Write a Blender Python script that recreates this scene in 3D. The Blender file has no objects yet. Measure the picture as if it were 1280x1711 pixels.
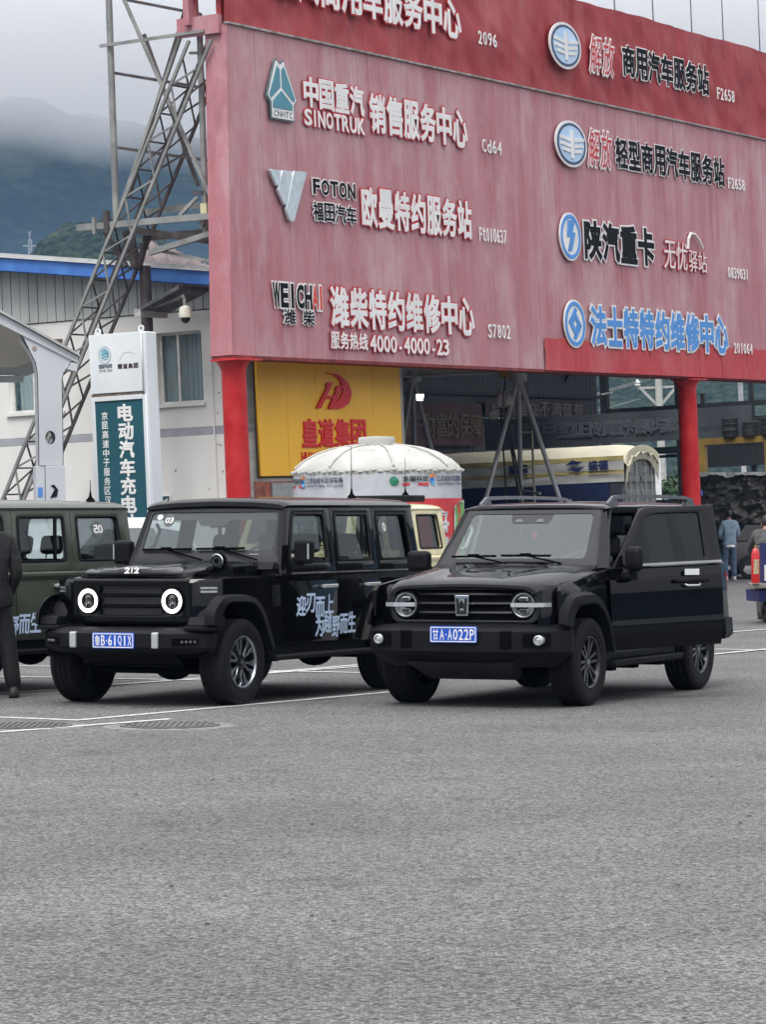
import bpy, bmesh, math, random
from mathutils import Vector, Matrix, noise
from math import sin, cos, pi, radians, sqrt, atan2
random.seed(7)
SC = bpy.context.scene
COL = SC.collection

# ------------------------------------------------------------------ camera
cam = bpy.data.cameras.new('camera')
cam.sensor_fit = 'VERTICAL'; cam.sensor_height = 36.0
cam.lens = 36.0 * 5200.0 / 1711.0
cam.clip_start = 0.5; cam.clip_end = 9000
camo = bpy.data.objects.new('camera', cam); COL.objects.link(camo)
camo.matrix_world = (Matrix.Translation((0, 0, 1.65)) @ Matrix.Rotation(radians(90) + 0.0023, 4, 'X')
                     @ Matrix.Rotation(-0.008, 4, 'Z'))
SC.camera = camo
SC.render.resolution_x = 767; SC.render.resolution_y = 1024

# ------------------------------------------------------------------ sky, sun, exposure
SUN_EL, SUN_AZ = radians(58), radians(200)      # azimuth measured clockwise from +Y
w = bpy.data.worlds.new('World'); SC.world = w; w.use_nodes = True
nt = w.node_tree; nt.nodes.clear()
def N(t, **k):
    n = nt.nodes.new(t)
    for a, b in k.items(): setattr(n, a, b)
    return n
out = N('ShaderNodeOutputWorld'); bgn = N('ShaderNodeBackground')
sky = N('ShaderNodeTexSky', sky_type='NISHITA', sun_disc=False)
sky.sun_elevation = SUN_EL; sky.sun_rotation = SUN_AZ
tc = N('ShaderNodeTexCoord'); sep = N('ShaderNodeSeparateXYZ')
nt.links.new(tc.outputs['Generated'], sep.inputs[0])
# overcast dome: luminance grows towards the zenith (standard overcast sky), soft cloud noise
mp = N('ShaderNodeMapping'); mp.inputs['Scale'].default_value = (1, 1, 3.0)
nt.links.new(tc.outputs['Generated'], mp.inputs[0])
nz = N('ShaderNodeTexNoise'); nz.inputs['Scale'].default_value = 5; nz.inputs['Detail'].default_value = 5
nt.links.new(mp.outputs[0], nz.inputs['Vector'])
mr = N('ShaderNodeMapRange'); mr.inputs['From Min'].default_value = 0.0; mr.inputs['From Max'].default_value = 1.0
mr.inputs['To Min'].default_value = 2.9; mr.inputs['To Max'].default_value = 12.5
nt.links.new(sep.outputs['Z'], mr.inputs['Value'])
mr2 = N('ShaderNodeMapRange'); mr2.inputs['From Min'].default_value = 0.3; mr2.inputs['From Max'].default_value = 0.7
mr2.inputs['To Min'].default_value = 0.86; mr2.inputs['To Max'].default_value = 1.1
nt.links.new(nz.outputs['Fac'], mr2.inputs['Value'])
mul = N('ShaderNodeMath', operation='MULTIPLY')
nt.links.new(mr.outputs[0], mul.inputs[0]); nt.links.new(mr2.outputs[0], mul.inputs[1])
vm = N('ShaderNodeVectorMath', operation='SCALE'); vm.inputs[0].default_value = (0.985, 0.99, 1.01)
nt.links.new(mul.outputs[0], vm.inputs['Scale'])
mx = N('ShaderNodeMixRGB'); mx.inputs['Fac'].default_value = 0.05
nt.links.new(vm.outputs[0], mx.inputs['Color1']); nt.links.new(sky.outputs[0], mx.inputs['Color2'])
nt.links.new(mx.outputs[0], bgn.inputs['Color']); bgn.inputs['Strength'].default_value = 0.10
nt.links.new(bgn.outputs[0], out.inputs[0])

sl = bpy.data.lights.new('sun', 'SUN'); sl.energy = 1.2; sl.angle = radians(25); sl.color = (1, 0.97, 0.93)
so = bpy.data.objects.new('sun', sl); COL.objects.link(so)
sd = Vector((sin(SUN_AZ) * cos(SUN_EL), cos(SUN_AZ) * cos(SUN_EL), sin(SUN_EL)))
so.rotation_euler = sd.to_track_quat('Z', 'Y').to_euler(); so.location = (0, 0, 60)
vs = SC.view_settings
vs.view_transform = 'Standard'; vs.look = 'None'; vs.exposure = 1.0; vs.gamma = 1.0; vs.use_curve_mapping = False
SC.cycles.use_denoising = True
SC.cycles.max_bounces = 8; SC.cycles.transparent_max_bounces = 16; SC.cycles.volume_bounces = 1
SC.cycles.caustics_reflective = False; SC.cycles.caustics_refractive = False
SC.cycles.sample_clamp_indirect = 6
SC.cycles.volume_step_rate = 3.0; SC.cycles.volume_max_steps = 160

# ------------------------------------------------------------------ materials
MATS = {}
def mat(name, col, rough=0.6, metal=0.0, var=0.12, scale=6.0, bump=0.0, bscale=None, coat=0.0, emit=None,
        estr=0.0, col2=None, streak=0.0, spec=0.5, detail=5, lo=0.35, hi=0.65, rvar=0.0):
    if name in MATS: return MATS[name]
    m = bpy.data.materials.new(name); m.use_nodes = True; t = m.node_tree; b = t.nodes['Principled BSDF']
    L = t.links.new
    b.inputs['Roughness'].default_value = rough; b.inputs['Metallic'].default_value = metal
    b.inputs['Coat Weight'].default_value = coat; b.inputs['Coat Roughness'].default_value = 0.025; b.inputs['Coat IOR'].default_value = 1.48
    b.inputs['Specular IOR Level'].default_value = spec
    tcn = t.nodes.new('ShaderNodeTexCoord')
    nz = t.nodes.new('ShaderNodeTexNoise'); nz.inputs['Scale'].default_value = scale; nz.inputs['Detail'].default_value = detail
    if streak:
        mpn = t.nodes.new('ShaderNodeMapping'); mpn.inputs['Scale'].default_value = (1, 1, streak)
        L(tcn.outputs['Object'], mpn.inputs[0]); L(mpn.outputs[0], nz.inputs['Vector'])
    else:
        L(tcn.outputs['Object'], nz.inputs['Vector'])
    rp = t.nodes.new('ShaderNodeMapRange'); rp.inputs['From Min'].default_value = lo; rp.inputs['From Max'].default_value = hi
    L(nz.outputs['Fac'], rp.inputs['Value'])
    mixn = t.nodes.new('ShaderNodeMixRGB')
    c2 = col2 if col2 else tuple(min(1, c * (1 + var)) for c in col)
    c1 = col if col2 else tuple(c * (1 - var) for c in col)
    mixn.inputs['Color1'].default_value = (*c1, 1); mixn.inputs['Color2'].default_value = (*c2, 1)
    L(rp.outputs[0], mixn.inputs['Fac']); L(mixn.outputs[0], b.inputs['Base Color'])
    if rvar:
        rr = t.nodes.new('ShaderNodeMapRange'); rr.inputs['To Min'].default_value = max(0.02, rough - rvar); rr.inputs['To Max'].default_value = rough + rvar
        L(nz.outputs['Fac'], rr.inputs['Value']); L(rr.outputs[0], b.inputs['Roughness'])
    if bump:
        n2 = t.nodes.new('ShaderNodeTexNoise'); n2.inputs['Scale'].default_value = bscale or scale * 6; n2.inputs['Detail'].default_value = 4
        L(tcn.outputs['Object'], n2.inputs['Vector'])
        bp = t.nodes.new('ShaderNodeBump'); bp.inputs['Strength'].default_value = bump; bp.inputs['Distance'].default_value = 0.02
        L(n2.outputs['Fac'], bp.inputs['Height']); L(bp.outputs[0], b.inputs['Normal'])
    if emit:
        b.inputs['Emission Color'].default_value = (*emit, 1); b.inputs['Emission Strength'].default_value = estr
    MATS[name] = m; return m

def glass(name, tint, refl=1.0, rough=0.0, base=0.075):
    """pane: clear or tinted, mirror reflection rising at grazing angles, outer face only"""
    if name in MATS: return MATS[name]
    m = bpy.data.materials.new(name); m.use_nodes = True; t = m.node_tree; t.nodes.clear(); L = t.links.new
    def mth(op, a, b=None):
        n = t.nodes.new('ShaderNodeMath'); n.operation = op
        for i, q in enumerate((a, b)):
            if q is None: continue
            if isinstance(q, (int, float)): n.inputs[i].default_value = q
            else: L(q, n.inputs[i])
        return n.outputs[0]
    o = t.nodes.new('ShaderNodeOutputMaterial'); a = t.nodes.new('ShaderNodeBsdfTransparent'); a.inputs[0].default_value = (*[c ** 0.5 for c in tint], 1)
    g = t.nodes.new('ShaderNodeBsdfGlossy'); g.inputs['Roughness'].default_value = rough; g.inputs['Color'].default_value = (refl * 0.93, refl, refl, 1)
    lw = t.nodes.new('ShaderNodeLayerWeight'); lw.inputs[0].default_value = 0.5
    geo = t.nodes.new('ShaderNodeNewGeometry')
    fr = mth('ADD', mth('MULTIPLY', mth('POWER', lw.outputs['Facing'], 5.0), 0.92), base)
    fr = mth('MULTIPLY', fr, mth('SUBTRACT', 1.0, geo.outputs['Backfacing']))
    x = t.nodes.new('ShaderNodeMixShader'); L(fr, x.inputs[0]); L(a.outputs[0], x.inputs[1]); L(g.outputs[0], x.inputs[2])
    L(x.outputs[0], o.inputs[0]); MATS[name] = m; return m

# ------------------------------------------------------------------ geometry helpers
TILT = Matrix.Translation((0, 0, 1.65)) @ Matrix.Rotation(-0.034, 4, 'Y') @ Matrix.Translation((0, 0, -1.65))
BA = radians(29.8)
BOARD = TILT @ Matrix.Translation((-2.5935, 56.0, 0)) @ Matrix.Rotation(pi / 2 - BA, 4, 'Z')   # x along the board, y behind it

def tag(o, label=None, cat=None, group=None, kind=None):
    if label: o['label'] = label
    if cat: o['category'] = cat
    if group: o['group'] = group
    if kind: o['kind'] = kind
    return o
def root(name, label, cat, mtx, group=None):
    o = bpy.data.objects.new(name, None); COL.objects.link(o); o.matrix_world = mtx
    return tag(o, label, cat, group)
def put(name, me, m, parent=None, smooth=False, bevel=0.0, seg=2, loc=None):
    o = bpy.data.objects.new(name, me); COL.objects.link(o)
    if parent: o.parent = parent
    if loc: o.location = loc
    if m is not None:
        for q in (m if isinstance(m, (list, tuple)) else [m]):
            if len(me.materials) < (len(m) if isinstance(m, (list, tuple)) else 1): me.materials.append(q)
    if smooth:
        me.polygons.foreach_set('use_smooth', [True] * len(me.polygons))
        me.set_sharp_from_angle(angle=radians(smooth if smooth > 1 else 38))
    if bevel:
        b = o.modifiers.new('bevel', 'BEVEL'); b.width = bevel; b.segments = seg; b.limit_method = 'ANGLE'; b.angle_limit = radians(35)
    return o

class MB:
    """collects shapes; build() links them as one mesh"""
    def __init__(s): s.v = []; s.f = []
    def add(s, vs, fs):
        n = len(s.v); s.v += [tuple(v) for v in vs]; s.f += [tuple(i + n for i in f) for f in fs]; return s
    def box(s, c, d, rz=0.0, rx=0.0, ry=0.0):
        R = Matrix.Rotation(rz, 3, 'Z') @ Matrix.Rotation(ry, 3, 'Y') @ Matrix.Rotation(rx, 3, 'X')
        vs = [Vector(c) + R @ Vector((sx * d[0] / 2, sy * d[1] / 2, sz * d[2] / 2)) for sx in (-1, 1) for sy in (-1, 1) for sz in (-1, 1)]
        return s.add(vs, [(0, 1, 3, 2), (4, 6, 7, 5), (0, 4, 5, 1), (2, 3, 7, 6), (0, 2, 6, 4), (1, 5, 7, 3)])
    def bb(s, x0, x1, y0, y1, z0, z1):
        return s.box(((x0 + x1) / 2, (y0 + y1) / 2, (z0 + z1) / 2), (x1 - x0, y1 - y0, z1 - z0))
    def bar(s, p, q, w, h=None):
        p, q = Vector(p), Vector(q); h = h or w; d = q - p
        u = d.normalized(); a = u.cross(Vector((0, 0, 1)))
        if a.length < 1e-3: a = u.cross(Vector((1, 0, 0)))
        a.normalize(); b = a.cross(u)
        vs = [e + a * (i * w / 2) + b * (j * h / 2) for e in (p, q) for i, j in ((-1, -1), (1, -1), (1, 1), (-1, 1))]
        return s.add(vs, [(0, 3, 2, 1), (4, 5, 6, 7), (0, 1, 5, 4), (1, 2, 6, 5), (2, 3, 7, 6), (3, 0, 4, 7)])
    def tube(s, p, q, r, r2=None, n=12):
        p, q = Vector(p), Vector(q); r2 = r if r2 is None else r2; u = (q - p).normalized()
        a = u.cross(Vector((0, 0, 1)))
        if a.length < 1e-3: a = u.cross(Vector((1, 0, 0)))
        a.normalize(); b = a.cross(u)
        vs = [e + (a * cos(2 * pi * i / n) + b * sin(2 * pi * i / n)) * rr for e, rr in ((p, r), (q, r2)) for i in range(n)]
        return s.add(vs, [(i, (i + 1) % n, n + (i + 1) % n, n + i) for i in range(n)] + [tuple(range(n - 1, -1, -1)), tuple(range(n, 2 * n))])
    def path(s, pts, r, n=8):
        for i in range(len(pts) - 1): s.tube(pts[i], pts[i + 1], r, n=n)
        return s
    def loft(s, secs, closed=True, caps=True):
        n = len(secs[0]); vs = [p for c in secs for p in c]; fs = []
        for i in range(len(secs) - 1):
            for j in range(n if closed else n - 1):
                k = (j + 1) % n; fs.append((i * n + j, i * n + k, (i + 1) * n + k, (i + 1) * n + j))
        if caps and closed: fs += [tuple(range(n - 1, -1, -1)), tuple(range((len(secs) - 1) * n, len(secs) * n))]
        return s.add(vs, fs)
    def lathe(s, prof, c=(0, 0, 0), axis='Y', n=32, caps=False):
        """prof: (radius, along axis)"""
        secs = []
        for r, h in prof:
            ring = []
            for i in range(n):
                a = 2 * pi * i / n
                p = {'Y': (r * cos(a), h, r * sin(a)), 'Z': (r * cos(a), r * sin(a), h), 'X': (h, r * cos(a), r * sin(a))}[axis]
                ring.append((p[0] + c[0], p[1] + c[1], p[2] + c[2]))
            secs.append(ring)
        return s.loft(secs, True, caps)
    def prism(s, poly, z0, z1, f):
        """extrude a 2-D polygon; f(u, v, w) -> 3-D"""
        n = len(poly); vs = [f(u, v, z0) for u, v in poly] + [f(u, v, z1) for u, v in poly]
        return s.add(vs, [tuple(range(n - 1, -1, -1)), tuple(range(n, 2 * n))] + [(i, (i + 1) % n, n + (i + 1) % n, n + i) for i in range(n)])
    def ell(s, c, r, n=14, m=9):
        secs = []
        for j in range(m + 1):
            t = -pi / 2 + pi * j / m; rr = max(cos(t), 1e-3)
            secs.append([(c[0] + r[0] * rr * cos(2 * pi * i / n), c[1] + r[1] * rr * sin(2 * pi * i / n), c[2] + r[2] * sin(t)) for i in range(n)])
        return s.loft(secs)
    def mesh(s, fn=None):
        me = bpy.data.meshes.new('m'); me.from_pydata([fn(*v) if fn else v for v in s.v], [], s.f)
        b = bmesh.new(); b.from_mesh(me); bmesh.ops.recalc_face_normals(b, faces=b.faces); b.to_mesh(me); b.free(); return me
    def build(s, name, m, parent=None, smooth=False, bevel=0.0, fn=None, seg=2, loc=None):
        return put(name, s.mesh(fn), m, parent, smooth, bevel, seg, loc)

def rnd(poly, r, n=5):
    """round the corners of a polygon; r a number or one per corner"""
    out = []; k = len(poly)
    for i in range(k):
        p, a, b = Vector(poly[i]), Vector(poly[i - 1]), Vector(poly[(i + 1) % k])
        rr = r[i] if isinstance(r, (list, tuple)) else r
        if rr <= 0: out.append(tuple(p)); continue
        u, v = (a - p), (b - p); rr_ = min(rr, u.length * .49, v.length * .49); u.normalize(); v.normalize()
        s_, e_ = p + u * rr_, p + v * rr_
        for j in range(n + 1):
            t = j / n; out.append(tuple((1 - t) ** 2 * s_ + 2 * t * (1 - t) * p + t * t * e_))
    return out
def circ(c, r, n=28, r2=None):
    return [(c[0] + r * cos(2 * pi * i / n), c[1] + (r2 or r) * sin(2 * pi * i / n)) for i in range(n)]

def flat(outer, holes=(), thick=0.02, bev=0.0):
    c = bpy.data.curves.new('c', 'CURVE'); c.dimensions = '2D'; c.fill_mode = 'BOTH'
    c.extrude = max(thick / 2 - bev, 0.0005); c.bevel_depth = bev; c.bevel_resolution = 1; c.offset = -bev
    for pts in (outer, *holes):
        s = c.splines.new('POLY'); s.points.add(len(pts) - 1); s.use_cyclic_u = True
        for p, q in zip(s.points, pts): p.co = (q[0], q[1], 0, 1)
    o = bpy.data.objects.new('c', c); me = bpy.data.meshes.new_from_object(o)
    bpy.data.objects.remove(o); bpy.data.curves.remove(c); return me
def remap(me, f):
    for v in me.vertices: v.co = f(*v.co)
    b = bmesh.new(); b.from_mesh(me); bmesh.ops.remove_doubles(b, verts=b.verts, dist=1e-5)
    bmesh.ops.recalc_face_normals(b, faces=b.faces); b.to_mesh(me); b.free(); return me
def panel(name, outer, holes, thick, f, m, parent, bev=0.004, smooth=30):
    """flat plate with openings; f(u, v, w) puts it in space, w from -thick/2 to thick/2"""
    return put(name, remap(flat(outer, holes, thick, bev), f), m, parent, smooth)

GLY = {}
def glyph(ch, bold):
    """one character as a solid: outline grown by bold (em), depth 0..1"""
    k = (ch, bold)
    if k not in GLY:
        c = bpy.data.curves.new('t', 'FONT'); c.body = ch; c.resolution_u = 3; c.extrude = 0.02
        c.bevel_depth = bold; c.bevel_resolution = 0
        o = bpy.data.objects.new('t', c); me = bpy.data.meshes.new_from_object(o)
        z1 = 0.02 + bold
        dep = lambda z: 1.0 if z > z1 - 1e-4 else 0.9 if z > 0 else 0.06 if z > -z1 + 1e-4 else 0.0
        vs = [(v.co.x, v.co.y, dep(v.co.z)) for v in me.vertices]; fs = [tuple(p.vertices) for p in me.polygons]
        bpy.data.objects.remove(o); bpy.data.meshes.remove(me); bpy.data.curves.remove(c)
        GLY[k] = (vs, fs)
    return GLY[k]
def text_mb(s, w, h, bold=0.0, slant=0.0, gap=0.06, narrow=None):
    """characters of s fitted into a box w x h (lower left at 0,0)"""
    res = []; cells = []
    for ch in s:
        cells.append(0.55 if ch == ' ' else (1.0 if ord(ch) > 0x2e80 else (0.34 if ch in '.·' else (narrow or (0.40 if ch in '1Il-' else 0.62)))))
    tot = sum(cells); u = 0.0
    for ch, cw in zip(s, cells):
        cw = cw / tot * w
        if ch != ' ':
            bv, _ = glyph(ch, 0.0)
            x0, x1 = min(v[0] for v in bv), max(v[0] for v in bv); y0, y1 = min(v[1] for v in bv), max(v[1] for v in bv)
            vs, fs = glyph(ch, bold)
            if ch in '-·.': y0, y1 = 0, 0.72
            if ch == '一': y0, y1 = -0.05, 0.85
            sx = cw * (1 - gap) / max(x1 - x0, 0.3); sy = h / (y1 - y0)
            if ord(ch) < 0x2e80: sx = min(sx, sy * (1.5 if ch not in '1Il.·-' else 0.9))
            ox = u + (cw - (x1 - x0) * sx) / 2
            res.append(([(ox + (v[0] - x0) * sx + slant * (v[1] - y0) * sy, (v[1] - y0) * sy, v[2]) for v in vs], fs))
        u += cw
    return res
def lettering(parent, s, u0, u1, v0, v1, f, m, thick=0.05, base=0.0, off=0.02, each=True, name='letter', gap=0.06, slant=0.0, narrow=None):
    """raised letters on a surface; f(u, v, w) with w outwards"""
    objs = []; acc = MB(); thick = max(thick, 0.0015)
    for vs, fs in text_mb(s, u1 - u0, v1 - v0, off, slant, gap, narrow=narrow):
        b = MB() if each else acc
        b.add([f(u0 + a, v0 + c, base + thick * d) for a, c, d in vs], fs)
        if each: objs.append(b.build(name, m, parent))
    if not each: objs.append(acc.build(name, m, parent))
    return objs
# ================================================================== THE SETTING
def asphalt():
    m = bpy.data.materials.new('asphalt'); m.use_nodes = True; t = m.node_tree; b = t.nodes['Principled BSDF']; L = t.links.new
    tcn = t.nodes.new('ShaderNodeTexCoord')
    def noise_(s, d=4, r=0.55):
        n = t.nodes.new('ShaderNodeTexNoise'); n.inputs['Scale'].default_value = s; n.inputs['Detail'].default_value = d
        n.inputs['Roughness'].default_value = r; L(tcn.outputs['Object'], n.inputs['Vector']); return n.outputs['Fac']
    def mr(v, a, b_, c, d):
        n = t.nodes.new('ShaderNodeMapRange'); n.inputs['From Min'].default_value = a; n.inputs['From Max'].default_value = b_
        n.inputs['To Min'].default_value = c; n.inputs['To Max'].default_value = d; L(v, n.inputs['Value']); return n.outputs[0]
    def mul(a, b_):
        n = t.nodes.new('ShaderNodeMath'); n.operation = 'MULTIPLY'; L(a, n.inputs[0]); L(b_, n.inputs[1]); return n.outputs[0]
    vor = t.nodes.new('ShaderNodeTexVoronoi'); vor.inputs['Scale'].default_value = 62; L(tcn.outputs['Object'], vor.inputs['Vector'])
    sepc = t.nodes.new('ShaderNodeSeparateColor'); L(vor.outputs['Color'], sepc.inputs[0])
    stone = mr(sepc.outputs[0], 0.0, 1.0, 0.34, 1.80)
    gap = mr(vor.outputs['Distance'], 0.25, 0.75, 1.08, 0.62)
    fine = mr(noise_(140, 3), 0.3, 0.7, 0.70, 1.30)
    mid = mr(noise_(9, 5), 0.3, 0.7, 0.90, 1.10)
    big = mr(noise_(0.5, 6), 0.35, 0.65, 0.84, 1.10)
    # dust trails left by tyres, running across the lot
    mp = t.nodes.new('ShaderNodeMapping'); mp.inputs['Rotation'].default_value = (0, 0, radians(-12)); mp.inputs['Scale'].default_value = (0.05, 0.55, 1)
    L(tcn.outputs['Object'], mp.inputs[0]); n3 = t.nodes.new('ShaderNodeTexNoise'); n3.inputs['Scale'].default_value = 1.6; n3.inputs['Detail'].default_value = 3
    L(mp.outputs[0], n3.inputs['Vector']); trail = mr(n3.outputs['Fac'], 0.45, 0.68, 0.97, 1.09)
    # oil spots
    n4 = t.nodes.new('ShaderNodeTexNoise'); n4.inputs['Scale'].default_value = 1.1; n4.inputs['Detail'].default_value = 4
    L(tcn.outputs['Object'], n4.inputs['Vector']); oil = mr(n4.outputs['Fac'], 0.62, 0.74, 1.0, 0.66)
    v = mul(mul(mul(stone, gap), mul(fine, mid)), mul(mul(big, trail), oil))
    vv = t.nodes.new('ShaderNodeVectorMath'); vv.operation = 'SCALE'; vv.inputs[0].default_value = (0.130, 0.129, 0.127); L(v, vv.inputs['Scale'])
    L(vv.outputs[0], b.inputs['Base Color']); b.inputs['Roughness'].default_value = 0.82; b.inputs['Specular IOR Level'].default_value = 0.35
    bp = t.nodes.new('ShaderNodeBump'); bp.inputs['Strength'].default_value = 0.6; bp.inputs['Distance'].default_value = 0.008
    L(mul(stone, gap), bp.inputs['Height']); L(bp.outputs[0], b.inputs['Normal'])
    return m
ASPH = asphalt()
b = MB(); R0 = 2250.0
rings = [0, 15, 40, 90, 200, 500, 1200, R0]
vsx = [(0, 0, 0)]; fsx = []; NS = 48
for i, r in enumerate(rings[1:]):
    for k in range(NS):
        a = 2 * pi * k / NS; vsx.append((r * cos(a), r * sin(a), 0))
    o_ = 1 + i * NS
    for k in range(NS):
        k2 = (k + 1) % NS
        fsx.append((0, o_ + k, o_ + k2) if i == 0 else (o_ - NS + k, o_ + k, o_ + k2, o_ - NS + k2))
b.add(vsx, fsx); g = b.build('ground', ASPH); tag(g, kind='structure')

def lines_mat():
    m = bpy.data.materials.new('road_paint'); m.use_nodes = True; t = m.node_tree; bs = t.nodes['Principled BSDF']; L = t.links.new
    tcn = t.nodes.new('ShaderNodeTexCoord'); n = t.nodes.new('ShaderNodeTexNoise'); n.inputs['Scale'].default_value = 14; n.inputs['Detail'].default_value = 7; n.inputs['Roughness'].default_value = 0.75
    L(tcn.outputs['Object'], n.inputs['Vector']); rp = t.nodes.new('ShaderNodeMapRange'); rp.inputs['From Min'].default_value = 0.40; rp.inputs['From Max'].default_value = 0.62
    L(n.outputs['Fac'], rp.inputs['Value']); mx = t.nodes.new('ShaderNodeMixRGB'); mx.inputs['Color1'].default_value = (0.62, 0.62, 0.60, 1); mx.inputs['Color2'].default_value = (0.30, 0.30, 0.30, 1)
    L(rp.outputs[0], mx.inputs['Fac']); L(mx.outputs[0], bs.inputs['Base Color']); bs.inputs['Roughness'].default_value = 0.8
    return m
PAINT = lines_mat()
def gline(p, q, wd=0.11, z=0.004):
    p, q = Vector(p), Vector(q); d = (q - p).normalized(); n = Vector((-d.y, d.x)) * wd / 2
    return MB().add([(p.x - n.x, p.y - n.y, z), (p.x + n.x, p.y + n.y, z), (q.x + n.x, q.y + n.y, z), (q.x - n.x, q.y - n.y, z)], [(0, 1, 2, 3)])
PL = [((-3.9, 26.75), (-2.52, 25.81)), ((-2.55, 25.83), (0.35, 30.1)), ((-3.6, 23.75), (-1.78, 25.88)),
      ((-4.6, 35.85), (-3.4, 35.3)), ((-4.5, 33.35), (-3.2, 32.85)), ((-4.2, 29.6), (-2.9, 30.75)),
      ((-3.1, 32.7), (-1.2, 31.75)), ((-2.85, 31.15), (-0.2, 34.9)), ((-1.5, 34.1), (0.9, 32.7)), ((-1.3, 33.5), (0.6, 36.6)),
      ((4.5, 43.6), (6.6, 46.7)), ((3.4, 36.2), (5.6, 39.9)), ((3.2, 39.1), (5.6, 37.6))]
for i, (p, q) in enumerate(PL):
    tag(gline(p, q, 0.10, 0.004 + 0.0006 * i).build('parking_line', PAINT), kind='structure')

IRON = mat('cast_iron', (0.095, 0.093, 0.088), 0.75, 0.0, var=0.3, scale=18, bump=0.4)
def manhole(x, y, label):
    r = root('manhole_cover', label, 'manhole', Matrix.Translation((x, y, 0)), 'manhole covers in the asphalt')
    MB().lathe([(0.405, 0.0), (0.405, 0.012), (0.36, 0.012), (0.36, 0.002)], axis='Z', n=40).build('ring', IRON, r)
    bm = MB().lathe([(0.001, 0.006), (0.35, 0.006), (0.35, 0.0)], axis='Z', n=40)
    for k in range(-6, 7):
        h = sqrt(max(0.33 ** 2 - (k * 0.05) ** 2, 0)); bm.bb(k * 0.05 - 0.014, k * 0.05 + 0.014, -h, h, 0.006, 0.014)
    bm.build('cover', IRON, r)
    MB().lathe([(0.54, 0.0005), (0.40, 0.0045)], axis='Z', n=40).build('collar', mat('concrete_collar', (0.165, 0.162, 0.155), 0.9, var=0.35, scale=9), r)
manhole(-1.73, 25.05, 'round ribbed iron manhole cover in asphalt in front of the black car with lit headlights')
manhole(-2.93, 25.15, 'round iron manhole cover at the left edge of the picture')
# loose grit on the lot
gv = MB(); rg = random.Random(3)
for k in range(70):
    y_ = rg.uniform(9.5, 27); x_ = rg.uniform(-0.13, 0.13) * y_; s_ = rg.uniform(0.004, 0.011)
    gv.box((x_, y_, s_ * 0.4), (s_ * 2, s_ * 1.5, s_), rz=rg.uniform(0, 3))
tag(gv.build('loose_grit', mat('grit', (0.15, 0.15, 0.145), 0.9, var=0.5, scale=0.9)), 'tiny loose stones scattered over the asphalt', 'gravel', kind='stuff')

# ------------------------------------------------------------------ mountains, hills
def forest(name, c1, c2, c3, s1, s2):
    m = bpy.data.materials.new(name); m.use_nodes = True; t = m.node_tree; bs = t.nodes['Principled BSDF']; L = t.links.new
    tcn = t.nodes.new('ShaderNodeTexCoord'); n = t.nodes.new('ShaderNodeTexNoise'); n.inputs['Scale'].default_value = s1; n.inputs['Detail'].default_value = 8; n.inputs['Roughness'].default_value = 0.7
    v = t.nodes.new('ShaderNodeTexVoronoi'); v.inputs['Scale'].default_value = s2
    for q in (n, v): L(tcn.outputs['Object'], q.inputs['Vector'])
    m1 = t.nodes.new('ShaderNodeMixRGB'); m1.inputs['Color1'].default_value = (*c1, 1); m1.inputs['Color2'].default_value = (*c2, 1)
    rp = t.nodes.new('ShaderNodeMapRange'); rp.inputs['From Min'].default_value = 0.38; rp.inputs['From Max'].default_value = 0.62; L(n.outputs['Fac'], rp.inputs['Value']); L(rp.outputs[0], m1.inputs['Fac'])
    m2 = t.nodes.new('ShaderNodeMixRGB'); m2.inputs['Color2'].default_value = (*c3, 1); L(m1.outputs[0], m2.inputs['Color1'])
    r2 = t.nodes.new('ShaderNodeMapRange'); r2.inputs['From Min'].default_value = 0.2; r2.inputs['From Max'].default_value = 0.7; r2.inputs['To Max'].default_value = 0.6; L(v.outputs['Distance'], r2.inputs['Value']); L(r2.outputs[0], m2.inputs['Fac'])
    L(m2.outputs[0], bs.inputs['Base Color']); bs.inputs['Roughness'].default_value = 0.95; bs.inputs['Specular IOR Level'].default_value = 0.1
    bp = t.nodes.new('ShaderNodeBump'); bp.inputs['Strength'].default_value = 1.0; bp.inputs['Distance'].default_value = 2.0; L(v.outputs['Distance'], bp.inputs['Height']); L(bp.outputs[0], bs.inputs['Normal'])
    return m
FOR1 = forest('mountain_forest', (0.014, 0.026, 0.014), (0.034, 0.052, 0.026), (0.010, 0.018, 0.010), 0.012, 0.09)
FOR2 = forest('hill_forest', (0.020, 0.034, 0.016), (0.055, 0.072, 0.034), (0.008, 0.014, 0.007), 0.05, 0.42)
def fbm(x, y, s, o=5): return noise.fractal(Vector((x / s, y / s, 3.1)), 1.0, 2.0, o)
# ring of steep forested mountains round the valley
b = MB(); secs = []
RR = [2310 + 22 * i for i in range(46)]
angs = []
a = -pi
while a < pi:
    angs.append(a); a += 0.0045 if 1.40 < a < 1.74 else 0.04
for r in RR:
    ring = []
    for a in angs:
        x, y = r * cos(a), r * sin(a); t = (r - 2310) / 990
        top = 440 + 50 * fbm(x, y, 700, 3)
        if a > pi / 2 + 0.045: top -= 30 * max(0, min(1, 1 - (a - pi / 2 - 0.065) / 0.04)) - 30 * min(1, max(0, (a - pi / 2 - 0.105) / 0.05))
        z = top * (1 - (1 - t) ** 1.7) + 34 * fbm(x, y, 260, 6) * min(1, 3 * t) + 5 * fbm(x, y, 26, 2) * min(1, 4 * t) - 3
        ring.append((x, y, z))
    secs.append(ring)
b.loft(secs, True, False)
o = b.build('mountains', FOR1); tag(o, kind='structure')
for p in o.data.polygons: p.use_smooth = True
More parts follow.
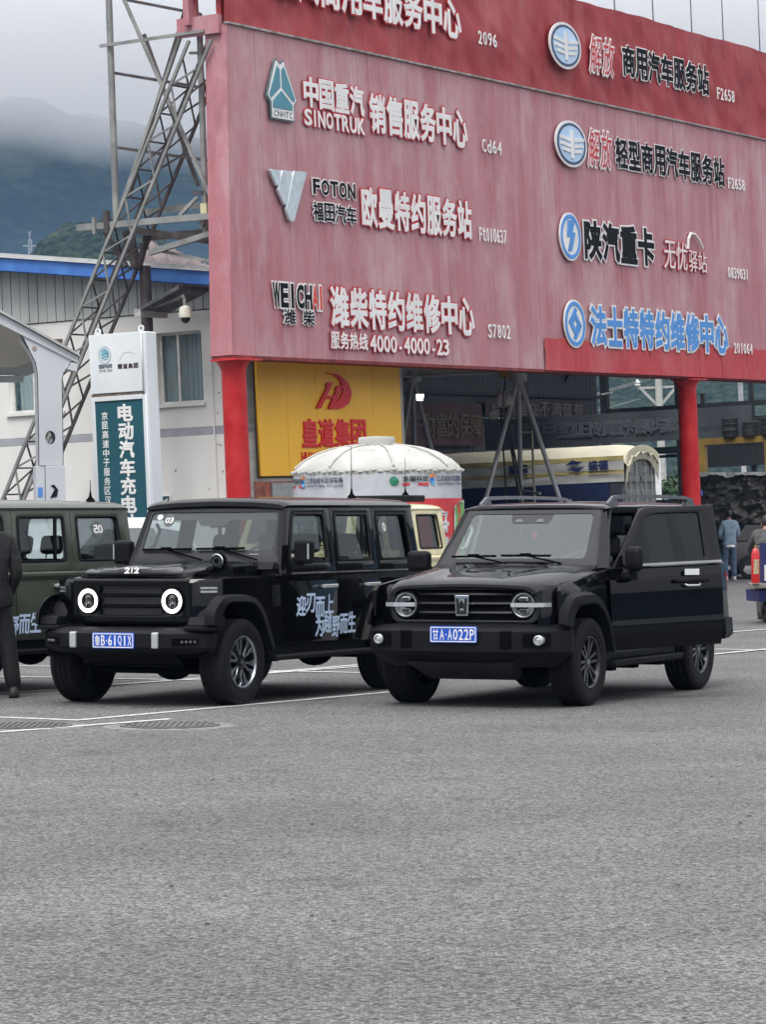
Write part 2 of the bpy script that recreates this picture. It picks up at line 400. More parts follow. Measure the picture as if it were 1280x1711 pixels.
def hill(name, cx, cy, rx, ry, h, m, seedo=0.0, n=150):
    vs = []; fs = []
    for i in range(n + 1):
        for j in range(n // 2 + 1):
            u = -1 + 2 * i / n; v = -1 + 2 * j / (n // 2); x, y = cx + u * rx, cy + v * ry
            e = max(0.0, 1 - u * u) ** 1.1 * max(0.0, 1 - v * v) ** 0.9
            z = h * e * (1 + 0.22 * fbm(x + seedo, y, 90, 5)) + e ** 0.3 * (2.0 * fbm(x, y, 16, 3) + 1.9 * abs(noise.noise(Vector((x / 3.2, y / 3.2, 1)))) + 1.0 * noise.noise(Vector((x / 1.5, y / 1.5, 4)))) - 1.5
            vs.append((x, y, z))
    k = n // 2 + 1
    fs = [(i * k + j, (i + 1) * k + j, (i + 1) * k + j + 1, i * k + j + 1) for i in range(n) for j in range(n // 2)]
    o = MB().add(vs, fs).build(name, m); tag(o, kind='structure'); return o
hl = hill('near_hill', -66, 790, 68, 90, 70, FOR2, 5, 240)
hill('near_hill', 140, 880, 250, 160, 84, FOR2, 40, 300)
# bare reddish rock face on the hill
ROCK = mat('bare_rock', (0.12, 0.085, 0.065), 0.95, col2=(0.24, 0.185, 0.155), scale=0.16, detail=8, bump=1.0, bscale=0.3)
me = hl.data; me.materials.append(ROCK)
for p in me.polygons:
    c = p.center
    if (c.x + 51) ** 2 / 8.0 ** 2 + (c.z - 64) ** 2 / 8.5 ** 2 < 1 + 0.9 * fbm(c.x, c.y * 3, 5, 3) and c.y < 790: p.material_index = 1
# far pylon on the slope
STEEL_FAR = mat('pylon_steel', (0.35, 0.37, 0.38), 0.5, 0.5)
pr = root('power_pylon', 'tiny far lattice power pylon on the misty slope above the blue roof', 'pylon', Matrix.Translation((-167, 1480, 0)))
b = MB(); H0 = 118; 
for s1 in (-1, 1):
    for s2 in (-1, 1): b.bar((s1 * 2.6, s2 * 2.6, 60), (s1 * 0.5, s2 * 0.5, H0 + 18), 0.5)
for z in range(64, 136, 7):
    k = 2.6 - 2.1 * (z - 60) / 76; b.bar((-k, -2, z), (k, -2, z + 6), 0.35); b.bar((k, -2, z), (-k, -2, z + 6), 0.35)
b.build('mast', STEEL_FAR, pr)
b = MB()
for z, l in ((H0 + 3, 5), (H0 + 9, 4.2), (H0 + 15, 3.4)): MB().bar((-l, 0, z), (l, 0, z), 0.6).build('cross_arm', STEEL_FAR, pr)
b = MB(); b.bb(-2.6, 2.6, -2.6, 2.6, 0, 60); b.build('footing', FOR2, pr)

# ------------------------------------------------------------------ air: haze in the valley, cloud on the ridge
def volume_mat(name, dens, col, fn=None):
    m = bpy.data.materials.new(name); m.use_nodes = True; t = m.node_tree; t.nodes.clear()
    o = t.nodes.new('ShaderNodeOutputMaterial'); v = t.nodes.new('ShaderNodeVolumePrincipled')
    v.inputs['Color'].default_value = (*col, 1); v.inputs['Density'].default_value = dens; v.inputs['Anisotropy'].default_value = 0.0
    t.links.new(v.outputs[0], o.inputs['Volume'])
    if fn: fn(t, v)
    return m
hz = MB().bb(-2200, 2200, -2200, 2220, -1.2, 150).build('haze', volume_mat('haze_air', 0.00012, (0.30, 0.54, 1.0)))
tag(hz, 'thin blue valley haze', 'haze', kind='stuff')
def cloudf(t, v):
    L = t.links.new; tcn = t.nodes.new('ShaderNodeTexCoord'); n = t.nodes.new('ShaderNodeTexNoise')
    n.inputs['Scale'].default_value = 0.0062; n.inputs['Detail'].default_value = 4; L(tcn.outputs['Object'], n.inputs['Vector'])
    s = t.nodes.new('ShaderNodeSeparateXYZ'); L(tcn.outputs['Object'], s.inputs[0])
    ad = t.nodes.new('ShaderNodeMath'); ad.operation = 'MULTIPLY_ADD'; L(n.outputs['Fac'], ad.inputs[0]); ad.inputs[1].default_value = 110; L(s.outputs['Z'], ad.inputs[2])
    r = t.nodes.new('ShaderNodeMapRange'); r.inputs['From Min'].default_value = 376; r.inputs['From Max'].default_value = 462; r.inputs['To Max'].default_value = 0.011
    r2 = t.nodes.new('ShaderNodeMapRange'); r2.inputs['From Min'].default_value = 350; r2.inputs['From Max'].default_value = 520; r2.inputs['To Min'].default_value = 1.0; r2.inputs['To Max'].default_value = 0.0
    mm = t.nodes.new('ShaderNodeMath'); mm.operation = 'MULTIPLY'; L(ad.outputs[0], r.inputs['Value']); L(s.outputs['Z'], r2.inputs['Value']); L(r.outputs[0], mm.inputs[0]); L(r2.outputs[0], mm.inputs[1]); L(mm.outputs[0], v.inputs['Density'])
ms = volume_mat('cloud_vapour', 0.006, (0.99, 0.99, 1.0), cloudf)
cl = MB().bb(-1500, 1500, 2290, 3290, 280, 525).build('cloud', ms); tag(cl, 'low cloud hiding the mountain top', 'cloud', kind='stuff')
# ================================================================== THE BILLBOARD
def board_mat(name, a, b_, c, bump=0.25):
    m = bpy.data.materials.new(name); m.use_nodes = True; t = m.node_tree; bs = t.nodes['Principled BSDF']; L = t.links.new
    tcn = t.nodes.new('ShaderNodeTexCoord')
    def nz(sc, s, d=5, ro=0.6):
        mp = t.nodes.new('ShaderNodeMapping'); mp.inputs['Scale'].default_value = sc; L(tcn.outputs['Object'], mp.inputs[0])
        n = t.nodes.new('ShaderNodeTexNoise'); n.inputs['Scale'].default_value = s; n.inputs['Detail'].default_value = d; n.inputs['Roughness'].default_value = ro
        L(mp.outputs[0], n.inputs['Vector']); return n.outputs['Fac']
    def mr(v, x, y, p=0, q=1):
        n = t.nodes.new('ShaderNodeMapRange'); n.inputs['From Min'].default_value = x; n.inputs['From Max'].default_value = y; n.inputs['To Min'].default_value = p; n.inputs['To Max'].default_value = q; L(v, n.inputs['Value']); return n.outputs[0]
    m1 = t.nodes.new('ShaderNodeMixRGB'); m1.inputs['Color1'].default_value = (*a, 1); m1.inputs['Color2'].default_value = (*b_, 1)
    L(mr(nz((1, 1, 0.16), 1.5, 6), 0.36, 0.66), m1.inputs['Fac'])
    m2 = t.nodes.new('ShaderNodeMixRGB'); m2.inputs['Color2'].default_value = (*c, 1); L(m1.outputs[0], m2.inputs['Color1'])
    L(mr(nz((1, 1, 0.5), 0.55, 6, 0.7), 0.48, 0.70, 0, 0.75), m2.inputs['Fac'])
    m3 = t.nodes.new('ShaderNodeMixRGB'); m3.blend_type = 'MULTIPLY'; m3.inputs['Color2'].default_value = (0.66, 0.61, 0.61, 1); L(m2.outputs[0], m3.inputs['Color1'])
    L(mr(nz((9, 1, 0.22), 1.2, 5, 0.7), 0.52, 0.72, 0, 0.8), m3.inputs['Fac'])
    L(m3.outputs[0], bs.inputs['Base Color']); bs.inputs['Roughness'].default_value = 0.62
    bp = t.nodes.new('ShaderNodeBump'); bp.inputs['Strength'].default_value = bump; bp.inputs['Distance'].default_value = 0.05
    L(nz((1, 1, 0.6), 2.2, 4), bp.inputs['Height']); L(bp.outputs[0], bs.inputs['Normal'])
    return m
PINK = board_mat('faded_red_sheet', (0.41, 0.150, 0.172), (0.50, 0.255, 0.28), (0.57, 0.42, 0.44), 0.55)
REDC = board_mat('red_banner_cloth', (0.30, 0.022, 0.028), (0.36, 0.040, 0.045), (0.42, 0.12, 0.12), 0.6)
REDN = board_mat('newer_red_sheet', (0.46, 0.035, 0.045), (0.52, 0.06, 0.065), (0.54, 0.17, 0.17), 0.4)
REDP = mat('red_column_paint', (0.50, 0.012, 0.016), 0.38, var=0.25, scale=3, col2=(0.62, 0.04, 0.04), bump=0.1, spec=0.5)
DIRT = mat('grimy_strip', (0.30, 0.27, 0.26), 0.9, var=0.35, scale=5)
bd = root('billboard', 'huge faded red billboard on red columns with rows of raised shop lettering', 'billboard', BOARD)
rb = random.Random(5)
edges = [0.0]
while edges[-1] < 27: edges.append(edges[-1] + rb.choice((0.95, 1.0, 1.0, 1.05, 1.2)))
for i in range(len(edges) - 1):
    u0, u1 = edges[i] + 0.004, edges[i + 1] - 0.004; y = rb.uniform(-0.003, 0.003); tl = 0.27 if i == 0 else 0.0
    q = MB(); ys = [y + rb.uniform(-0.004, 0.004) for _ in range(4)]
    q.add([(u0, ys[0], 4.72), (u1, ys[1], 4.72), (u1, ys[2], 10.72), (u0 + tl, ys[3], 10.72),
           (u0, 0.06, 4.72), (u1, 0.06, 4.72), (u1, 0.06, 10.72), (u0 + tl, 0.06, 10.72)],
          [(0, 1, 2, 3), (7, 6, 5, 4), (0, 4, 5, 1), (3, 2, 6, 7), (0, 3, 7, 4), (1, 5, 6, 2)])
    q.build('sheet', PINK, bd)
MB().add([(0, 0.0, 4.72), (0.27, 0.0, 10.72), (0.27, 0.46, 10.72), (0, 0.46, 4.72), (0.05, 0.05, 4.75), (0.3, 0.05, 10.7), (0.3, 0.44, 10.7), (0.05, 0.44, 4.75)],
         [(0, 1, 2, 3), (7, 6, 5, 4), (0, 4, 5, 1), (1, 5, 6, 2), (2, 6, 7, 3), (3, 7, 4, 0)]).build('end_panel', PINK, bd)
MB().bb(0.25, 27.2, -0.05, 0.05, 10.722, 10.76).build('ledge', DIRT, bd)
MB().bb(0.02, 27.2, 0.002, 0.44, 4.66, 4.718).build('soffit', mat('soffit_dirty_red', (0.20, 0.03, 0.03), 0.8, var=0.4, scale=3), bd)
# top banner: sagging wrinkled cloth
nu, nv = 220, 26; vs = []; fs = []
for i in range(nu + 1):
    for j in range(nv + 1):
        u = 0.30 + 26.9 * i / nu; v = 10.765 + 2.27 * j / nv
        zt = (0.018 * sin(u * 1.1) + 0.008 * sin(u * 4.1 + 1)) * (j / nv) ** 3
        env = 1 - abs(2 * j / nv - 0.75) * 0.5
        y = 0.05 - 0.085 * env * (noise.noise(Vector((u * 0.7, v * 0.9, 1))) + 0.6 * noise.noise(Vector((u * 1.9 + v, v * 1.4, 5))) + 0.35 * noise.noise(Vector((u * 4 + 2 * v, v * 2.5, 9))))
        seam = min(abs((u - k) ) for k in (2.6, 4.9, 7.1, 8.1, 11.9, 14.6, 17.5, 20.2, 23.1, 25.2)); y += 0.03 * math.exp(-(seam / 0.05) ** 2)
        vs.append((u, y, v + zt - 0.05 * (j == nv)))
fs = [(i * (nv + 1) + j, (i + 1) * (nv + 1) + j, (i + 1) * (nv + 1) + j + 1, i * (nv + 1) + j + 1) for i in range(nu) for j in range(nv)]
MB().add(vs, fs).build('banner_cloth', REDC, bd, smooth=60)
MB().bb(0.32, 27.2, 0.14, 0.24, 10.74, 12.9).build('banner_backing', REDC, bd)
# newer red strip low on the right
for i, (u0, u1) in enumerate(((12.46, 13.9), (13.91, 15.2), (15.21, 16.6), (16.61, 17.8), (17.81, 19.1), (19.11, 20.6), (20.61, 21.9), (21.91, 23.4), (23.41, 24.8), (24.81, 27.2))):
    n = 6; vs = []
    top = lambda u: 5.41 + 0.03 * sin(u * 3.3) + (0.06 if u > 21 else 0)
    for a in range(n + 1):
        u = u0 + (u1 - u0) * a / n
        for k in range(5):
            vs.append((u, -0.022 - 0.022 * abs(sin(a * 1.7 + k + i)) - 0.012 * random.random(), 4.70 + (top(u) - 4.70) * k / 4))
    MB().add(vs, [(a * 5 + k, (a + 1) * 5 + k, (a + 1) * 5 + k + 1, a * 5 + k + 1) for a in range(n) for k in range(4)]).build('red_patch', REDN, bd, smooth=60)
for u, yy in ((0.37, 0.22), (20.36, 0.22)):
    MB().lathe([(0.225, -0.9), (0.225, 4.45), (0.25, 4.52), (0.34, 4.66)], (u, yy, 0), 'Z', 32).build('column', REDP, bd, smooth=40)
for k, (u, v) in enumerate(((0.37, 4.64), (20.36, 4.64))):
    MB().bb(u - 0.42, u + 0.42, -0.14, 0.44, v - 0.015, v + 0.015).build('cap_plate', REDP, bd)
MB().box((20.45, -0.012, 1.95), (0.10, 0.006, 0.13)).build('sticker', mat('blue_sticker', (0.03, 0.06, 0.35), 0.5), bd)
# box frame at the top left corner
BT = BOARD
MBt = MB()
for p, q in (((0.22, 0.1, 10.73), (0.22, 1.0, 10.73)), ((0.22, 0.72, 10.75), (0.22, 0.72, 11.6)), ((0.22, 0.1, 11.45), (0.22, 1.0, 11.45))): MBt.bar(p, q, 0.12, 0.34)
MBt.build('corner_frame', PINK, bd)
for u in (17.3, 19.4, 21.6, 23.5, 25.8):
    MB().tube((u, 0.25, 12.6), (u, 0.25, 15.2), 0.018, 0.008, 6).build('rod', mat('dark_rod', (0.08, 0.08, 0.09), 0.5, 0.5), bd)
# ---- raised lettering
WHT = mat('white_acrylic', (0.78, 0.77, 0.76), 0.45, var=0.08, scale=3, streak=0.3)
BLK = mat('black_acrylic', (0.008, 0.008, 0.010), 0.8, var=0.2, spec=0.15)
RDL = mat('red_acrylic', (0.50, 0.02, 0.03), 0.45, var=0.15)
BLU = mat('blue_acrylic', (0.075, 0.28, 0.68), 0.4, var=0.08)
TEAL = mat('teal_acrylic', (0.07, 0.25, 0.32), 0.4, var=0.08)
fb = lambda base: (lambda u, v, w: (u, base - w, v))
BF = fb(-0.03)
def sign(s, u0, u1, v0, v1, front, back=None, off=0.035, boff=0.075, gap=0.08, slant=0.0, thick=0.012, narrow=None):
    if back: lettering(bd, s, u0, u1, v0, v1, BF, back, 0.012, 0.0, boff, True, 'letter_backing', gap, slant, narrow)
    lettering(bd, s, u0, u1, v0, v1, BF, front, 0.005 if back else thick, 0.0125 if back else 0.0, off, True, 'letter', gap, slant, narrow)
CB = dict(off=0.032, boff=0.066, gap=0.13)
sign('中国重汽', 2.80, 5.10, 9.48, 10.02, WHT, RDL, **CB)
sign('SINOTRUK', 2.80, 5.08, 9.12, 9.41, WHT, RDL, off=0.03, boff=0.08, gap=0.2)
sign('销售服务中心', 5.26, 9.34, 9.22, 9.94, WHT, RDL, **CB)
sign('Cd64', 9.93, 10.86, 9.19, 9.46, WHT, off=0.010, gap=0.30)
BF = fb(-0.01)
sign('东风商用车服务中心', 1.95, 9.30, 11.46, 12.19, WHT, RDL, **CB)
sign('2096', 10.0, 10.88, 11.45, 11.72, WHT, off=0.010, gap=0.30)
sign('解放', 15.25, 16.55, 11.42, 12.24, RDL, WHT, off=0.004, boff=0.055, slant=0.15, gap=0.16)
sign('商用汽车服务站', 17.0, 21.9, 11.53, 12.20, BLK, WHT, **CB)
sign('F2658', 22.34, 23.44, 11.49, 11.77, WHT, off=0.010, gap=0.30)
BF = fb(-0.03)
sign('FOTON', 2.98, 4.62, 7.84, 8.11, BLK, WHT, off=0.03, boff=0.085, gap=0.2, narrow=1)
sign('福田汽车', 2.97, 4.62, 7.34, 7.68, BLK, WHT, off=0.02, boff=0.07, gap=0.13)
sign('欧曼特约服务站', 4.80, 9.36, 7.35, 8.08, WHT, RDL, **CB)
sign('Ft010637', 9.65, 10.90, 7.32, 7.60, WHT, off=0.010, gap=0.30, narrow=1)
sign('WEICH', 1.40, 2.82, 5.66, 6.07, BLK, WHT, off=0.035, boff=0.09, gap=0.18, narrow=1)
sign('AI', 2.80, 3.22, 5.66, 6.07, mat('bright_red_acrylic', (0.60, 0.05, 0.03), 0.4), WHT, off=0.035, boff=0.09, gap=0.2)
sign('潍 柴', 1.76, 2.89, 5.34, 5.61, BLK, WHT, off=0.02, boff=0.07, gap=0.1)
sign('潍柴特约维修中心', 3.46, 9.30, 5.36, 6.09, WHT, RDL, **CB)
sign('服务热线', 3.43, 4.85, 4.93, 5.24, WHT, RDL, off=0.025, boff=0.06, gap=0.12)
sign('4000-4000-23', 4.92, 8.14, 4.91, 5.22, WHT, RDL, off=0.02, boff=0.06, gap=0.16, narrow=0.6)
sign('S7802', 9.86, 10.90, 5.32, 5.60, WHT, off=0.010, gap=0.30)
sign('解放', 14.92, 16.16, 9.30, 10.12, RDL, WHT, off=0.004, boff=0.055, slant=0.15, gap=0.16)
sign('轻型商用汽车服务站', 16.38, 22.56, 9.38, 10.03, BLK, WHT, off=0.03, boff=0.06, gap=0.14)
sign('F2658', 22.73, 23.80, 9.35, 9.61, WHT, off=0.010, gap=0.30)
sign('陕汽重卡', 14.58, 18.30, 7.24, 8.04, BLK, WHT, off=0.04, boff=0.085, gap=0.13)
sign('无忧', 18.77, 20.13, 7.20, 7.86, WHT, RDL, off=0.0, boff=0.035, gap=0.08, slant=0.08)
sign('驿站', 20.19, 21.27, 7.20, 7.70, WHT, RDL, off=0.0, boff=0.035, gap=0.08)
sign('0839031', 22.50, 23.79, 7.15, 7.41, WHT, off=0.010, gap=0.30, narrow=0.6)
BF = fb(-0.062)
sign('法士特特约维修中心', 14.66, 22.28, 5.33, 6.15, BLU, WHT, off=0.036, boff=0.085, gap=0.14)
sign('201064', 22.60, 23.78, 5.32, 5.57, WHT, off=0.010, gap=0.30, narrow=0.6)
# swoosh over the travellers' rest sign
pts = [(20.12, 7.72), (20.16, 7.95), (20.32, 8.10), (20.56, 8.08), (20.80, 7.95), (20.98, 7.78)]
MB().path([(u, -0.07, v) for u, v in pts], 0.035).build('swoosh', WHT, bd, smooth=60)
# logos
def plate(name, outer, holes, y, th, m): return panel(name, outer, holes, th, lambda u, v, w_: (u, y - w_, v), m, bd, 0.0, 0)
GREYT = mat('grey_teal', (0.10, 0.16, 0.18), 0.4)
cx = 2.0
outl = [(cx - 0.20, 10.25), (cx - 0.06, 10.18), (cx + 0.08, 10.25), (cx + 0.52, 9.52), (cx + 0.40, 9.40), (cx + 0.40, 9.11), (cx - 0.45, 9.11), (cx - 0.45, 9.42), (cx - 0.58, 9.54)]
plate('truck_logo', outl, [], -0.055, 0.03, GREYT)
ins = [(cx - 0.19, 10.21), (cx - 0.06, 10.13), (cx + 0.07, 10.21), (cx + 0.47, 9.53), (cx + 0.36, 9.42), (cx + 0.36, 9.14), (cx - 0.41, 9.14), (cx - 0.41, 9.44), (cx - 0.53, 9.55)]
plate('truck_logo', ins, [], -0.078, 0.012, WHT)
for pl in ([(cx - 0.18, 10.12), (cx - 0.09, 10.05), (cx - 0.09, 9.72), (cx - 0.42, 9.50), (cx - 0.48, 9.56)], [(cx + 0.06, 10.12), (cx - 0.03, 10.05), (cx - 0.03, 9.72), (cx + 0.36, 9.48), (cx + 0.42, 9.54)],
           [(cx - 0.06, 9.66), (cx + 0.31, 9.43), (cx + 0.31, 9.32), (cx - 0.37, 9.32), (cx - 0.37, 9.45)]): plate('truck_logo', pl, [], -0.089, 0.008, TEAL)
lettering(bd, 'CNHTC', cx - 0.36, cx + 0.32, 9.17, 9.28, lambda u, v, w_: (u, -0.086 - w_, v), GREYT, 0.003, 0, 0.01, False, 'logo_text', 0.2, narrow=1)
for pl in ([(1.40, 8.17), (1.78, 8.17), (1.72, 7.95), (1.62, 7.86)], [(1.84, 8.18), (2.20, 8.19), (1.95, 7.62), (1.88, 7.52), (1.66, 7.80)], [(2.26, 8.20), (2.72, 8.21), (2.18, 7.25), (2.04, 7.25), (1.92, 7.46)]):
    plate('diamond_logo', rnd(pl, 0.03, 2), [], -0.07, 0.07, mat('silver_acrylic', (0.62, 0.68, 0.72), 0.25, 0.4))
for u0, v0, yb in ((14.0, 11.84, -0.02), (14.06, 9.69, -0.035)):
    plate('winged_logo', circ((u0, v0), 0.78, 40, 0.51), [], yb - 0.04, 0.03, WHT)
    plate('winged_logo', circ((u0, v0), 0.70, 40, 0.455), [circ((u0, v0), 0.62, 40, 0.40)], yb - 0.061, 0.010, mat('navy_rim', (0.03, 0.06, 0.14), 0.4))
    plate('winged_logo', circ((u0, v0), 0.62, 40, 0.40), [], yb - 0.060, 0.008, mat('sky_acrylic', (0.38, 0.58, 0.82), 0.3, col2=(0.55, 0.70, 0.88), scale=1))
    q = MB(); q.bb(u0 - 0.07, u0 + 0.07, yb - 0.085, yb - 0.066, v0 - 0.32, v0 + 0.30)
    for s in (-1, 1):
        for k, (l, dv) in enumerate(((0.50, 0.13), (0.46, 0.0), (0.38, -0.12))): q.box((u0 + s * (0.09 + l / 2), yb - 0.075, v0 + dv - 0.03), (l, 0.018, 0.07), ry=s * -0.10)
    q.build('winged_logo', WHT, bd)
for u0, v0, kind in ((13.86, 7.645, 0), (13.90, 5.74, 1)):
    plate('round_logo', circ((u0, v0), 0.53, 40), [], -0.06, 0.03, WHT)
    plate('round_logo', circ((u0, v0), 0.485, 40), [circ((u0, v0), 0.40, 40)], -0.081, 0.010, BLU)
    if kind == 0:
        pl = [(-0.12, 0.36), (0.22, 0.36), (0.10, 0.10), (0.24, 0.10), (0.02, -0.32), (-0.16, -0.32), (0.0, 0.0), (-0.18, 0.0)]
        plate('round_logo', [(u0 + a, v0 + c) for a, c in pl], [], -0.081, 0.012, BLU)
    else:
        for s in (1, -1):
            pl = [(0.0, 0.36), (0.12, 0.30), (-0.17, 0.02), (-0.02, -0.14), (0.10, -0.02), (0.02, 0.06), (0.10, 0.15), (0.26, -0.02), (-0.02, -0.30), (-0.34, 0.02)]
            plate('round_logo', [(u0 + s * a * 0.95, v0 + s * c * 0.95 + 0.02 * s) for a, c in pl], [], -0.081 - 0.004 * (s > 0), 0.012, BLU)

# ================================================================== LATTICE BRACE AND UPPER STEEL FRAME (behind the board's left end)
GALV = mat('galvanised_steel', (0.20, 0.205, 0.20), 0.55, 0.2, var=0.25, scale=3, col2=(0.32, 0.32, 0.305))
GALD = mat('dark_steel', (0.10, 0.085, 0.085), 0.7, 0.3, var=0.3, scale=4)  # darker steel tone, given mostly to the members set further back
tb = root('lattice_brace', 'leaning grey steel lattice brace running up to the left end of the red billboard', 'truss', BOARD)
A0 = Vector((0, 5.75, 1.2)); A1 = Vector((0, 0.45, 10.55)); ax = (A1 - A0).normalized(); nrm = Vector((0, -ax.z, ax.y)); 
def tp(t, a, u): p = A0 + ax * t + nrm * a; return (u, p.y, p.z)
LEN = (A1 - A0).length; HALF = 0.22
for a in (-HALF, HALF):
    for u in (0.15, 0.75):
        tpt = LEN if a > 0 else LEN - 0.2
        MB().bar(tp(0, a, u), tp(tpt, a, u), 0.055, 0.055).build('chord', GALV if u < 0.5 else GALD, tb)
k = 0; t = 0.15; st = 0.56
while t + st < LEN:
    sgn = 1 if k % 2 else -1
    for (p, q) in ((tp(t, -HALF * sgn, 0.15), tp(t + st, HALF * sgn, 0.15)), (tp(t, HALF * sgn, 0.75), tp(t + st, -HALF * sgn, 0.75)),
                   (tp(t, HALF, 0.15 if sgn > 0 else 0.75), tp(t + st, HALF, 0.75 if sgn > 0 else 0.15)), (tp(t, -HALF, 0.75 if sgn > 0 else 0.15), tp(t + st, -HALF, 0.15 if sgn > 0 else 0.75)),
                   (tp(t, -HALF, 0.15), tp(t, -HALF, 0.75))):
        MB().bar(p, q, 0.030, 0.030).build('brace', GALV if p[0] < 0.5 and q[0] < 0.5 else GALD, tb)
    t += st; k += 1
MB().bb(-0.1, 1.0, 5.2, 6.4, 0.4, 1.3).build('footing', mat('concrete', (0.35, 0.34, 0.32), 0.9, var=0.2), tb)
uf = root('pipe_scaffold', 'tall grey pipe frame with crossed braces beside the billboard top', 'scaffold', BOARD)
def mem(name, p, q, w, m=GALV, u=0.3, u2=None, round_=False):
    p3 = (u, p[0], p[1]); q3 = (u if u2 is None else u2, q[0], q[1]); bq = MB()
    (bq.tube(p3, q3, w / 2, n=14) if round_ else bq.bar(p3, q3, w, w)); bq.build(name, m, uf, smooth=40 if round_ else False)
mem('post', (2.52, 12.6), (2.57, 7.30), 0.125, u=0.25, round_=True)
mem('post', (0.69, 11.0), (0.74, 6.98), 0.115, u=0.45, round_=True)
for p, q, m_, u in (((2.70, 10.60), (0.40, 10.62), GALV, 0.15), ((2.67, 10.14), (0.6, 9.63), GALD, 0.55), ((2.66, 8.75), (0.7, 8.33), GALD, 0.55), ((2.3, 11.45), (0.7, 11.0), GALD, 0.5), ((2.70, 11.9), (0.40, 11.92), GALV, 0.15)):
    mem('cross_bar', p, q, 0.055, m_, u)
for p, q, m_, u in (((2.45, 11.85), (0.50, 7.55), GALV, 0.35), ((2.05, 10.8), (1.0, 7.9), GALD, 0.65), ((0.70, 11.25), (2.50, 7.60), GALV, 0.3), ((0.95, 11.45), (2.50, 7.85), GALD, 0.6)):
    mem('diagonal', p, q, 0.058, m_, u)
mem('platform_beam', (3.40, 7.30), (0.45, 7.27), 0.115, GALV, 0.2); mem('platform_beam', (2.5, 7.56), (0.6, 7.60), 0.10, GALV, 1.0)
mem('platform_beam', (2.4, 7.20), (0.4, 6.80), 0.13, GALD, 0.6); mem('platform_beam', (0.40, 6.99), (1.9, 6.72), 0.10, GALV, 0.3)
mem('platform_beam', (1.75, 6.76), (0.3, 6.38), 0.06, GALV, 0.4); mem('platform_beam', (2.6, 7.1), (0.4, 7.1), 0.12, GALD, 1.2)
mem('knee', (2.95, 7.25), (2.50, 6.52), 0.09, GALD, 0.4); mem('knee', (2.6, 7.2), (2.42, 6.5), 0.12, GALD, 0.6); mem('knee', (2.2, 7.1), (2.42, 6.5), 0.09, GALD, 0.7)
mem('knee', (1.2, 7.35), (0.8, 7.65), 0.06, GALV, 0.3); mem('knee', (0.75, 7.1), (0.45, 7.6), 0.08, GALV, 0.3)
mem('stub', (0.9, 10.3), (0.70, 10.28), 0.05, GALV, 0.4); mem('stub', (0.95, 7.75), (0.72, 7.74), 0.06, GALD, 0.4); mem('stub', (2.72, 7.55), (2.70, 7.15), 0.10, GALD, 0.15); mem('stub', (2.98, 7.45), (2.98, 7.15), 0.06, GALV, 0.12)
MB().bb(0.2, 0.32, 0.55, 0.68, 7.28, 7.52).build('junction_box', mat('cream_box', (0.55, 0.50, 0.30), 0.6), uf)
mem('mast', (2.42, 6.55), (2.42, 0.0), 0.22, GALD, 0.9, round_=True)
# ================================================================== LEFT BUILDING (gable end turned to the camera)
GABLE = TILT @ Matrix.Translation((-2.4673, 58.2325, 0)) @ Matrix.Rotation(atan2(0.497, -0.868), 4, 'Z')   # x to the left, y towards the camera
WALL = mat('white_render', (0.70, 0.69, 0.66), 0.85, var=0.10, scale=0.8, streak=0.4, bump=0.15, bscale=8)
STRIPE = mat('grey_stripe', (0.33, 0.34, 0.37), 0.85, var=0.1, scale=3)
SIDING = mat('pale_siding', (0.46, 0.48, 0.46), 0.6, var=0.12, scale=1.5, streak=0.25, col2=(0.36, 0.38, 0.36))
BLUEF = mat('blue_fascia', (0.055, 0.16, 0.50), 0.45, var=0.15, scale=2, col2=(0.08, 0.24, 0.62))
FRAMEW = mat('window_frame_white', (0.62, 0.62, 0.60), 0.5)
DARKIN = mat('dark_room', (0.03, 0.03, 0.032), 0.9)
CURT = mat('grey_curtain', (0.52, 0.57, 0.57), 0.8, var=0.15, scale=2, streak=0.1)
WG = glass('window_glass', (0.75, 0.80, 0.80), 0.8)
hb = root('station_building', 'white service building with pale siding gable and blue edged roof behind the lattice brace', 'building', GABLE)
fg = lambda u, v, w_: (u, w_, v)
W2 = (0.95, 1.97, 4.0, 5.36); W1 = (4.20, 5.49, 4.02, 5.33)
def rect(a): return [(a[0], a[2]), (a[1], a[2]), (a[1], a[3]), (a[0], a[3])]
panel('wall', [(0, -0.8), (14, -0.8), (14, 3.38), (0, 3.38)], [], 0.25, lambda u, v, w_: (u, w_ - 0.125, v), WALL, hb, 0, 0)
panel('stripe', [(0, 3.385), (14, 3.385), (14, 3.53), (0, 3.53)], [], 0.246, lambda u, v, w_: (u, w_ - 0.125, v), STRIPE, hb, 0, 0)
panel('wall', [(0, 3.535), (14, 3.535), (14, 5.73), (0, 5.73)], [rect(W2), rect(W1)], 0.25, lambda u, v, w_: (u, w_ - 0.125, v), WALL, hb, 0, 0)
i = 0; x = 0.0
while x < 9.0:
    zr = lambda q: 6.16 + 0.132 * min(q, 12)
    MB().prism([(x + 0.008, 5.75), (x + 0.204, 5.75), (x + 0.204, zr(x + .2)), (x + 0.008, zr(x))], -0.10, 0.03 + 0.004 * (i % 3), fg).build('siding_panel', SIDING, hb)
    x += 0.2126; i += 1
MB().prism([(9.0, 5.75), (14, 5.75), (14, 8.0), (9.0, 7.3)], -0.10, 0.03, fg).build('siding_panel', SIDING, hb)
MB().prism([(-0.1, 5.7), (9.1, 5.7), (9.1, 7.2), (-0.1, 6.1)], -0.2, -0.105, fg).build('gable_backing', DARKIN, hb)
rf = MB().prism([(-0.6, 6.30), (14, 8.23), (14, 8.29), (-0.6, 6.36)], -24, 0.55, fg).build('roof', mat('roof_sheet', (0.42, 0.44, 0.44), 0.6, var=0.1), hb)
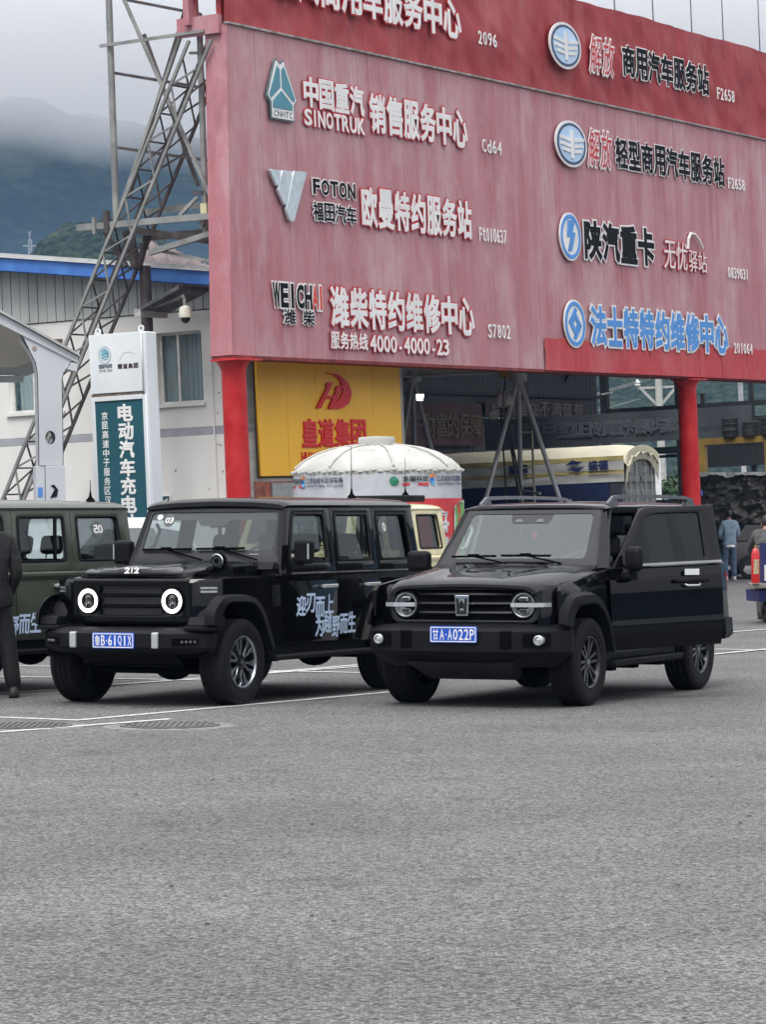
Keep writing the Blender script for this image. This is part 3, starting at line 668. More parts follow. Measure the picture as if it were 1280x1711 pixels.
MB().prism([(-0.6, 6.02), (14, 7.95), (14, 8.20), (-0.6, 6.27)], 0.44, 0.54, fg).build('fascia', BLUEF, rf)
MB().prism([(-0.6, 6.00), (14, 7.93), (14, 8.05), (-0.6, 6.12)], 0.40, 0.437, fg).build('fascia', BLUEF, rf)
MB().prism([(-0.6, 6.275), (14, 8.205), (14, 8.225), (-0.6, 6.295)], 0.3, 0.60, fg).build('drip_edge', WHT, rf)
def window(a, mull, curt):
    x0, x1, z0, z1 = a; fw = 0.05
    wn = panel('window', [(x0, z0), (x1, z0), (x1, z1), (x0, z1)], [[(x0 + fw, z0 + fw), (x1 - fw, z0 + fw), (x1 - fw, z1 - fw), (x0 + fw, z1 - fw)]], 0.07, lambda u, v, w_: (u, w_ - 0.14, v), FRAMEW, hb, 0.004, 0)
    MB().bb(mull - 0.025, mull + 0.025, -0.165, -0.105, z0 + fw + 0.002, z1 - fw - 0.002).build('mullion', FRAMEW, wn)
    for p0, p1, y in ((x0 + fw, mull - 0.026, -0.14), (mull + 0.026, x1 - fw, -0.15)):
        MB().bb(p0, p1, y - 0.003, y + 0.003, z0 + fw, z1 - fw).build('pane', WG, wn)
    MB().bb(x0 - 0.05, x1 + 0.05, -0.02, 0.06, z0 - 0.06, z0 - 0.003).build('sill', WALL, wn)
    vs = []; n = 40
    for k in range(n + 1):
        u = curt[0] + (curt[1] - curt[0]) * k / n; y = -0.22 + 0.022 * sin(k * 1.9) + 0.012 * sin(k * 0.7)
        vs += [(u, y, z0), (u, y + 0.01 * sin(k), z1)]
    MB().add(vs, [(2 * k, 2 * k + 2, 2 * k + 3, 2 * k + 1) for k in range(n)]).build('curtain', CURT, wn, smooth=60)
    MB().bb(x0 - 0.2, x1 + 0.2, -0.9, -0.8, z0 - 0.2, z1 + 0.2).build('room_back', DARKIN, wn)
window(W2, 1.55, (1.08, 1.95)); window(W1, 4.95, (4.3, 5.35))
MB().bb(4.15, 4.5, 0.0, 0.12, 5.34, 5.40).build('window_hood', mat('brown_hood', (0.16, 0.13, 0.10), 0.8), hb)
# long side wall under the board (carries the yellow sign)
MB().bb(-0.0, 0.25, -6.0, -0.0, -0.8, 5.73).build('side_wall', mat('side_wall_grey', (0.38, 0.37, 0.34), 0.9, var=0.3, scale=1.2, streak=0.3), hb)
MB().bb(-0.02, -0.004, -5.9, -0.15, -0.5, 2.45).build('brick_base', mat('red_brick_base', (0.28, 0.09, 0.06), 0.9, var=0.3, scale=6), hb)
MB().bb(-0.06, -0.022, -1.9, -0.7, 1.5, 2.42).build('grey_shutter', mat('shutter_grey', (0.30, 0.31, 0.31), 0.6, var=0.15), hb)
# dark marks, pipes and small fixings on the wall
MB().tube((0.72, 0.03, 0.0), (0.72, 0.03, 5.6), 0.018, n=8).build('drain_pipe', WALL, hb)
rw = random.Random(9)
for k in range(26):
    u = rw.uniform(0.45, 0.95) if k < 12 else rw.uniform(0.5, 3.2); v = rw.uniform(2.0, 5.2)
    if W2[0] - .1 < u < W2[1] + .1 and v > 3.8: continue
    MB().box((u, 0.003, v), (rw.uniform(0.01, 0.06), 0.005, rw.uniform(0.01, 0.04)), ry=rw.uniform(0, 3)).build('wall_chip', mat('chip_dark', (0.16, 0.15, 0.14), 0.9), hb)
MB().prism([(0.35, 6.10), (1.35, 5.70), (1.35, 5.64), (0.35, 6.02)], 0.6, 1.6, fg).build('lean_to_roof', mat('tin_dark', (0.09, 0.09, 0.095), 0.6, 0.3, var=0.3), hb)
MB().bb(1.22, 1.36, 0.7, 1.6, 5.58, 5.72).build('gutter_end', mat('gutter_grey', (0.40, 0.42, 0.42), 0.6), hb)
gp = root('wall_notice', 'small dark green notice on the white wall above the black car', 'sign', GABLE)
MB().bb(1.78, 2.16, 0.006, 0.03, 1.98, 2.28).build('board', WHT, gp)
MB().bb(1.80, 2.14, 0.031, 0.038, 2.0, 2.26).build('print', mat('dark_green_print', (0.012, 0.07, 0.075), 0.5), gp)
MB().box((1.90, 0.040, 2.17), (0.16, 0.003, 0.02), ry=0.5).build('mark', WHT, gp); MB().box((2.03, 0.040, 2.11), (0.13, 0.003, 0.02)).build('mark', WHT, gp)

# dome camera on an arm fixed to the frame's mast
cc = root('dome_camera', 'white dome security camera hanging from a bent grey pipe arm', 'camera', BOARD)
P = MB(); pts = [(0.75, 2.42, 5.72), (0.6, 1.55, 5.86), (0.55, 1.38, 5.90), (0.52, 1.32, 5.86), (0.52, 1.31, 5.68)]
P.path(pts, 0.035, 10).build('arm', GALV, cc, smooth=40)
MB().lathe([(0.03, 0.2), (0.10, 0.17), (0.125, 0.05), (0.125, -0.02), (0.10, -0.03)], (0.52, 1.31, 5.52), 'Z', 20, True).build('housing', mat('cream_plastic', (0.62, 0.60, 0.50), 0.5), cc, smooth=40)
MB().ell((0.52, 1.31, 5.49), (0.09, 0.09, 0.10)).build('dome', mat('smoked_dome', (0.02, 0.02, 0.02), 0.1), cc, smooth=60)

# ================================================================== CHARGING STATION SIGN
EV = TILT @ Matrix.Translation((-3.7665, 50.2, 0)) @ Matrix.Rotation(atan2(0.497, -0.868), 4, 'Z')
ev = root('charging_sign', 'tall white sign pylon with dark green lettered panel standing behind the dark green car', 'sign', EV)
PYL = mat('pylon_white', (0.66, 0.69, 0.71), 0.45, var=0.06, scale=2, streak=0.3)
GRN = mat('sign_green', (0.012, 0.085, 0.11), 0.4, var=0.1, scale=1)
MB().bb(-0.06, 1.03, -0.33, -0.012, -0.8, 4.84).build('cabinet', PYL, ev, bevel=0.02)
FE = lambda base: (lambda u, v, w_: (1.02 - u, base + w_, v))
tp_ = panel('top_panel', [(0.0, 3.88), (1.02, 3.88), (1.02, 4.84), (0.0, 4.84)], [], 0.05, FE(0.018), PYL, ev, 0.006, 0)
gpn = panel('green_panel', [(0.055, -0.5), (1.0, -0.5), (1.0, 3.75), (0.055, 3.75)], [], 0.02, FE(0.004), GRN, ev, 0.0, 0)
for a, b_, c, d_ in ((-0.005, 0.05, -0.7, 3.82), (1.003, 1.06, -0.7, 3.82), (0.052, 1.0, 3.755, 3.83)): panel('trim', [(a, c), (b_, c), (b_, d_), (a, d_)], [], 0.045, FE(0.015), PYL, ev, 0.004, 0)
MB().bb(0.0, 1.02, -0.01, 0.03, 3.832, 3.87).build('rusty_gap', mat('rust_gap', (0.14, 0.11, 0.09), 0.9, var=0.4, scale=20), ev)
for u in (0.08, 0.93):
    MB().lathe([(0.055, -0.012), (0.055, 0.012), (0.035, 0.012), (0.035, -0.012), (0.055, -0.012)], (u, -0.1, 4.90), 'Y', 16).build('lifting_eye', PYL, ev)
yy = 3.68
for ch in '电动汽车充电站':
    lettering(ev, ch, 0.50, 0.79, yy - 0.265, yy, FE(0.015), WHT, 0.012, 0, 0.035, True, 'letter'); yy -= 0.297
yy = 3.58
for ch in '京昆高速中子服务区汉中':
    lettering(ev, ch, 0.17, 0.295, yy - 0.125, yy, FE(0.015), WHT, 0.003, 0, 0.015, True, 'letter'); yy -= 0.152
fp = FE(0.044)
panel('emblem', circ((0.305, 4.50), 0.125, 32, 0.145), [circ((0.305, 4.50), 0.108, 32, 0.125)], 0.004, FE(0.046), mat('grey_print', (0.38, 0.44, 0.48), 0.5), tp_, 0, 0)
panel('emblem', circ((0.305, 4.51), 0.085, 28, 0.092), [], 0.004, FE(0.047), mat('globe_print', (0.03, 0.20, 0.27), 0.4, col2=(0.30, 0.55, 0.62), scale=9), tp_, 0, 0)
for dv in (-0.045, 0.0): panel('emblem', [(0.23, 4.47 + dv), (0.38, 4.49 + dv), (0.38, 4.50 + dv), (0.23, 4.48 + dv)], [], 0.003, FE(0.0505), PYL, tp_, 0, 0)
lettering(tp_, '国家电网', 0.18, 0.44, 4.285, 4.35, fp, mat('grey_text', (0.10, 0.13, 0.15), 0.5), 0.002, 0.001, 0.03, False, 'print', 0.05)
lettering(tp_, 'STATE GRID', 0.18, 0.44, 4.225, 4.265, fp, mat('grey_text', (0.1, 0.13, 0.15)), 0.002, 0.001, 0.01, False, 'print', 0.12, 0.1)
lettering(tp_, '蜀道集团', 0.54, 0.96, 4.26, 4.335, fp, mat('maroon_text', (0.03, 0.015, 0.02), 0.5), 0.002, 0.001, 0.04, False, 'print', 0.22)
panel('faded_mark', [(0.58, 4.40), (0.66, 4.52), (0.80, 4.54), (0.90, 4.50), (0.88, 4.485), (0.80, 4.52), (0.67, 4.505), (0.60, 4.40)], [], 0.002, FE(0.0455), mat('faded_print', (0.58, 0.60, 0.64), 0.5), tp_, 0, 0)

# ================================================================== WHITE CANOPY AT THE LEFT EDGE
CAN = Matrix.Translation((-4.90, 46.0, 0)) @ Matrix.Rotation(-0.006, 4, 'Y') @ Matrix.Rotation(radians(14), 4, 'Z')
ca = root('charging_canopy', 'white steel canopy with flared pillar and sloping edge beam at the left edge', 'canopy', CAN)
CW = mat('canopy_white', (0.52, 0.54, 0.57), 0.5, var=0.08, scale=1.2, streak=0.4)
fc = lambda u, v, w_: (u, w_, v)
fl = [(-0.19, 2.48), (0.16, 2.48), (0.16, 3.75), (0.19, 3.86), (0.26, 3.94), (0.32, 4.09), (-0.44, 4.47), (-0.30, 4.16), (-0.22, 4.0), (-0.19, 3.8)]
panel('pillar', fl, [circ((-0.02, 2.89), 0.075, 24, 0.10)], 0.02, lambda u, v, w_: (u, w_ - 0.16, v), CW, ca, 0.002, 0)
panel('pillar', fl, [circ((-0.02, 2.89), 0.075, 24, 0.10)], 0.02, lambda u, v, w_: (u, w_ + 0.16, v), CW, ca, 0.002, 0)
MB().loft([[(u, -0.15, v), (u, 0.15, v)] for u, v in [(-0.20, 2.3), (-0.20, 3.8), (-0.23, 4.0), (-0.31, 4.16), (-0.43, 4.34)]], False, False).build('pillar_flange', CW, ca, smooth=50)
MB().loft([[(u, -0.17, v), (u, 0.17, v)] for u, v in [(0.17, 2.3), (0.17, 3.75), (0.20, 3.86), (0.27, 3.94), (0.40, 3.97)]], False, False).build('pillar_flange', CW, ca, smooth=50)
MB().bb(-0.10, 0.19, -0.19, 0.19, -0.6, 2.475).build('pillar_base', CW, ca, bevel=0.01)
MB().bb(-0.24, -0.105, -0.16, 0.16, -0.6, 2.475).build('pillar_base', CW, ca, bevel=0.01)
panel('blue_tag', [(-0.215, 2.02), (-0.145, 2.02), (-0.145, 2.16), (-0.215, 2.16)], [], 0.006, lambda u, v, w_: (u, w_ - 0.166, v), mat('tag_blue', (0.08, 0.25, 0.62), 0.5), ca, 0, 0)
panel('black_mark', [(-0.04, 2.0), (0.06, 2.02), (0.08, 2.12), (0.02, 2.20), (-0.03, 2.18), (0.03, 2.13)], [], 0.006, lambda u, v, w_: (u, w_ - 0.196, v), BLK, ca, 0, 0)
bm_ = [(0.40, 3.985), (0.40, 4.08), (-3.5, 6.25), (-3.5, 5.96)]
MB().prism(bm_, -0.20, -0.12, fc).build('edge_beam', CW, ca)
MB().prism([(0.42, 4.083), (-3.5, 6.255), (-3.5, 6.30), (0.42, 4.12)], -0.26, 6.2, fc).build('roof', mat('canopy_roof_grey', (0.40, 0.40, 0.40), 0.7), ca)
MB().prism([(0.1, 4.17), (-3.5, 6.16), (-3.5, 6.20), (0.1, 4.21)], -0.12, 6.1, fc).build('soffit', mat('cream_soffit', (0.62, 0.57, 0.48), 0.7, var=0.05), ca)
MB().tube((-0.24, -0.185, 4.21), (-0.24, -0.17, 4.21), 0.032, n=16).build('boss', mat('rusty_boss', (0.30, 0.24, 0.21), 0.8), ca)
MB().bb(-2.2, 0.05, 3.2, 3.35, 3.98, 4.10).build('rear_beam', CW, ca); MB().bb(-2.2, 0.02, 3.1, 3.3, 3.86, 3.96).build('gutter', CW, ca)
MB().prism([(0.38, 3.86), (0.40, 3.98), (0.30, 3.99), (0.24, 3.90)], -0.2, 0.2, fc).build('gutter_lip', CW, ca)

# ================================================================== YELLOW COMPANY SIGN
YEL = mat('yellow_panel', (0.93, 0.50, 0.03), 0.42, var=0.05, scale=1.0)
ys = root('company_sign', 'yellow panel sign with red emblem and red characters under the billboard', 'sign', BOARD)
sx = [2.28, 3.33, 4.42, 5.53, 6.63, 7.76]
for a, c in zip(sx[:-1], sx[1:]):
    panel('yellow_panel', [(a + 0.004, 2.55), (c - 0.004, 2.55), (c - 0.004, 5.2), (a + 0.004, 5.2)], [], 0.05, lambda u, v, w_: (u, 0.95 - w_, v), YEL, ys, 0.008, 0)
MB().bb(2.26, 7.78, 0.976, 1.0, 2.52, 5.2).build('backing', mat('sign_backing_dark', (0.05, 0.04, 0.03), 0.8), ys)
SR = mat('sign_red', (0.66, 0.010, 0.012), 0.4, var=0.05)
FY = lambda u, v, w_: (u, 0.924 - w_, v)
lettering(ys, '皇道集团', 3.80, 6.28, 3.11, 3.63, FY, SR, 0.03, 0, 0.03, True, 'letter', 0.12)
lettering(ys, 'HUANG DAO JI TUAN', 3.76, 6.3, 2.82, 3.0, FY, SR, 0.02, 0, 0.012, True, 'latin_letter', 0.2)
crescent = [(4.72, 4.54), (5.25, 4.52), (5.62, 4.36), (5.74, 4.16), (5.62, 3.96), (5.30, 3.85), (4.85, 3.84), (5.05, 3.93), (5.30, 4.08), (5.42, 4.24), (5.30, 4.42), (5.05, 4.51)]
panel('emblem', rnd(crescent, 0.05, 3), [], 0.04, lambda u, v, w_: (u, 0.90 - w_, v), SR, ys, 0, 0)
for pl in ([(4.36, 3.85), (4.52, 3.85), (5.02, 4.36), (4.84, 4.36), (4.74, 4.30), (4.80, 4.28)], [(4.80, 3.85), (4.98, 3.85), (5.20, 4.10), (5.38, 4.30), (5.20, 4.30), (5.10, 4.23), (5.14, 4.21)], [(4.66, 4.05), (4.98, 4.05), (5.02, 4.10), (4.71, 4.10)]):
    panel('emblem', pl, [], 0.04, lambda u, v, w_: (u, 0.895 - w_, v), SR, ys, 0, 0)

# ================================================================== REPAIR SHED BEHIND THE BOARD
sh = root('repair_shed', 'large dark open repair shed behind the billboard columns', 'shed', BOARD)
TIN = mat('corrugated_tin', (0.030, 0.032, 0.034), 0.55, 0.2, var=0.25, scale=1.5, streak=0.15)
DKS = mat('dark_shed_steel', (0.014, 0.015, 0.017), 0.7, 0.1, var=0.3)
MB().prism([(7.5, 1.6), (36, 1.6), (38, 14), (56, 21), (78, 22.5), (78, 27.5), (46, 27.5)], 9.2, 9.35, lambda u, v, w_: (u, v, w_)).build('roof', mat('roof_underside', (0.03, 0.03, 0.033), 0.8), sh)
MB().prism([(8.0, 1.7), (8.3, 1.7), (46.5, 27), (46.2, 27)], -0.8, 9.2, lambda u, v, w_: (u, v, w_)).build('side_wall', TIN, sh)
def corr(x0, x1, y, z0, z1, name, m, axis=0):
    prof = []; x = x0; k = 0
    while x <= x1: prof.append((x, 0.04 if (k // 2) % 2 else 0.0)); x += 0.09; k += 1
    sec = [[((a, y + b_, z) if axis == 0 else (y + b_, a, z)) for a, b_ in prof] for z in (z0, z1)]
    MB().loft(sec, False, False).build(name, m, sh)
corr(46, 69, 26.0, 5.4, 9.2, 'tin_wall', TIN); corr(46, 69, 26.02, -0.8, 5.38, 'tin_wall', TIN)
for z in (5.2, 6.3): MB().bar((47, 25.9, z), (69, 25.9, z), 0.12).build('wall_rail', DKS, sh)
# open end frame: posts and rails
for y, w_ in ((26.2, 0.3), (22.9, 0.16), (19.6, 0.18), (15.5, 0.2)): MB().bar((70, y, -0.8), (70, y, 9.2), w_).build('post', DKS, sh)
MB().bar((70, 21.75, 5.4), (70, 21.75, 6.25), 0.16).build('post', DKS, sh)
for z, w_ in ((5.74, 0.20), (4.0, 0.28), (3.75, 0.12), (1.9, 0.14)): MB().bar((70, 26.2, z), (70, 12.5, z), w_, w_).build('rail', DKS, sh)
MB().bb(69.9, 70.05, 21.9, 24.8, 5.05, 5.6).build('panel_dark', DKS, sh)
MB().bar((69.5, 24.3, 5.5), (69.5, 25.9, 5.45), 0.07).build('tube_light', mat('tube_lamp_off', (0.75, 0.75, 0.72), 0.4), sh)
MB().bar((69.5, 26.1, 6.45), (69.5, 25.6, 6.5), 0.07).build('tube_light', mat('tube_lamp_off', (0.75, 0.75, 0.72)), sh)
MB().bb(69.8, 70.1, 18.5, 21.9, 3.2, 3.9).build('panel_dark', DKS, sh); MB().bb(69.7, 70.0, 12, 20.6, 4.35, 5.2).build('panel_dark', DKS, sh)
# lattice column by the tin wall's end
lc = root('lattice_column', 'dark steel lattice brace standing inside the shed beside the tin wall', 'truss', BOARD)
b = MB()
for k in range(9):
    t = k / 9; t2 = (k + 1) / 9
    pa = lambda q, s: (66.0, 25.2 + 3.2 * (1 - q) * 0.9 + s * 0.35, 4.2 + q * 4.6)
    for s in (-1, 1):
        MB().bar(pa(t, s), pa(t2, s), 0.10).build('chord', DKS, lc)
    MB().bar(pa(t, -1), pa(t2, 1), 0.07).build('brace', DKS, lc); MB().bar(pa(t, 1), pa(t2, -1), 0.07).build('brace', DKS, lc)
MB().bar((66.0, 28.0, 0), (66.0, 28.0, 4.4), 0.3).build('foot', DKS, lc)
# banners
def banner(label, name, M_, fa, u0, u1, v0, v1, m, texts):
    r = root(name, label, 'banner', M_); n = 30; vs = []
    for k in range(n + 1):
        u = u0 + (u1 - u0) * k / n
        for j in range(5): vs.append(fa(u, v0 + (v1 - v0) * j / 4, 0.03 * sin(k * 0.9 + j * 0.6)))
    MB().add(vs, [(k * 5 + j, (k + 1) * 5 + j, (k + 1) * 5 + j + 1, k * 5 + j + 1) for k in range(n) for j in range(4)]).build('cloth', m, r, smooth=70)
    for s, a, c, d_, e, tm, off, bk in texts:
        if bk: lettering(r, s, a, c, d_, e, fa, bk, 0.002, 0.05, off + 0.05, False, 'outline', 0.08)
        lettering(r, s, a, c, d_, e, fa, tm, 0.002, 0.06, off, False, 'text', 0.08)
    return r
FW = lambda u, v, w_: (u, 25.7 - w_, v)
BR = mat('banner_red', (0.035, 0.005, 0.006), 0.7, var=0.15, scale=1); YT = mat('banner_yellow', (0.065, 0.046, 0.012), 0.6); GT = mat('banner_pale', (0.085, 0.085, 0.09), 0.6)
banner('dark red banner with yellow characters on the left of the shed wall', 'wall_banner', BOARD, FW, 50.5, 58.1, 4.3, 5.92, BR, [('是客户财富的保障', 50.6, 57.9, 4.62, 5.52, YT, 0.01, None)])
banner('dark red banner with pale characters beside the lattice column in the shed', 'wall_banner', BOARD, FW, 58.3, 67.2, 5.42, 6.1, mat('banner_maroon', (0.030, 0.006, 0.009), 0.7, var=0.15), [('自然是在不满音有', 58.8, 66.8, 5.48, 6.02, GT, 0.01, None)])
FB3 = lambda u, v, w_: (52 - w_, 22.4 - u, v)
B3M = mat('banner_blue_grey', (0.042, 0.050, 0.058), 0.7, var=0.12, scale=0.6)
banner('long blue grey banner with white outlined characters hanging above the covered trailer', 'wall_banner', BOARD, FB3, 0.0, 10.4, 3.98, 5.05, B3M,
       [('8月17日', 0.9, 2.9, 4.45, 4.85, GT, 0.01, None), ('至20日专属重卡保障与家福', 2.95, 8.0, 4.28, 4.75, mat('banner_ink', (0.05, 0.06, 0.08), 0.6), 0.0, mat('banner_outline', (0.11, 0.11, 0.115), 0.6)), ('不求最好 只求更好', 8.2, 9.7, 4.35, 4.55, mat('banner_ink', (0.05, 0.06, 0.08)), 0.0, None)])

# floor shade comes from the roof itself; yellow rack and stored dark goods
yr = root('yellow_rack', 'yellow steel rack post and beam at the right edge of the shed', 'rack', BOARD)
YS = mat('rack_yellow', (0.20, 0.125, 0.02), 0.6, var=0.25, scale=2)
for y in (11.4, 13.9, 8.9): MB().bar((52, y, -0.6), (52, y, 3.75), 0.26).build('post', YS, yr)
MB().bar((52, 7, 3.86), (52, 14.4, 3.86), 0.22).build('beam', YS, yr); MB().bar((52, 11.4, 2.4), (52, 10.2, 3.7), 0.08).build('brace', DKS, yr); MB().bar((52, 10.2, 2.4), (52, 11.4, 3.7), 0.08).build('brace', DKS, yr)
sg = root('stored_tank', 'black round topped tank lying on the yellow rack', 'tank', BOARD)
MB().lathe([(0.01, -0.9), (0.62, -0.8), (0.70, 0), (0.62, 0.8), (0.01, 0.9)], (52, 10.3, 4.65), 'Y', 24).build('shell', DKS, sg, smooth=40)
MB().bb(51.6, 52.4, 9.6, 11.0, 3.975, 4.2).build('saddle', DKS, sg)

for k, (y_, h_, lb) in enumerate(((11.35, 0.62, 'black drum on the yellow rack next to the round topped tank'), (12.05, 0.50, 'shorter black drum in the middle of the yellow rack'), (12.8, 0.66, 'tall black drum at the left end of the yellow rack'))):
    dm = root('steel_drum', lb, 'drum', BOARD, 'drums on the yellow rack')
    MB().lathe([(0.27, 0), (0.29, 0.02), (0.28, h_ * 0.32), (0.295, h_ * 0.35), (0.28, h_ * 0.38), (0.28, h_ * 0.64), (0.295, h_ * 0.67), (0.28, h_ * 0.70), (0.29, h_ - 0.02), (0.27, h_)], (52, y_, 3.975), 'Z', 24, True).build('shell', DKS, dm, smooth=40)
    MB().lathe([(0.03, 0), (0.03, 0.02)], (52.1, y_ - 0.1, 3.975 + h_), 'Z', 10, True).build('bung', GALV, dm)
# gantry crane with tripod legs
GW = mat('gantry_white', (0.62, 0.64, 0.64), 0.5, 0.0, var=0.2, scale=1.5, col2=(0.50, 0.50, 0.49))
ga_ = root('gantry_crane', 'white pipe gantry crane with two tripod legs in front of the shed', 'crane', TILT)
aL, aR = (0.84, 74, 5.0), (3.36, 74, 4.9)
for ap, feet in ((aL, ((-0.25, 71.2, -0.6), (0.80, 77, -0.6), (2.05, 73.8, -0.6))), (aR, ((1.55, 71.2, -0.6), (3.38, 77, -0.6), (4.95, 73.8, -0.6)))):
    for f_ in feet: MB().tube(ap, f_, 0.056, 0.056, 14).build('leg', GW, ga_, smooth=40)
    MB().lathe([(0.2, -0.12), (0.2, 0.12)], ap, 'Z', 16, True).build('head', GW, ga_)
    MB().bar((ap[0] + 0.02, 75.3, 2.2), (ap[0] + 0.4, 74, 2.1), 0.05).build('tie', GW, ga_)
MB().bb(0.55, 3.8, 73.85, 74.15, 5.02, 5.36).build('beam', GW, ga_, bevel=0.01)
MB().bb(0.55, 3.8, 73.75, 74.25, 4.99, 5.015).build('beam_flange', GW, ga_)
for x in (3.42, 3.72): MB().tube((x, 75.9, 1.5), (x, 75.9, 3.65), 0.03).build('ladder_rail', mat('ladder_pale', (0.48, 0.46, 0.36), 0.6), ga_)
for z in (1.9, 2.3, 2.75, 3.2, 3.62): MB().tube((3.42, 75.9, z), (3.72, 75.9, z), 0.02).build('ladder_rung', mat('ladder_pale', (0.48, 0.46, 0.36)), ga_)
ho = root('chain_hoist', 'chain hoist with red and white pulley hanging from the gantry beam', 'hoist', TILT @ Matrix.Translation((2.95, 73.7, 0)))
MB().box((0.08, 0.1, 4.98), (0.22, 0.2, 0.22)).build('trolley', mat('hoist_yellow', (0.35, 0.22, 0.03), 0.6), ho, bevel=0.02)
MB().lathe([(0.02, -0.13), (0.22, -0.12), (0.22, -0.04), (0.15, 0.0), (0.22, 0.04), (0.22, 0.12), (0.02, 0.13)], (0.0, 0, 4.38), 'X', 24).build('pulley', mat('pulley_red', (0.50, 0.30, 0.30), 0.5, col2=(0.7, 0.66, 0.64), scale=14), ho, smooth=40)
MB().lathe([(0.02, -0.05), (0.16, -0.04), (0.16, 0.04), (0.02, 0.05)], (0.16, -0.05, 4.36), 'X', 20).build('wheel', WHT, ho, smooth=40)
MB().lathe([(0.02, -0.05), (0.11, -0.04), (0.11, 0.04), (0.02, 0.05)], (-0.22, -0.05, 4.0), 'Y', 20).build('hand_wheel', mat('cream_wheel', (0.6, 0.58, 0.5), 0.5), ho, smooth=40)
for k, (x, x2) in enumerate(((0.08, 0.05), (-0.02, 0.35), (0.05, 0.42), (-0.05, 0.0), (0.1, 0.3))):
    MB().tube((x, 0, 4.9 if k == 0 else 4.2), (x2, 0.05 * k, 4.5 if k == 0 else 1.9), 0.022, n=6).build('chain', mat('chain_dark', (0.06, 0.055, 0.055), 0.6, 0.5), ho)
fl_ = root('flood_lamp', 'small lit white floodlight fixed on the left tripod leg of the gantry', 'lamp', TILT @ Matrix.Translation((1.0, 73.6, 4.52)))
MB().loft([[(-0.06, 0.06, -0.05), (0.06, 0.06, -0.06), (0.06, 0.06, 0.06), (-0.06, 0.06, 0.05)], [(-0.10, -0.05, -0.11), (0.07, -0.05, -0.12), (0.10, -0.05, 0.05), (-0.10, -0.05, 0.06)]]).build('housing', DKS, fl_)
MB().add([(-0.085, -0.055, -0.10), (0.055, -0.055, -0.11), (0.085, -0.055, 0.035), (-0.085, -0.055, 0.045)], [(0, 1, 2, 3)]).build('lens', mat('lamp_lit', (0.9, 0.92, 0.95), 0.3, emit=(0.9, 0.97, 1.0), estr=6), fl_)

# ================================================================== COVERED CONTAINER TRAILER
TRL = TILT @ Matrix.Translation((7.7305, 100.0, 0)) @ Matrix.Rotation(atan2(0.497, -0.868), 4, 'Z')   # x to the front (image left), y towards the camera
tr = root('covered_trailer', 'long truck trailer under a pale and navy tarpaulin with lettering inside the shed', 'trailer', TRL)
TARP = mat('tarp_pale', (0.46, 0.44, 0.34), 0.7, var=0.12, scale=1.2, col2=(0.56, 0.52, 0.38), bump=0.5, bscale=2.5)
TARW = mat('tarp_white', (0.50, 0.51, 0.49), 0.7, var=0.1, scale=1.2, bump=0.5, bscale=2.5); TARY = mat('tarp_yellow', (0.52, 0.44, 0.18), 0.7, var=0.15, scale=1.5)
NAVY = mat('tarp_navy', (0.010, 0.020, 0.075), 0.65, var=0.2, scale=1)
TL = 10.5
def tz(x, t):      # ridge height along the tarp, t across 0 near .. 1 far
    e = 1 - max(0, (0.9 - x) / 0.9) ** 2 * 0.22 if x < 0.9 else 1
    return 3.35 + (0.40 * sin(pi * min(1, max(0, t))) ** 0.6 + 0.03 * noise.noise(Vector((x * 1.5, t * 4, 2)))) * e
n = 44; vs = []; m_ = 13
for k in range(n + 1):
    x = -0.25 + (TL + 0.25) * k / n
    for j in range(m_ + 1):
        t = j / m_; y = -t * 2.5 + 0.03 * noise.noise(Vector((x * 2, t * 5, 7)))
        z = tz(x, t) - (0.35 + 0.1 * sin(j * 2.3)) * (1 if k == 0 else 0) * (0.4 + 0.6 * abs(2 * t - 1) ** 2) - 0.10 * (k == 1)
        vs.append((x, y, z))
MB().add(vs, [(k * (m_ + 1) + j, (k + 1) * (m_ + 1) + j, (k + 1) * (m_ + 1) + j + 1, k * (m_ + 1) + j + 1) for k in range(n) for j in range(m_)]).build('tarp_top', TARP, tr, smooth=70)
def band(z0, z1, m, name, wob=0.03, x0=-0.1):
    vs = []; n = 60
    for k in range(n + 1):
        x = x0 + (TL - x0) * k / n
        for j in range(4): vs.append((x, 0.02 + wob * noise.noise(Vector((x * 1.6, j * 1.3 + z0, 3))), z0 + (z1 - z0) * j / 3))
    MB().add(vs, [(k * 4 + j, (k + 1) * 4 + j, (k + 1) * 4 + j + 1, k * 4 + j + 1) for k in range(n) for j in range(3)]).build(name, m, tr, smooth=70)
band(3.22, 3.37, TARY, 'tarp_band', 0.03); band(2.92, 3.22, TARW, 'tarp_band', 0.03); band(2.80, 2.92, TARY, 'tarp_band', 0.03); band(2.54, 2.80, TARW, 'tarp_band', 0.04)
band(-0.1, 2.54, NAVY, 'tarp_skirt', 0.02, 0.45)
MB().bb(0.02, 0.44, -0.1, 0.0, 0.9, 2.54).build('corner_flap', mat('flap_dark', (0.05, 0.055, 0.07), 0.7), tr)
FT = lambda u, v, w_: (-u, 0.075 + w_, v)
for x0 in (1.15, 4.05, 6.55):
    lettering(tr, '盛德', -x0, -x0 + 0.72, 2.96, 3.24, FT, mat('tarp_ink', (0.015, 0.025, 0.10), 0.6), 0.002, 0, 0.035, False, 'tarp_text', 0.06)
    lettering(tr, 'SHENGDE', -x0, -x0 + 0.72, 2.84, 2.91, FT, mat('tarp_ink2', (0.10, 0.09, 0.05), 0.6), 0.002, 0, 0.02, False, 'tarp_text', 0.12)
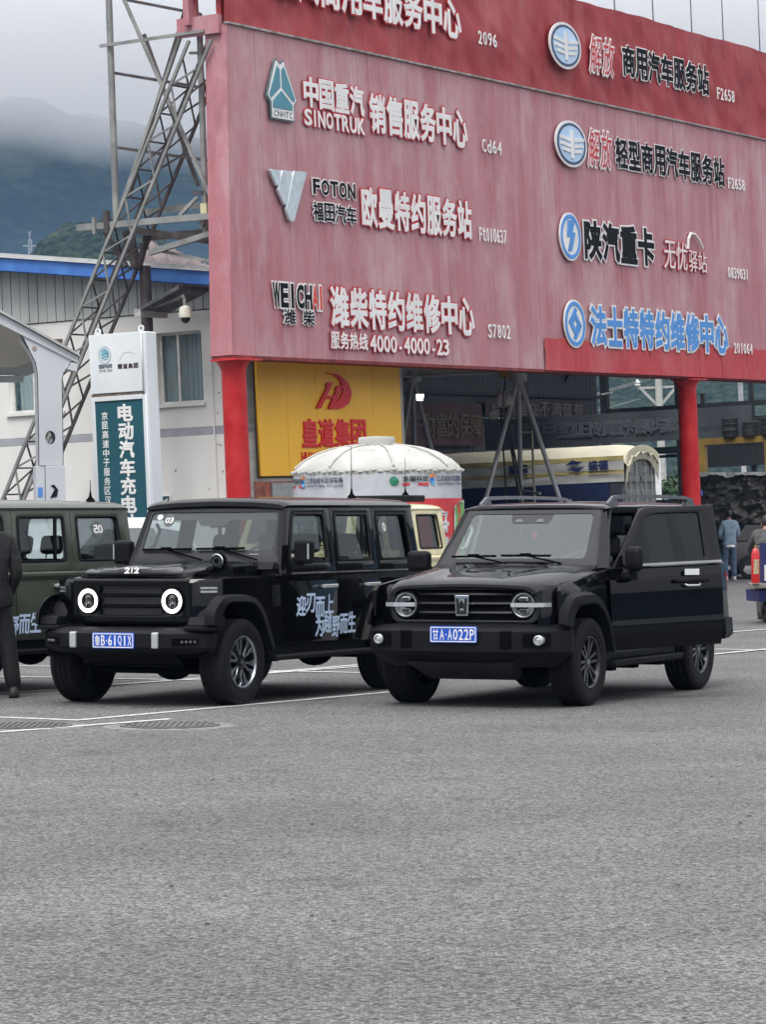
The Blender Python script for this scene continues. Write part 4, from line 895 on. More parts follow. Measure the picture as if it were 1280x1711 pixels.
for dx, dz, sg_ in ((1.62, 3.10, 1), (1.62, 3.10, -1)):
    pl = [(-0.36, 0.02), (-0.10, 0.20), (0.12, 0.14), (0.30, 0.14), (0.10, 0.04), (-0.12, 0.06)]
    q = [(-dx + sg_ * a, dz + sg_ * c) for a, c in pl]
    panel('tarp_logo', q, [], 0.004, lambda u, v, w_: (-u, 0.085 + w_, v), mat('tarp_ink', (0.015, 0.025, 0.1)), tr, 0, 0)
CONT = mat('container_grey', (0.17, 0.17, 0.165), 0.6, 0.1, var=0.15, scale=2)
bx_ = MB().bb(0.0, TL - 0.2, -2.46, -0.05, 1.15, 3.28).build('container', CONT, tr)
for y0, y1 in ((-1.24, -0.10), (-2.42, -1.26)):
    dr = MB().bb(-0.05, -0.004, y0, y1, 1.2, 3.24).build('container_door', CONT, tr, bevel=0.008)
    for z in (1.7, 2.15, 2.6): MB().bb(-0.095, -0.052, y0 + 0.04, y1 - 0.04, z - 0.10, z + 0.10).build('rib', CONT, dr, bevel=0.02)
    for f_ in (0.30, 0.72): MB().tube((-0.10, y0 + (y1 - y0) * f_, 1.2), (-0.10, y0 + (y1 - y0) * f_, 3.2), 0.022, n=8).build('lock_bar', mat('bar_grey', (0.38, 0.38, 0.37), 0.5, 0.3), dr)
    lettering(dr, 'HDU 221' if y0 > -1.3 else '32.4 T', 0, 0.5, 2.82, 3.0, (lambda yc: lambda u, v, w_: (-0.056 - w_, yc - 0.05 - u - 0.15, v))(y1), mat('door_print', (0.55, 0.55, 0.54), 0.6), 0.001, 0, 0.0, False, 'door_print', 0.2)
# gathered end of the tarp over the doors
q = []
for k in range(25):
    t = k / 24; y = -2.5 * t; up = 3.35 + 0.36 * sin(pi * t) ** 0.6; arch = 3.28 - 0.85 * abs(2 * t - 1) ** 3.2
    dx = -0.12 - 0.05 * (k % 2)
    q += [(-0.20, y, up), (dx - 0.06, y, (up + arch) / 2), (dx, y, arch - 0.06 * (k % 2))]
MB().add(q, [(k * 3 + j, k * 3 + 3 + j, k * 3 + 4 + j, k * 3 + 1 + j) for k in range(24) for j in (0, 1)]).build('tarp_end', TARP, tr, smooth=80)
RUB = mat('rubber', (0.020, 0.020, 0.021), 0.75, var=0.2, scale=30, bump=0.2)
for x in (0.9, 2.2, 3.5, 8.6):
    MB().lathe([(0.3, 0.0), (0.5, 0.02), (0.52, 0.06), (0.52, 0.26), (0.5, 0.3), (0.3, 0.3)], (x, -0.35, 0.45), 'Y', 24).build('wheel', RUB, tr, smooth=40)
MB().bb(0, TL, -2.2, -0.3, 0.8, 1.145).build('chassis', DKS, tr)

# dark tarpaulin covered truck at the right edge
TK = Matrix.Translation((8.35, 84.0, 0)) @ Matrix.Rotation(radians(-6), 4, 'Z')
tk = root('tarped_truck', 'truck load under a crumpled dark grey tarpaulin at the right edge behind the denim man', 'truck', TK)
DT = mat('tarp_dark_grey', (0.085, 0.082, 0.070), 0.36, var=0.25, scale=2.0, bump=0.4, bscale=6)
n, m_ = 170, 80; vs = []
for k in range(n + 1):
    for j in range(m_ + 1):
        x = 5.2 * k / n; s_ = j / m_
        if s_ < 0.75: y = 0.0; z = 1.45 + 1.42 * s_ / 0.75
        else: y = 2.4 * (s_ - 0.75) / 0.25; z = 2.87
        rr_ = noise.noise(Vector((x * 1.6 + z, z * 1.2 - x, 1))) * 0.14 - abs(noise.noise(Vector((x * 2.6 - z * 3.2, z * 2.2 + x, 4)))) ** 0.7 * 0.20 - abs(noise.noise(Vector((x * 6 - z * 8, z * 5 + 2 * x, 8)))) ** 0.7 * 0.09 - abs(noise.noise(Vector((x * 13 + z * 9, z * 12 - 5 * x, 3)))) ** 0.7 * 0.035
        if k < 9: y += (9 - k) * 0.045
        if s_ < 0.75: y += 0.12 * (1 - s_ / 0.75) - rr_ + 0.18 * max(0, s_ / 0.75 - 0.85) / 0.15
        else: z += rr_ * 0.5 - 0.06
        vs.append((x + (0.05 * rr_), y, z))
MB().add(vs, [(k * (m_ + 1) + j, (k + 1) * (m_ + 1) + j, (k + 1) * (m_ + 1) + j + 1, k * (m_ + 1) + j + 1) for k in range(n) for j in range(m_)]).build('tarpaulin', DT, tk, smooth=70)
MB().bb(0.1, 5.2, 0.25, 2.4, 1.2, 2.7).build('load', DKS, tk); MB().bb(0.0, 5.2, 0.1, 2.4, 1.05, 1.40).build('bed', DKS, tk, bevel=0.02)
for z in (2.1,): MB().path([(0.3 + 0.5 * k, -0.12, z + 0.05 * sin(k)) for k in range(10)], 0.008, 5).build('rope', DKS, tk)
for x in (0.95, 4.2): MB().lathe([(0.28, 0.0), (0.47, 0.02), (0.5, 0.06), (0.5, 0.24), (0.28, 0.26)], (x, 0.12, 0.48), 'Y', 28).build('wheel', RUB, tk, smooth=40)
MB().bb(0.3, 5.0, 0.4, 2.0, 0.45, 1.05).build('chassis', DKS, tk)
# dark maroon van end standing before the tarped truck
mv = root('maroon_car', 'dark maroon car mostly hidden between the denim man and the bending man', 'car', Matrix.Translation((8.95, 81.8, 0)) @ Matrix.Rotation(radians(-4), 4, 'Z'))
MAR = mat('maroon_paint', (0.030, 0.016, 0.018), 0.3, coat=0.6)
MB().loft([[(x, y, z) for y, z in ((0, 0.35), (0, 0.9), (0.06, 1.02), (1.6, 1.02), (1.6, 0.35))] for x in (0, 0.04, 3.9, 4.0)]).build('body', MAR, mv, smooth=30)
MB().loft([[(x0, 0.10 + q, 1.02), (x1, 0.10 + q, 1.02), (x1 - 0.5, 0.22 + q * 0.8, 1.42), (x0 + 0.3, 0.22 + q * 0.8, 1.42)] for q, x0, x1 in ((0, 0.3, 3.2), (1.3, 0.3, 3.2))]).build('cabin', mat('car_dark_glass', (0.012, 0.012, 0.014), 0.08), mv)
for x in (0.7, 3.2): MB().lathe([(0.2, 0.0), (0.30, 0.01), (0.32, 0.05), (0.32, 0.2), (0.2, 0.2)], (x, -0.03, 0.32), 'Y', 28).build('wheel', RUB, mv, smooth=40)

# ================================================================== utility pole, white post and lines beyond the shed
CONC = mat('pole_concrete', (0.42, 0.42, 0.40), 0.9, var=0.15)
up_ = root('utility_pole', 'concrete utility pole with crossarms and white insulators seen through the shed opening', 'utility pole', TILT @ Matrix.Translation((15.55, 172, 0)))
MB().tube((0, 0, -1), (0, 0, 10.4), 0.26, 0.18, 14).build('pole', CONC, up_, smooth=40)
for z, l in ((8.3, 1.15), (9.3, 1.0)): MB().bar((-l, 0.2, z), (l, 0.2, z), 0.12).build('cross_arm', CONC, up_)
for s in (-1, 1): MB().bar((0, 0.2, 7.2), (s * 1.1, 0.2, 8.4), 0.14).build('strut', CONC, up_)
for x, z in ((-1.15, 8.5), (1.15, 8.5), (0.3, 9.0), (-0.5, 8.9), (0.9, 9.5), (-0.9, 9.5)): MB().lathe([(0.02, -0.2), (0.19, -0.14), (0.08, -0.06), (0.19, 0.02), (0.08, 0.1), (0.02, 0.2)], (x, 0.2, z + 0.1), 'Z', 14).build('insulator', mat('porcelain', (0.72, 0.72, 0.72), 0.25), up_, smooth=60)
wr = mat('wire', (0.25, 0.26, 0.27), 0.6)
pw = root('power_line', 'three sagging power lines running left from the utility pole', 'wire', TILT)
for k, (x, z) in enumerate(((15.1, 8.75), (14.3, 8.65), (14.5, 7.7))):
    pts = [(x - 20 * t, 172 + 50 * t, z - 4.2 * t + 2.4 * t * t) for t in [i / 10 for i in range(11)]]; MB().path(pts, 0.03, 5).build('wire', wr, pw)
wp = root('white_post', 'slender white post standing beyond the right end of the shed', 'post', TILT @ Matrix.Translation((15.75, 135.0, 0)))
MB().bb(-0.10, 0.10, -0.1, 0.1, -1, 11).build('shaft', mat('post_white', (0.72, 0.73, 0.74), 0.5), wp); MB().bb(-0.2, 0.2, -0.2, 0.2, -1, 0.4).build('base', CONC, wp)
wp2 = root('white_post', 'short white post seen beside the trailer doors through the shed', 'post', TILT @ Matrix.Translation((12.9, 145.0, 0)))
MB().bb(-0.13, 0.13, -0.1, 0.1, -1, 4.4).build('shaft', mat('post_white', (0.72, 0.73, 0.74)), wp2); MB().bb(-0.2, 0.2, -0.2, 0.2, -1, 0.4).build('base', CONC, wp2)
# green bush visible through the gap between trailer and column
LEAF = mat('bush_leaf', (0.045, 0.085, 0.03), 0.7, var=0.5, scale=0.8)
bu = root('roadside_tree', 'small green tree seen through the shed gap beside the red column', 'tree', Matrix.Translation((15.9, 165, 0)))
MB().tube((0, 0, -0.2), (0, 0, 2.2), 0.14, 0.08).build('trunk', mat('bark', (0.12, 0.09, 0.07), 0.9), bu)
b = MB(); rl = random.Random(2)
for k in range(2200):
    p = Vector((rl.gauss(0, 1), rl.gauss(0, 1), rl.gauss(0, 1))); p = p.normalized() * rl.uniform(0.4, 1) ** 0.5
    c = Vector((p.x * 1.9, p.y * 1.6, 2.3 + p.z * 1.7)) + Vector((0, 0, 0.4 * noise.noise(p * 2)))
    a, e = Vector((rl.gauss(0, 1), rl.gauss(0, 1), rl.gauss(0, 1))).normalized() * 0.16, Vector((rl.gauss(0, 1), rl.gauss(0, 1), rl.gauss(0, 1))).normalized() * 0.12
    b.add([c - a, c + e, c + a, c - e], [(0, 1, 2, 3)])
o = put('crown', (lambda me: (me.from_pydata(b.v, [], b.f), me)[1])(bpy.data.meshes.new('crown')), LEAF, bu)

# ================================================================== YURT TENT
YU = Matrix.Translation((-0.06, 51.5, -0.02)) @ Matrix.Rotation(-0.012, 4, 'Y')
yt = root('yurt_tent', 'white domed yurt tent with printed white and red wall behind the cars', 'tent', YU)
YW = mat('yurt_canvas', (0.44, 0.435, 0.41), 0.8, var=0.10, scale=2.5, bump=0.35, bscale=6)
YP = mat('yurt_print_white', (0.50, 0.51, 0.54), 0.6, var=0.05, scale=2, bump=0.9, bscale=3.5)
YR = mat('yurt_print_red', (0.58, 0.045, 0.05), 0.6, var=0.08, scale=2)
RY = 1.385
def wallf(th, z, e=0.0):
    k = 0.02 * noise.noise(Vector((th * 7 + z * 4, z * 5 - th * 3, 2))) + 0.012 * noise.noise(Vector((th * 15 + z * 9, z * 12 - th * 6, 5)))
    return ((RY + k + e) * sin(th), -(RY + k + e) * cos(th), z)
def cyl(name, t0, t1, z0, z1, m, e=0.0, n=72, mm=14):
    vs = [wallf(t0 + (t1 - t0) * i / n, z0 + (z1 - z0) * j / mm, e) for i in range(n + 1) for j in range(mm + 1)]
    MB().add(vs, [(i * (mm + 1) + j, (i + 1) * (mm + 1) + j, (i + 1) * (mm + 1) + j + 1, i * (mm + 1) + j + 1) for i in range(n) for j in range(mm)]).build(name, m, yt, smooth=80)
cyl('wall', -pi, pi, 0, 2.47, YP, 0, 200, 16)
cyl('red_print', 0.30, 1.57, 0.0, 1.99, YR, 0.012)
prof = [(1.385, 2.40), (1.40, 2.45), (1.375, 2.51), (1.24, 2.62), (1.02, 2.74), (0.75, 2.825), (0.45, 2.87), (0.31, 2.885)]
n = 96; secs = []
for r_, z in prof:
    secs.append([((r_ + 0.012 * noise.noise(Vector((cos(2 * pi * i / n) * 4, sin(2 * pi * i / n) * 4, z * 5)))) * sin(2 * pi * i / n), -r_ * cos(2 * pi * i / n), z + (0.025 if i % 12 == 0 and 0.4 < r_ < 1.3 else 0.008 * sin(i * 1.1))) for i in range(n)])
MB().loft(secs, True, False).build('dome', YW, yt, smooth=70)
MB().lathe([(0.30, 2.86), (0.31, 2.99), (0.29, 3.03), (0.01, 3.045)], (0, 0, 0), 'Z', 40).build('crown_cap', YW, yt, smooth=50)
for k in range(8):
    a = (k + 0.25) * 2 * pi / 8
    pts = [((r_ + 0.01) * sin(a), -(r_ + 0.01) * cos(a), z + 0.018) for r_, z in prof[2:]]; MB().path(pts, 0.017, 8).build('roof_rib', YW, yt, smooth=60)
    a2 = a + pi / 8; c = (0.74 * sin(a2), -0.74 * cos(a2), 2.825)
    MB().ell((0, 0, 0), (0.15, 0.15, 0.022), 18, 6).build('roof_disc', YW, yt, smooth=60, fn=(lambda M_: lambda x, y, z: tuple(M_ @ Vector((x, y, z))))(Matrix.Translation(c) @ Matrix.Rotation(a2 - pi / 2, 4, 'Z') @ Matrix.Rotation(0.30, 4, 'Y')))
for k in range(40):
    a = -1.5 + 3.0 * k / 39; MB().ell((1.40 * sin(a), -1.40 * cos(a), 2.455 + 0.012 * sin(k * 2.1)), (0.05, 0.012, 0.022), 8, 5).build('hem_fold', YW, yt, smooth=60)
def cylmap(u, v, w_): th = u / RY; p = wallf(th, v, 0.018 + w_); return p
INK = mat('print_ink', (0.03, 0.05, 0.10), 0.6)
def yprint(s, u0, u1, v0, v1, m, off=0.01): lettering(yt, s, u0, u1, v0, v1, cylmap, m, 0.001, 0, off, False, 'wall_text', 0.08)
for u0, w0 in ((-1.36, 0.8), (1.05, 0.8)):
    yprint('江苏省城市足球联赛', u0, u0 + w0, 2.27, 2.36, INK); yprint('JIANGSU FOOTBALL CITY LEAGUE', u0, u0 + w0, 2.21, 2.245, INK)
    for k, (a, c, m) in enumerate((((-0.10, 0.02), 0.05, mat('logo_blue', (0.03, 0.15, 0.5), 0.5)), ((-0.13, 0.09), 0.035, mat('logo_orange', (0.75, 0.2, 0.03), 0.5)), ((-0.06, 0.10), 0.035, mat('logo_orange', (0.75, 0.2, 0.03))), ((-0.08, -0.03), 0.045, mat('logo_lightblue', (0.15, 0.4, 0.7), 0.5)))):
        put('wall_logo', remap(flat(circ((u0 + a[0], 2.27 + a[1]), c, 16, c * 0.7), [], 0.001), lambda u, v, w_: cylmap(u, v, 0.002 + 0.0004 * k)), m, yt)
for u0 in (0.40, -1.95):
    yprint('龙猫科技', u0, u0 + 0.48, 2.27, 2.36, mat('print_black', (0.02, 0.03, 0.025), 0.6), 0.02)
    put('wall_logo', remap(flat([(u0, 2.2), (u0 + 0.48, 2.2), (u0 + 0.48, 2.245), (u0, 2.245)], [], 0.001), lambda u, v, w_: cylmap(u, v, 0.003)), mat('print_redbar', (0.6, 0.05, 0.06), 0.6), yt)
    put('wall_logo', remap(flat(circ((u0 - 0.13, 2.28), 0.075, 22), [], 0.001), lambda u, v, w_: cylmap(u, v, 0.003)), mat('print_green', (0.03, 0.22, 0.12), 0.6), yt)
    put('wall_logo', remap(flat([(u0 - 0.17, 2.25), (u0 - 0.11, 2.31), (u0 - 0.09, 2.34), (u0 - 0.08, 2.29), (u0 - 0.10, 2.24), (u0 - 0.13, 2.27)], [], 0.001), lambda u, v, w_: cylmap(u, v, 0.006)), YP, yt)
ar = [(1.62, 0.6), (1.62, 1.35), (1.50, 1.42), (1.50, 1.86), (1.75, 1.96), (2.1, 1.96), (2.1, 0.6)]
put('green_arrow', remap(flat(ar, [], 0.001), lambda u, v, w_: cylmap(u, v, 0.014)), mat('arrow_edge', (0.6, 0.6, 0.55), 0.6), yt)
ar2 = [(1.66, 0.6), (1.66, 1.38), (1.54, 1.45), (1.54, 1.83), (1.75, 1.92), (2.1, 1.92), (2.1, 0.6)]
put('green_arrow', remap(flat(ar2, [], 0.001), lambda u, v, w_: cylmap(u, v, 0.017)), mat('arrow_green', (0.16, 0.42, 0.10), 0.6), yt)
yprint('喜', 1.02, 1.32, 1.45, 1.78, YP, 0.05); yprint('宴', 1.02, 1.32, 1.05, 1.38, YP, 0.05)
# ================================================================== CARS
CF = lambda x, y, z: (-x, y, z)           # modelled with x to the rear, y to the car's left
def car_matrix(o, yaw): return Matrix.Translation((o[0], o[1], 0)) @ Matrix.Rotation(-pi / 2 - yaw, 4, 'Z')
def paint(name, col, rough=0.3): return mat(name, col, rough, var=0.10, scale=5, coat=0.7, spec=0.02)
BLACKP = paint('black_paint', (0.0022, 0.0022, 0.0028)); GREENP = paint('olive_green_paint', (0.060, 0.070, 0.054), 0.25); CREAMP = paint('cream_paint', (0.66, 0.60, 0.38), 0.3); WHITEP = paint('white_paint', (0.72, 0.74, 0.76), 0.25)
TRIM = mat('black_plastic', (0.0080, 0.0083, 0.0095), 0.5, var=0.18, scale=9, bump=0.15, bscale=220, rvar=0.08, spec=0.14)
TRIMD = mat('dark_cavity', (0.0025, 0.0025, 0.003), 0.8, spec=0.05)
CHRO = mat('chrome', (0.72, 0.73, 0.75), 0.10, 1.0, var=0.02)
SILV = mat('machined_alloy', (0.42, 0.44, 0.48), 0.26, 0.9, var=0.05); RIMB = mat('rim_black', (0.012, 0.012, 0.014), 0.25, coat=0.5); SATIN = mat('satin_silver', (0.55, 0.56, 0.58), 0.4, 0.5, var=0.08)
LENS = mat('clear_lens', (0.55, 0.58, 0.60), 0.12, 0.6, var=0.2, scale=40); DARKL = mat('dark_lens', (0.02, 0.021, 0.024), 0.06, coat=1.0)
RING = mat('lit_halo', (1, 1, 1), 0.3, emit=(1.0, 0.97, 0.95), estr=2.4)
GLC = glass('car_glass_clear', (0.56, 0.60, 0.60), base=0.06); GLT = glass('car_glass_tinted', (0.52, 0.56, 0.56), base=0.06); GLD = glass('car_glass_dark', (0.20, 0.215, 0.22), base=0.06)
GLW = glass('car_glass_screen', (0.66, 0.71, 0.71), base=0.09)
SEATM = mat('seat_grey', (0.050, 0.050, 0.055), 0.65, var=0.1); DASH = mat('dash_plastic', (0.035, 0.036, 0.04), 0.6)
BLUEPL = mat('plate_blue', (0.012, 0.085, 0.50), 0.4, var=0.05); STICK = mat('sticker_grey', (0.10, 0.11, 0.11), 0.5)
TREAD = mat('tyre_rubber', (0.010, 0.010, 0.0105), 0.82, var=0.3, scale=22, bump=0.25, bscale=90, spec=0.2)

def wheel(car, x, side, y, R, rimr, wd, style):
    """tyre with rim; side +1 is the car's left"""
    h = wd / 2
    def C(px, py, pz): return (-(px + x), side * (y + py), pz + R)
    b = MB()
    prof = [(rimr, -h * 0.86), (rimr + 0.02, -h), (R - 0.05, -h * 1.02), (R - 0.015, -h * 0.93), (R, -h * 0.80)]
    for g in (-0.42, 0.0, 0.42):
        prof += [(R, h * (g - 0.13)), (R - 0.010, h * (g - 0.09)), (R - 0.010, h * (g + 0.09)), (R, h * (g + 0.13))]
    prof += [(R, h * 0.80), (R - 0.015, h * 0.93), (R - 0.05, h * 1.02), (rimr + 0.06, h * 1.03), (rimr + 0.05, h * 0.99), (rimr + 0.02, h), (rimr, h * 0.86)]
    b.lathe(prof, (0, 0, 0), 'Y', 56)
    w_ = b.build('wheel', TREAD, car, smooth=40, fn=C)
    rb = MB().lathe([(rimr + 0.004, h * 0.95), (rimr - 0.008, h * 0.92), (rimr - 0.015, h * 0.80)], (0, 0, 0), 'Y', 48)
    rb.build('rim_lip', SILV if style == 'jeep' else RIMB, w_, smooth=40, fn=C)
    MB().lathe([(rimr, h * 0.86), (rimr - 0.02, h * 0.3), (rimr - 0.03, -h * 0.3), (0.03, -h * 0.2)], (0, 0, 0), 'Y', 40).build('rim_barrel', RIMB, w_, smooth=40, fn=C)
    MB().lathe([(rimr * 0.72, -h * 0.1), (rimr * 0.72, h * 0.02), (0.05, h * 0.05)], (0, 0, 0), 'Y', 32).build('brake_disc', mat('brake_iron', (0.03, 0.03, 0.03), 0.6, 0.3), w_, smooth=40, fn=C)
    for k in range(6):
        a = 2 * pi * k / 6 + 0.2
        q = MB()
        for d in (-1, 1):
            if style == 'jeep':
                pl = [(0.050, d * 0.018), (0.055, d * 0.034), (0.13, d * 0.052), (rimr * 0.80, d * 0.090), (rimr - 0.004, d * 0.078), (rimr - 0.004, d * 0.026), (rimr * 0.74, d * 0.046), (0.13, d * 0.028)]
            else:
                pl = [(0.045, d * 0.004), (0.050, d * 0.026), (0.12, d * 0.040), (rimr - 0.006, d * 0.050), (rimr - 0.006, d * 0.024), (0.12, d * 0.012)]
            q.prism(pl, h * 0.58, h * 0.80, lambda u, v, ww: (u * cos(a) - v * sin(a), ww - 0.12 * (0.22 - min(u, 0.22)) * 0.5, u * sin(a) + v * cos(a)))
        q.build('spoke', SILV if style == 'jeep' else RIMB, w_, fn=C, bevel=0.003)
    MB().lathe([(0.075, h * 0.45), (0.070, h * 0.72), (0.045, h * 0.78), (0.001, h * 0.79)], (0, 0, 0), 'Y', 24).build('hub_cap', RIMB, w_, smooth=40, fn=C)
    MB().lathe([(0.024, h * 0.792), (0.001, h * 0.795)], (0, 0, 0), 'Y', 12).build('hub_badge', SILV, w_, fn=C)
    return w_

def number_plate(car, x, y0, y1, z0, z1, s):
    p = panel('number_plate', rnd([(y0, z0), (y1, z0), (y1, z1), (y0, z1)], 0.012, 3), [], 0.008, lambda u, v, w_: (-x + w_, u, v), BLUEPL, car, 0.002, 0)
    e = 0.008; 
    panel('plate_border', rnd([(y0 + e, z0 + e), (y1 - e, z0 + e), (y1 - e, z1 - e), (y0 + e, z1 - e)], 0.01, 3), [rnd([(y0 + 2 * e, z0 + 2 * e), (y1 - 2 * e, z0 + 2 * e), (y1 - 2 * e, z1 - 2 * e), (y0 + 2 * e, z1 - 2 * e)], 0.008, 3)], 0.003, lambda u, v, w_: (-x + 0.006 + w_, u, v), WHT, p, 0, 0)
    lettering(p, s, y0 + 0.022, y1 - 0.02, z0 + 0.027, z1 - 0.027, lambda u, v, w_: (-x + 0.0045 + w_, u, v), WHT, 0.003, 0, 0.008, False, 'plate_text', 0.24, narrow=0.75)
    return p
def seat(car, x, y, w_=0.50, z=0.62, m=SEATM, tilt=0.22, hr=True):
    s = MB(); s.box((x - 0.22, y, z), (0.52, w_, 0.16), ry=-0.05); s.box((x + 0.10, y, z + 0.36), (0.14, w_, 0.62), ry=tilt)
    o = s.build('seat', m, car, bevel=0.06, seg=3, fn=CF)
    if hr:
        MB().box((x + 0.20, y, z + 0.80), (0.11, 0.27, 0.19), ry=tilt).build('headrest', m, o, bevel=0.05, seg=3, fn=CF)
        q = MB()
        for d in (-0.06, 0.06): q.tube((x + 0.17, y + d, z + 0.64), (x + 0.19, y + d, z + 0.74), 0.007, n=6)
        q.build('headrest_post', SATIN, o, fn=CF)
    return o
def steering(car, x, y, z):
    b = MB(); n = 28
    for i in range(n):
        a0, a1 = 2 * pi * i / n, 2 * pi * (i + 1) / n
        f_ = lambda a: (x + 0.07 * sin(a), y + 0.18 * cos(a), z + 0.165 * sin(a))
        b.tube(f_(a0), f_(a1), 0.014, n=8)
    b.box((x, y, z), (0.03, 0.14, 0.10)); b.bar((x, y - 0.16, z), (x, y + 0.16, z), 0.03); b.bar((x, y, z), (x - 0.07, y, z - 0.15), 0.03)
    return b.build('steering_wheel', DASH, car, smooth=60, fn=CF)
def flare(car, s, outer, inner, y0, y1, yb, xoff=0.0, m=TRIM):
    b = MB(); secs = []
    for (ox, oz), (ix, iz) in zip(outer, inner):
        mx_, mz_ = ox + (ix - ox) * 0.30, oz + (iz - oz) * 0.30
        secs.append([(ox + xoff, s * y0, oz), (mx_ + xoff, s * (y1 - 0.012), mz_ + 0.004), (ix + (ox - ix) * 0.12 + xoff, s * y1, iz + (oz - iz) * 0.12), (ix + xoff, s * (y1 - 0.006), iz), (ix + xoff, s * yb, iz)])
    b.loft(secs, False, False)
    return b.build('fender_flare', m, car, smooth=32, fn=CF)
def refine(pts, k=3):
    out = []
    n = len(pts)
    for i in range(n - 1):
        p0 = Vector(pts[max(i - 1, 0)]); p1 = Vector(pts[i]); p2 = Vector(pts[i + 1]); p3 = Vector(pts[min(i + 2, n - 1)])
        for j in range(k):
            t = j / k
            out.append(tuple(0.5 * ((2 * p1) + (p2 - p0) * t + (2 * p0 - 5 * p1 + 4 * p2 - p3) * t * t + (3 * p1 - p0 - 3 * p2 + p3) * t ** 3)))
    out.append(tuple(pts[-1])); return out
def wiper(car, a, c, pivot):
    b = MB(); b.bar(a, c, 0.022, 0.020); b.bar(pivot, tuple((Vector(a) + Vector(c)) / 2), 0.018, 0.014)
    m = Vector(a).lerp(Vector(c), 0.5); b.box(tuple(m + Vector((-0.01, 0, 0.01))), (0.03, 0.10, 0.022))
    return b.build('wiper', TRIMD, car, fn=CF)

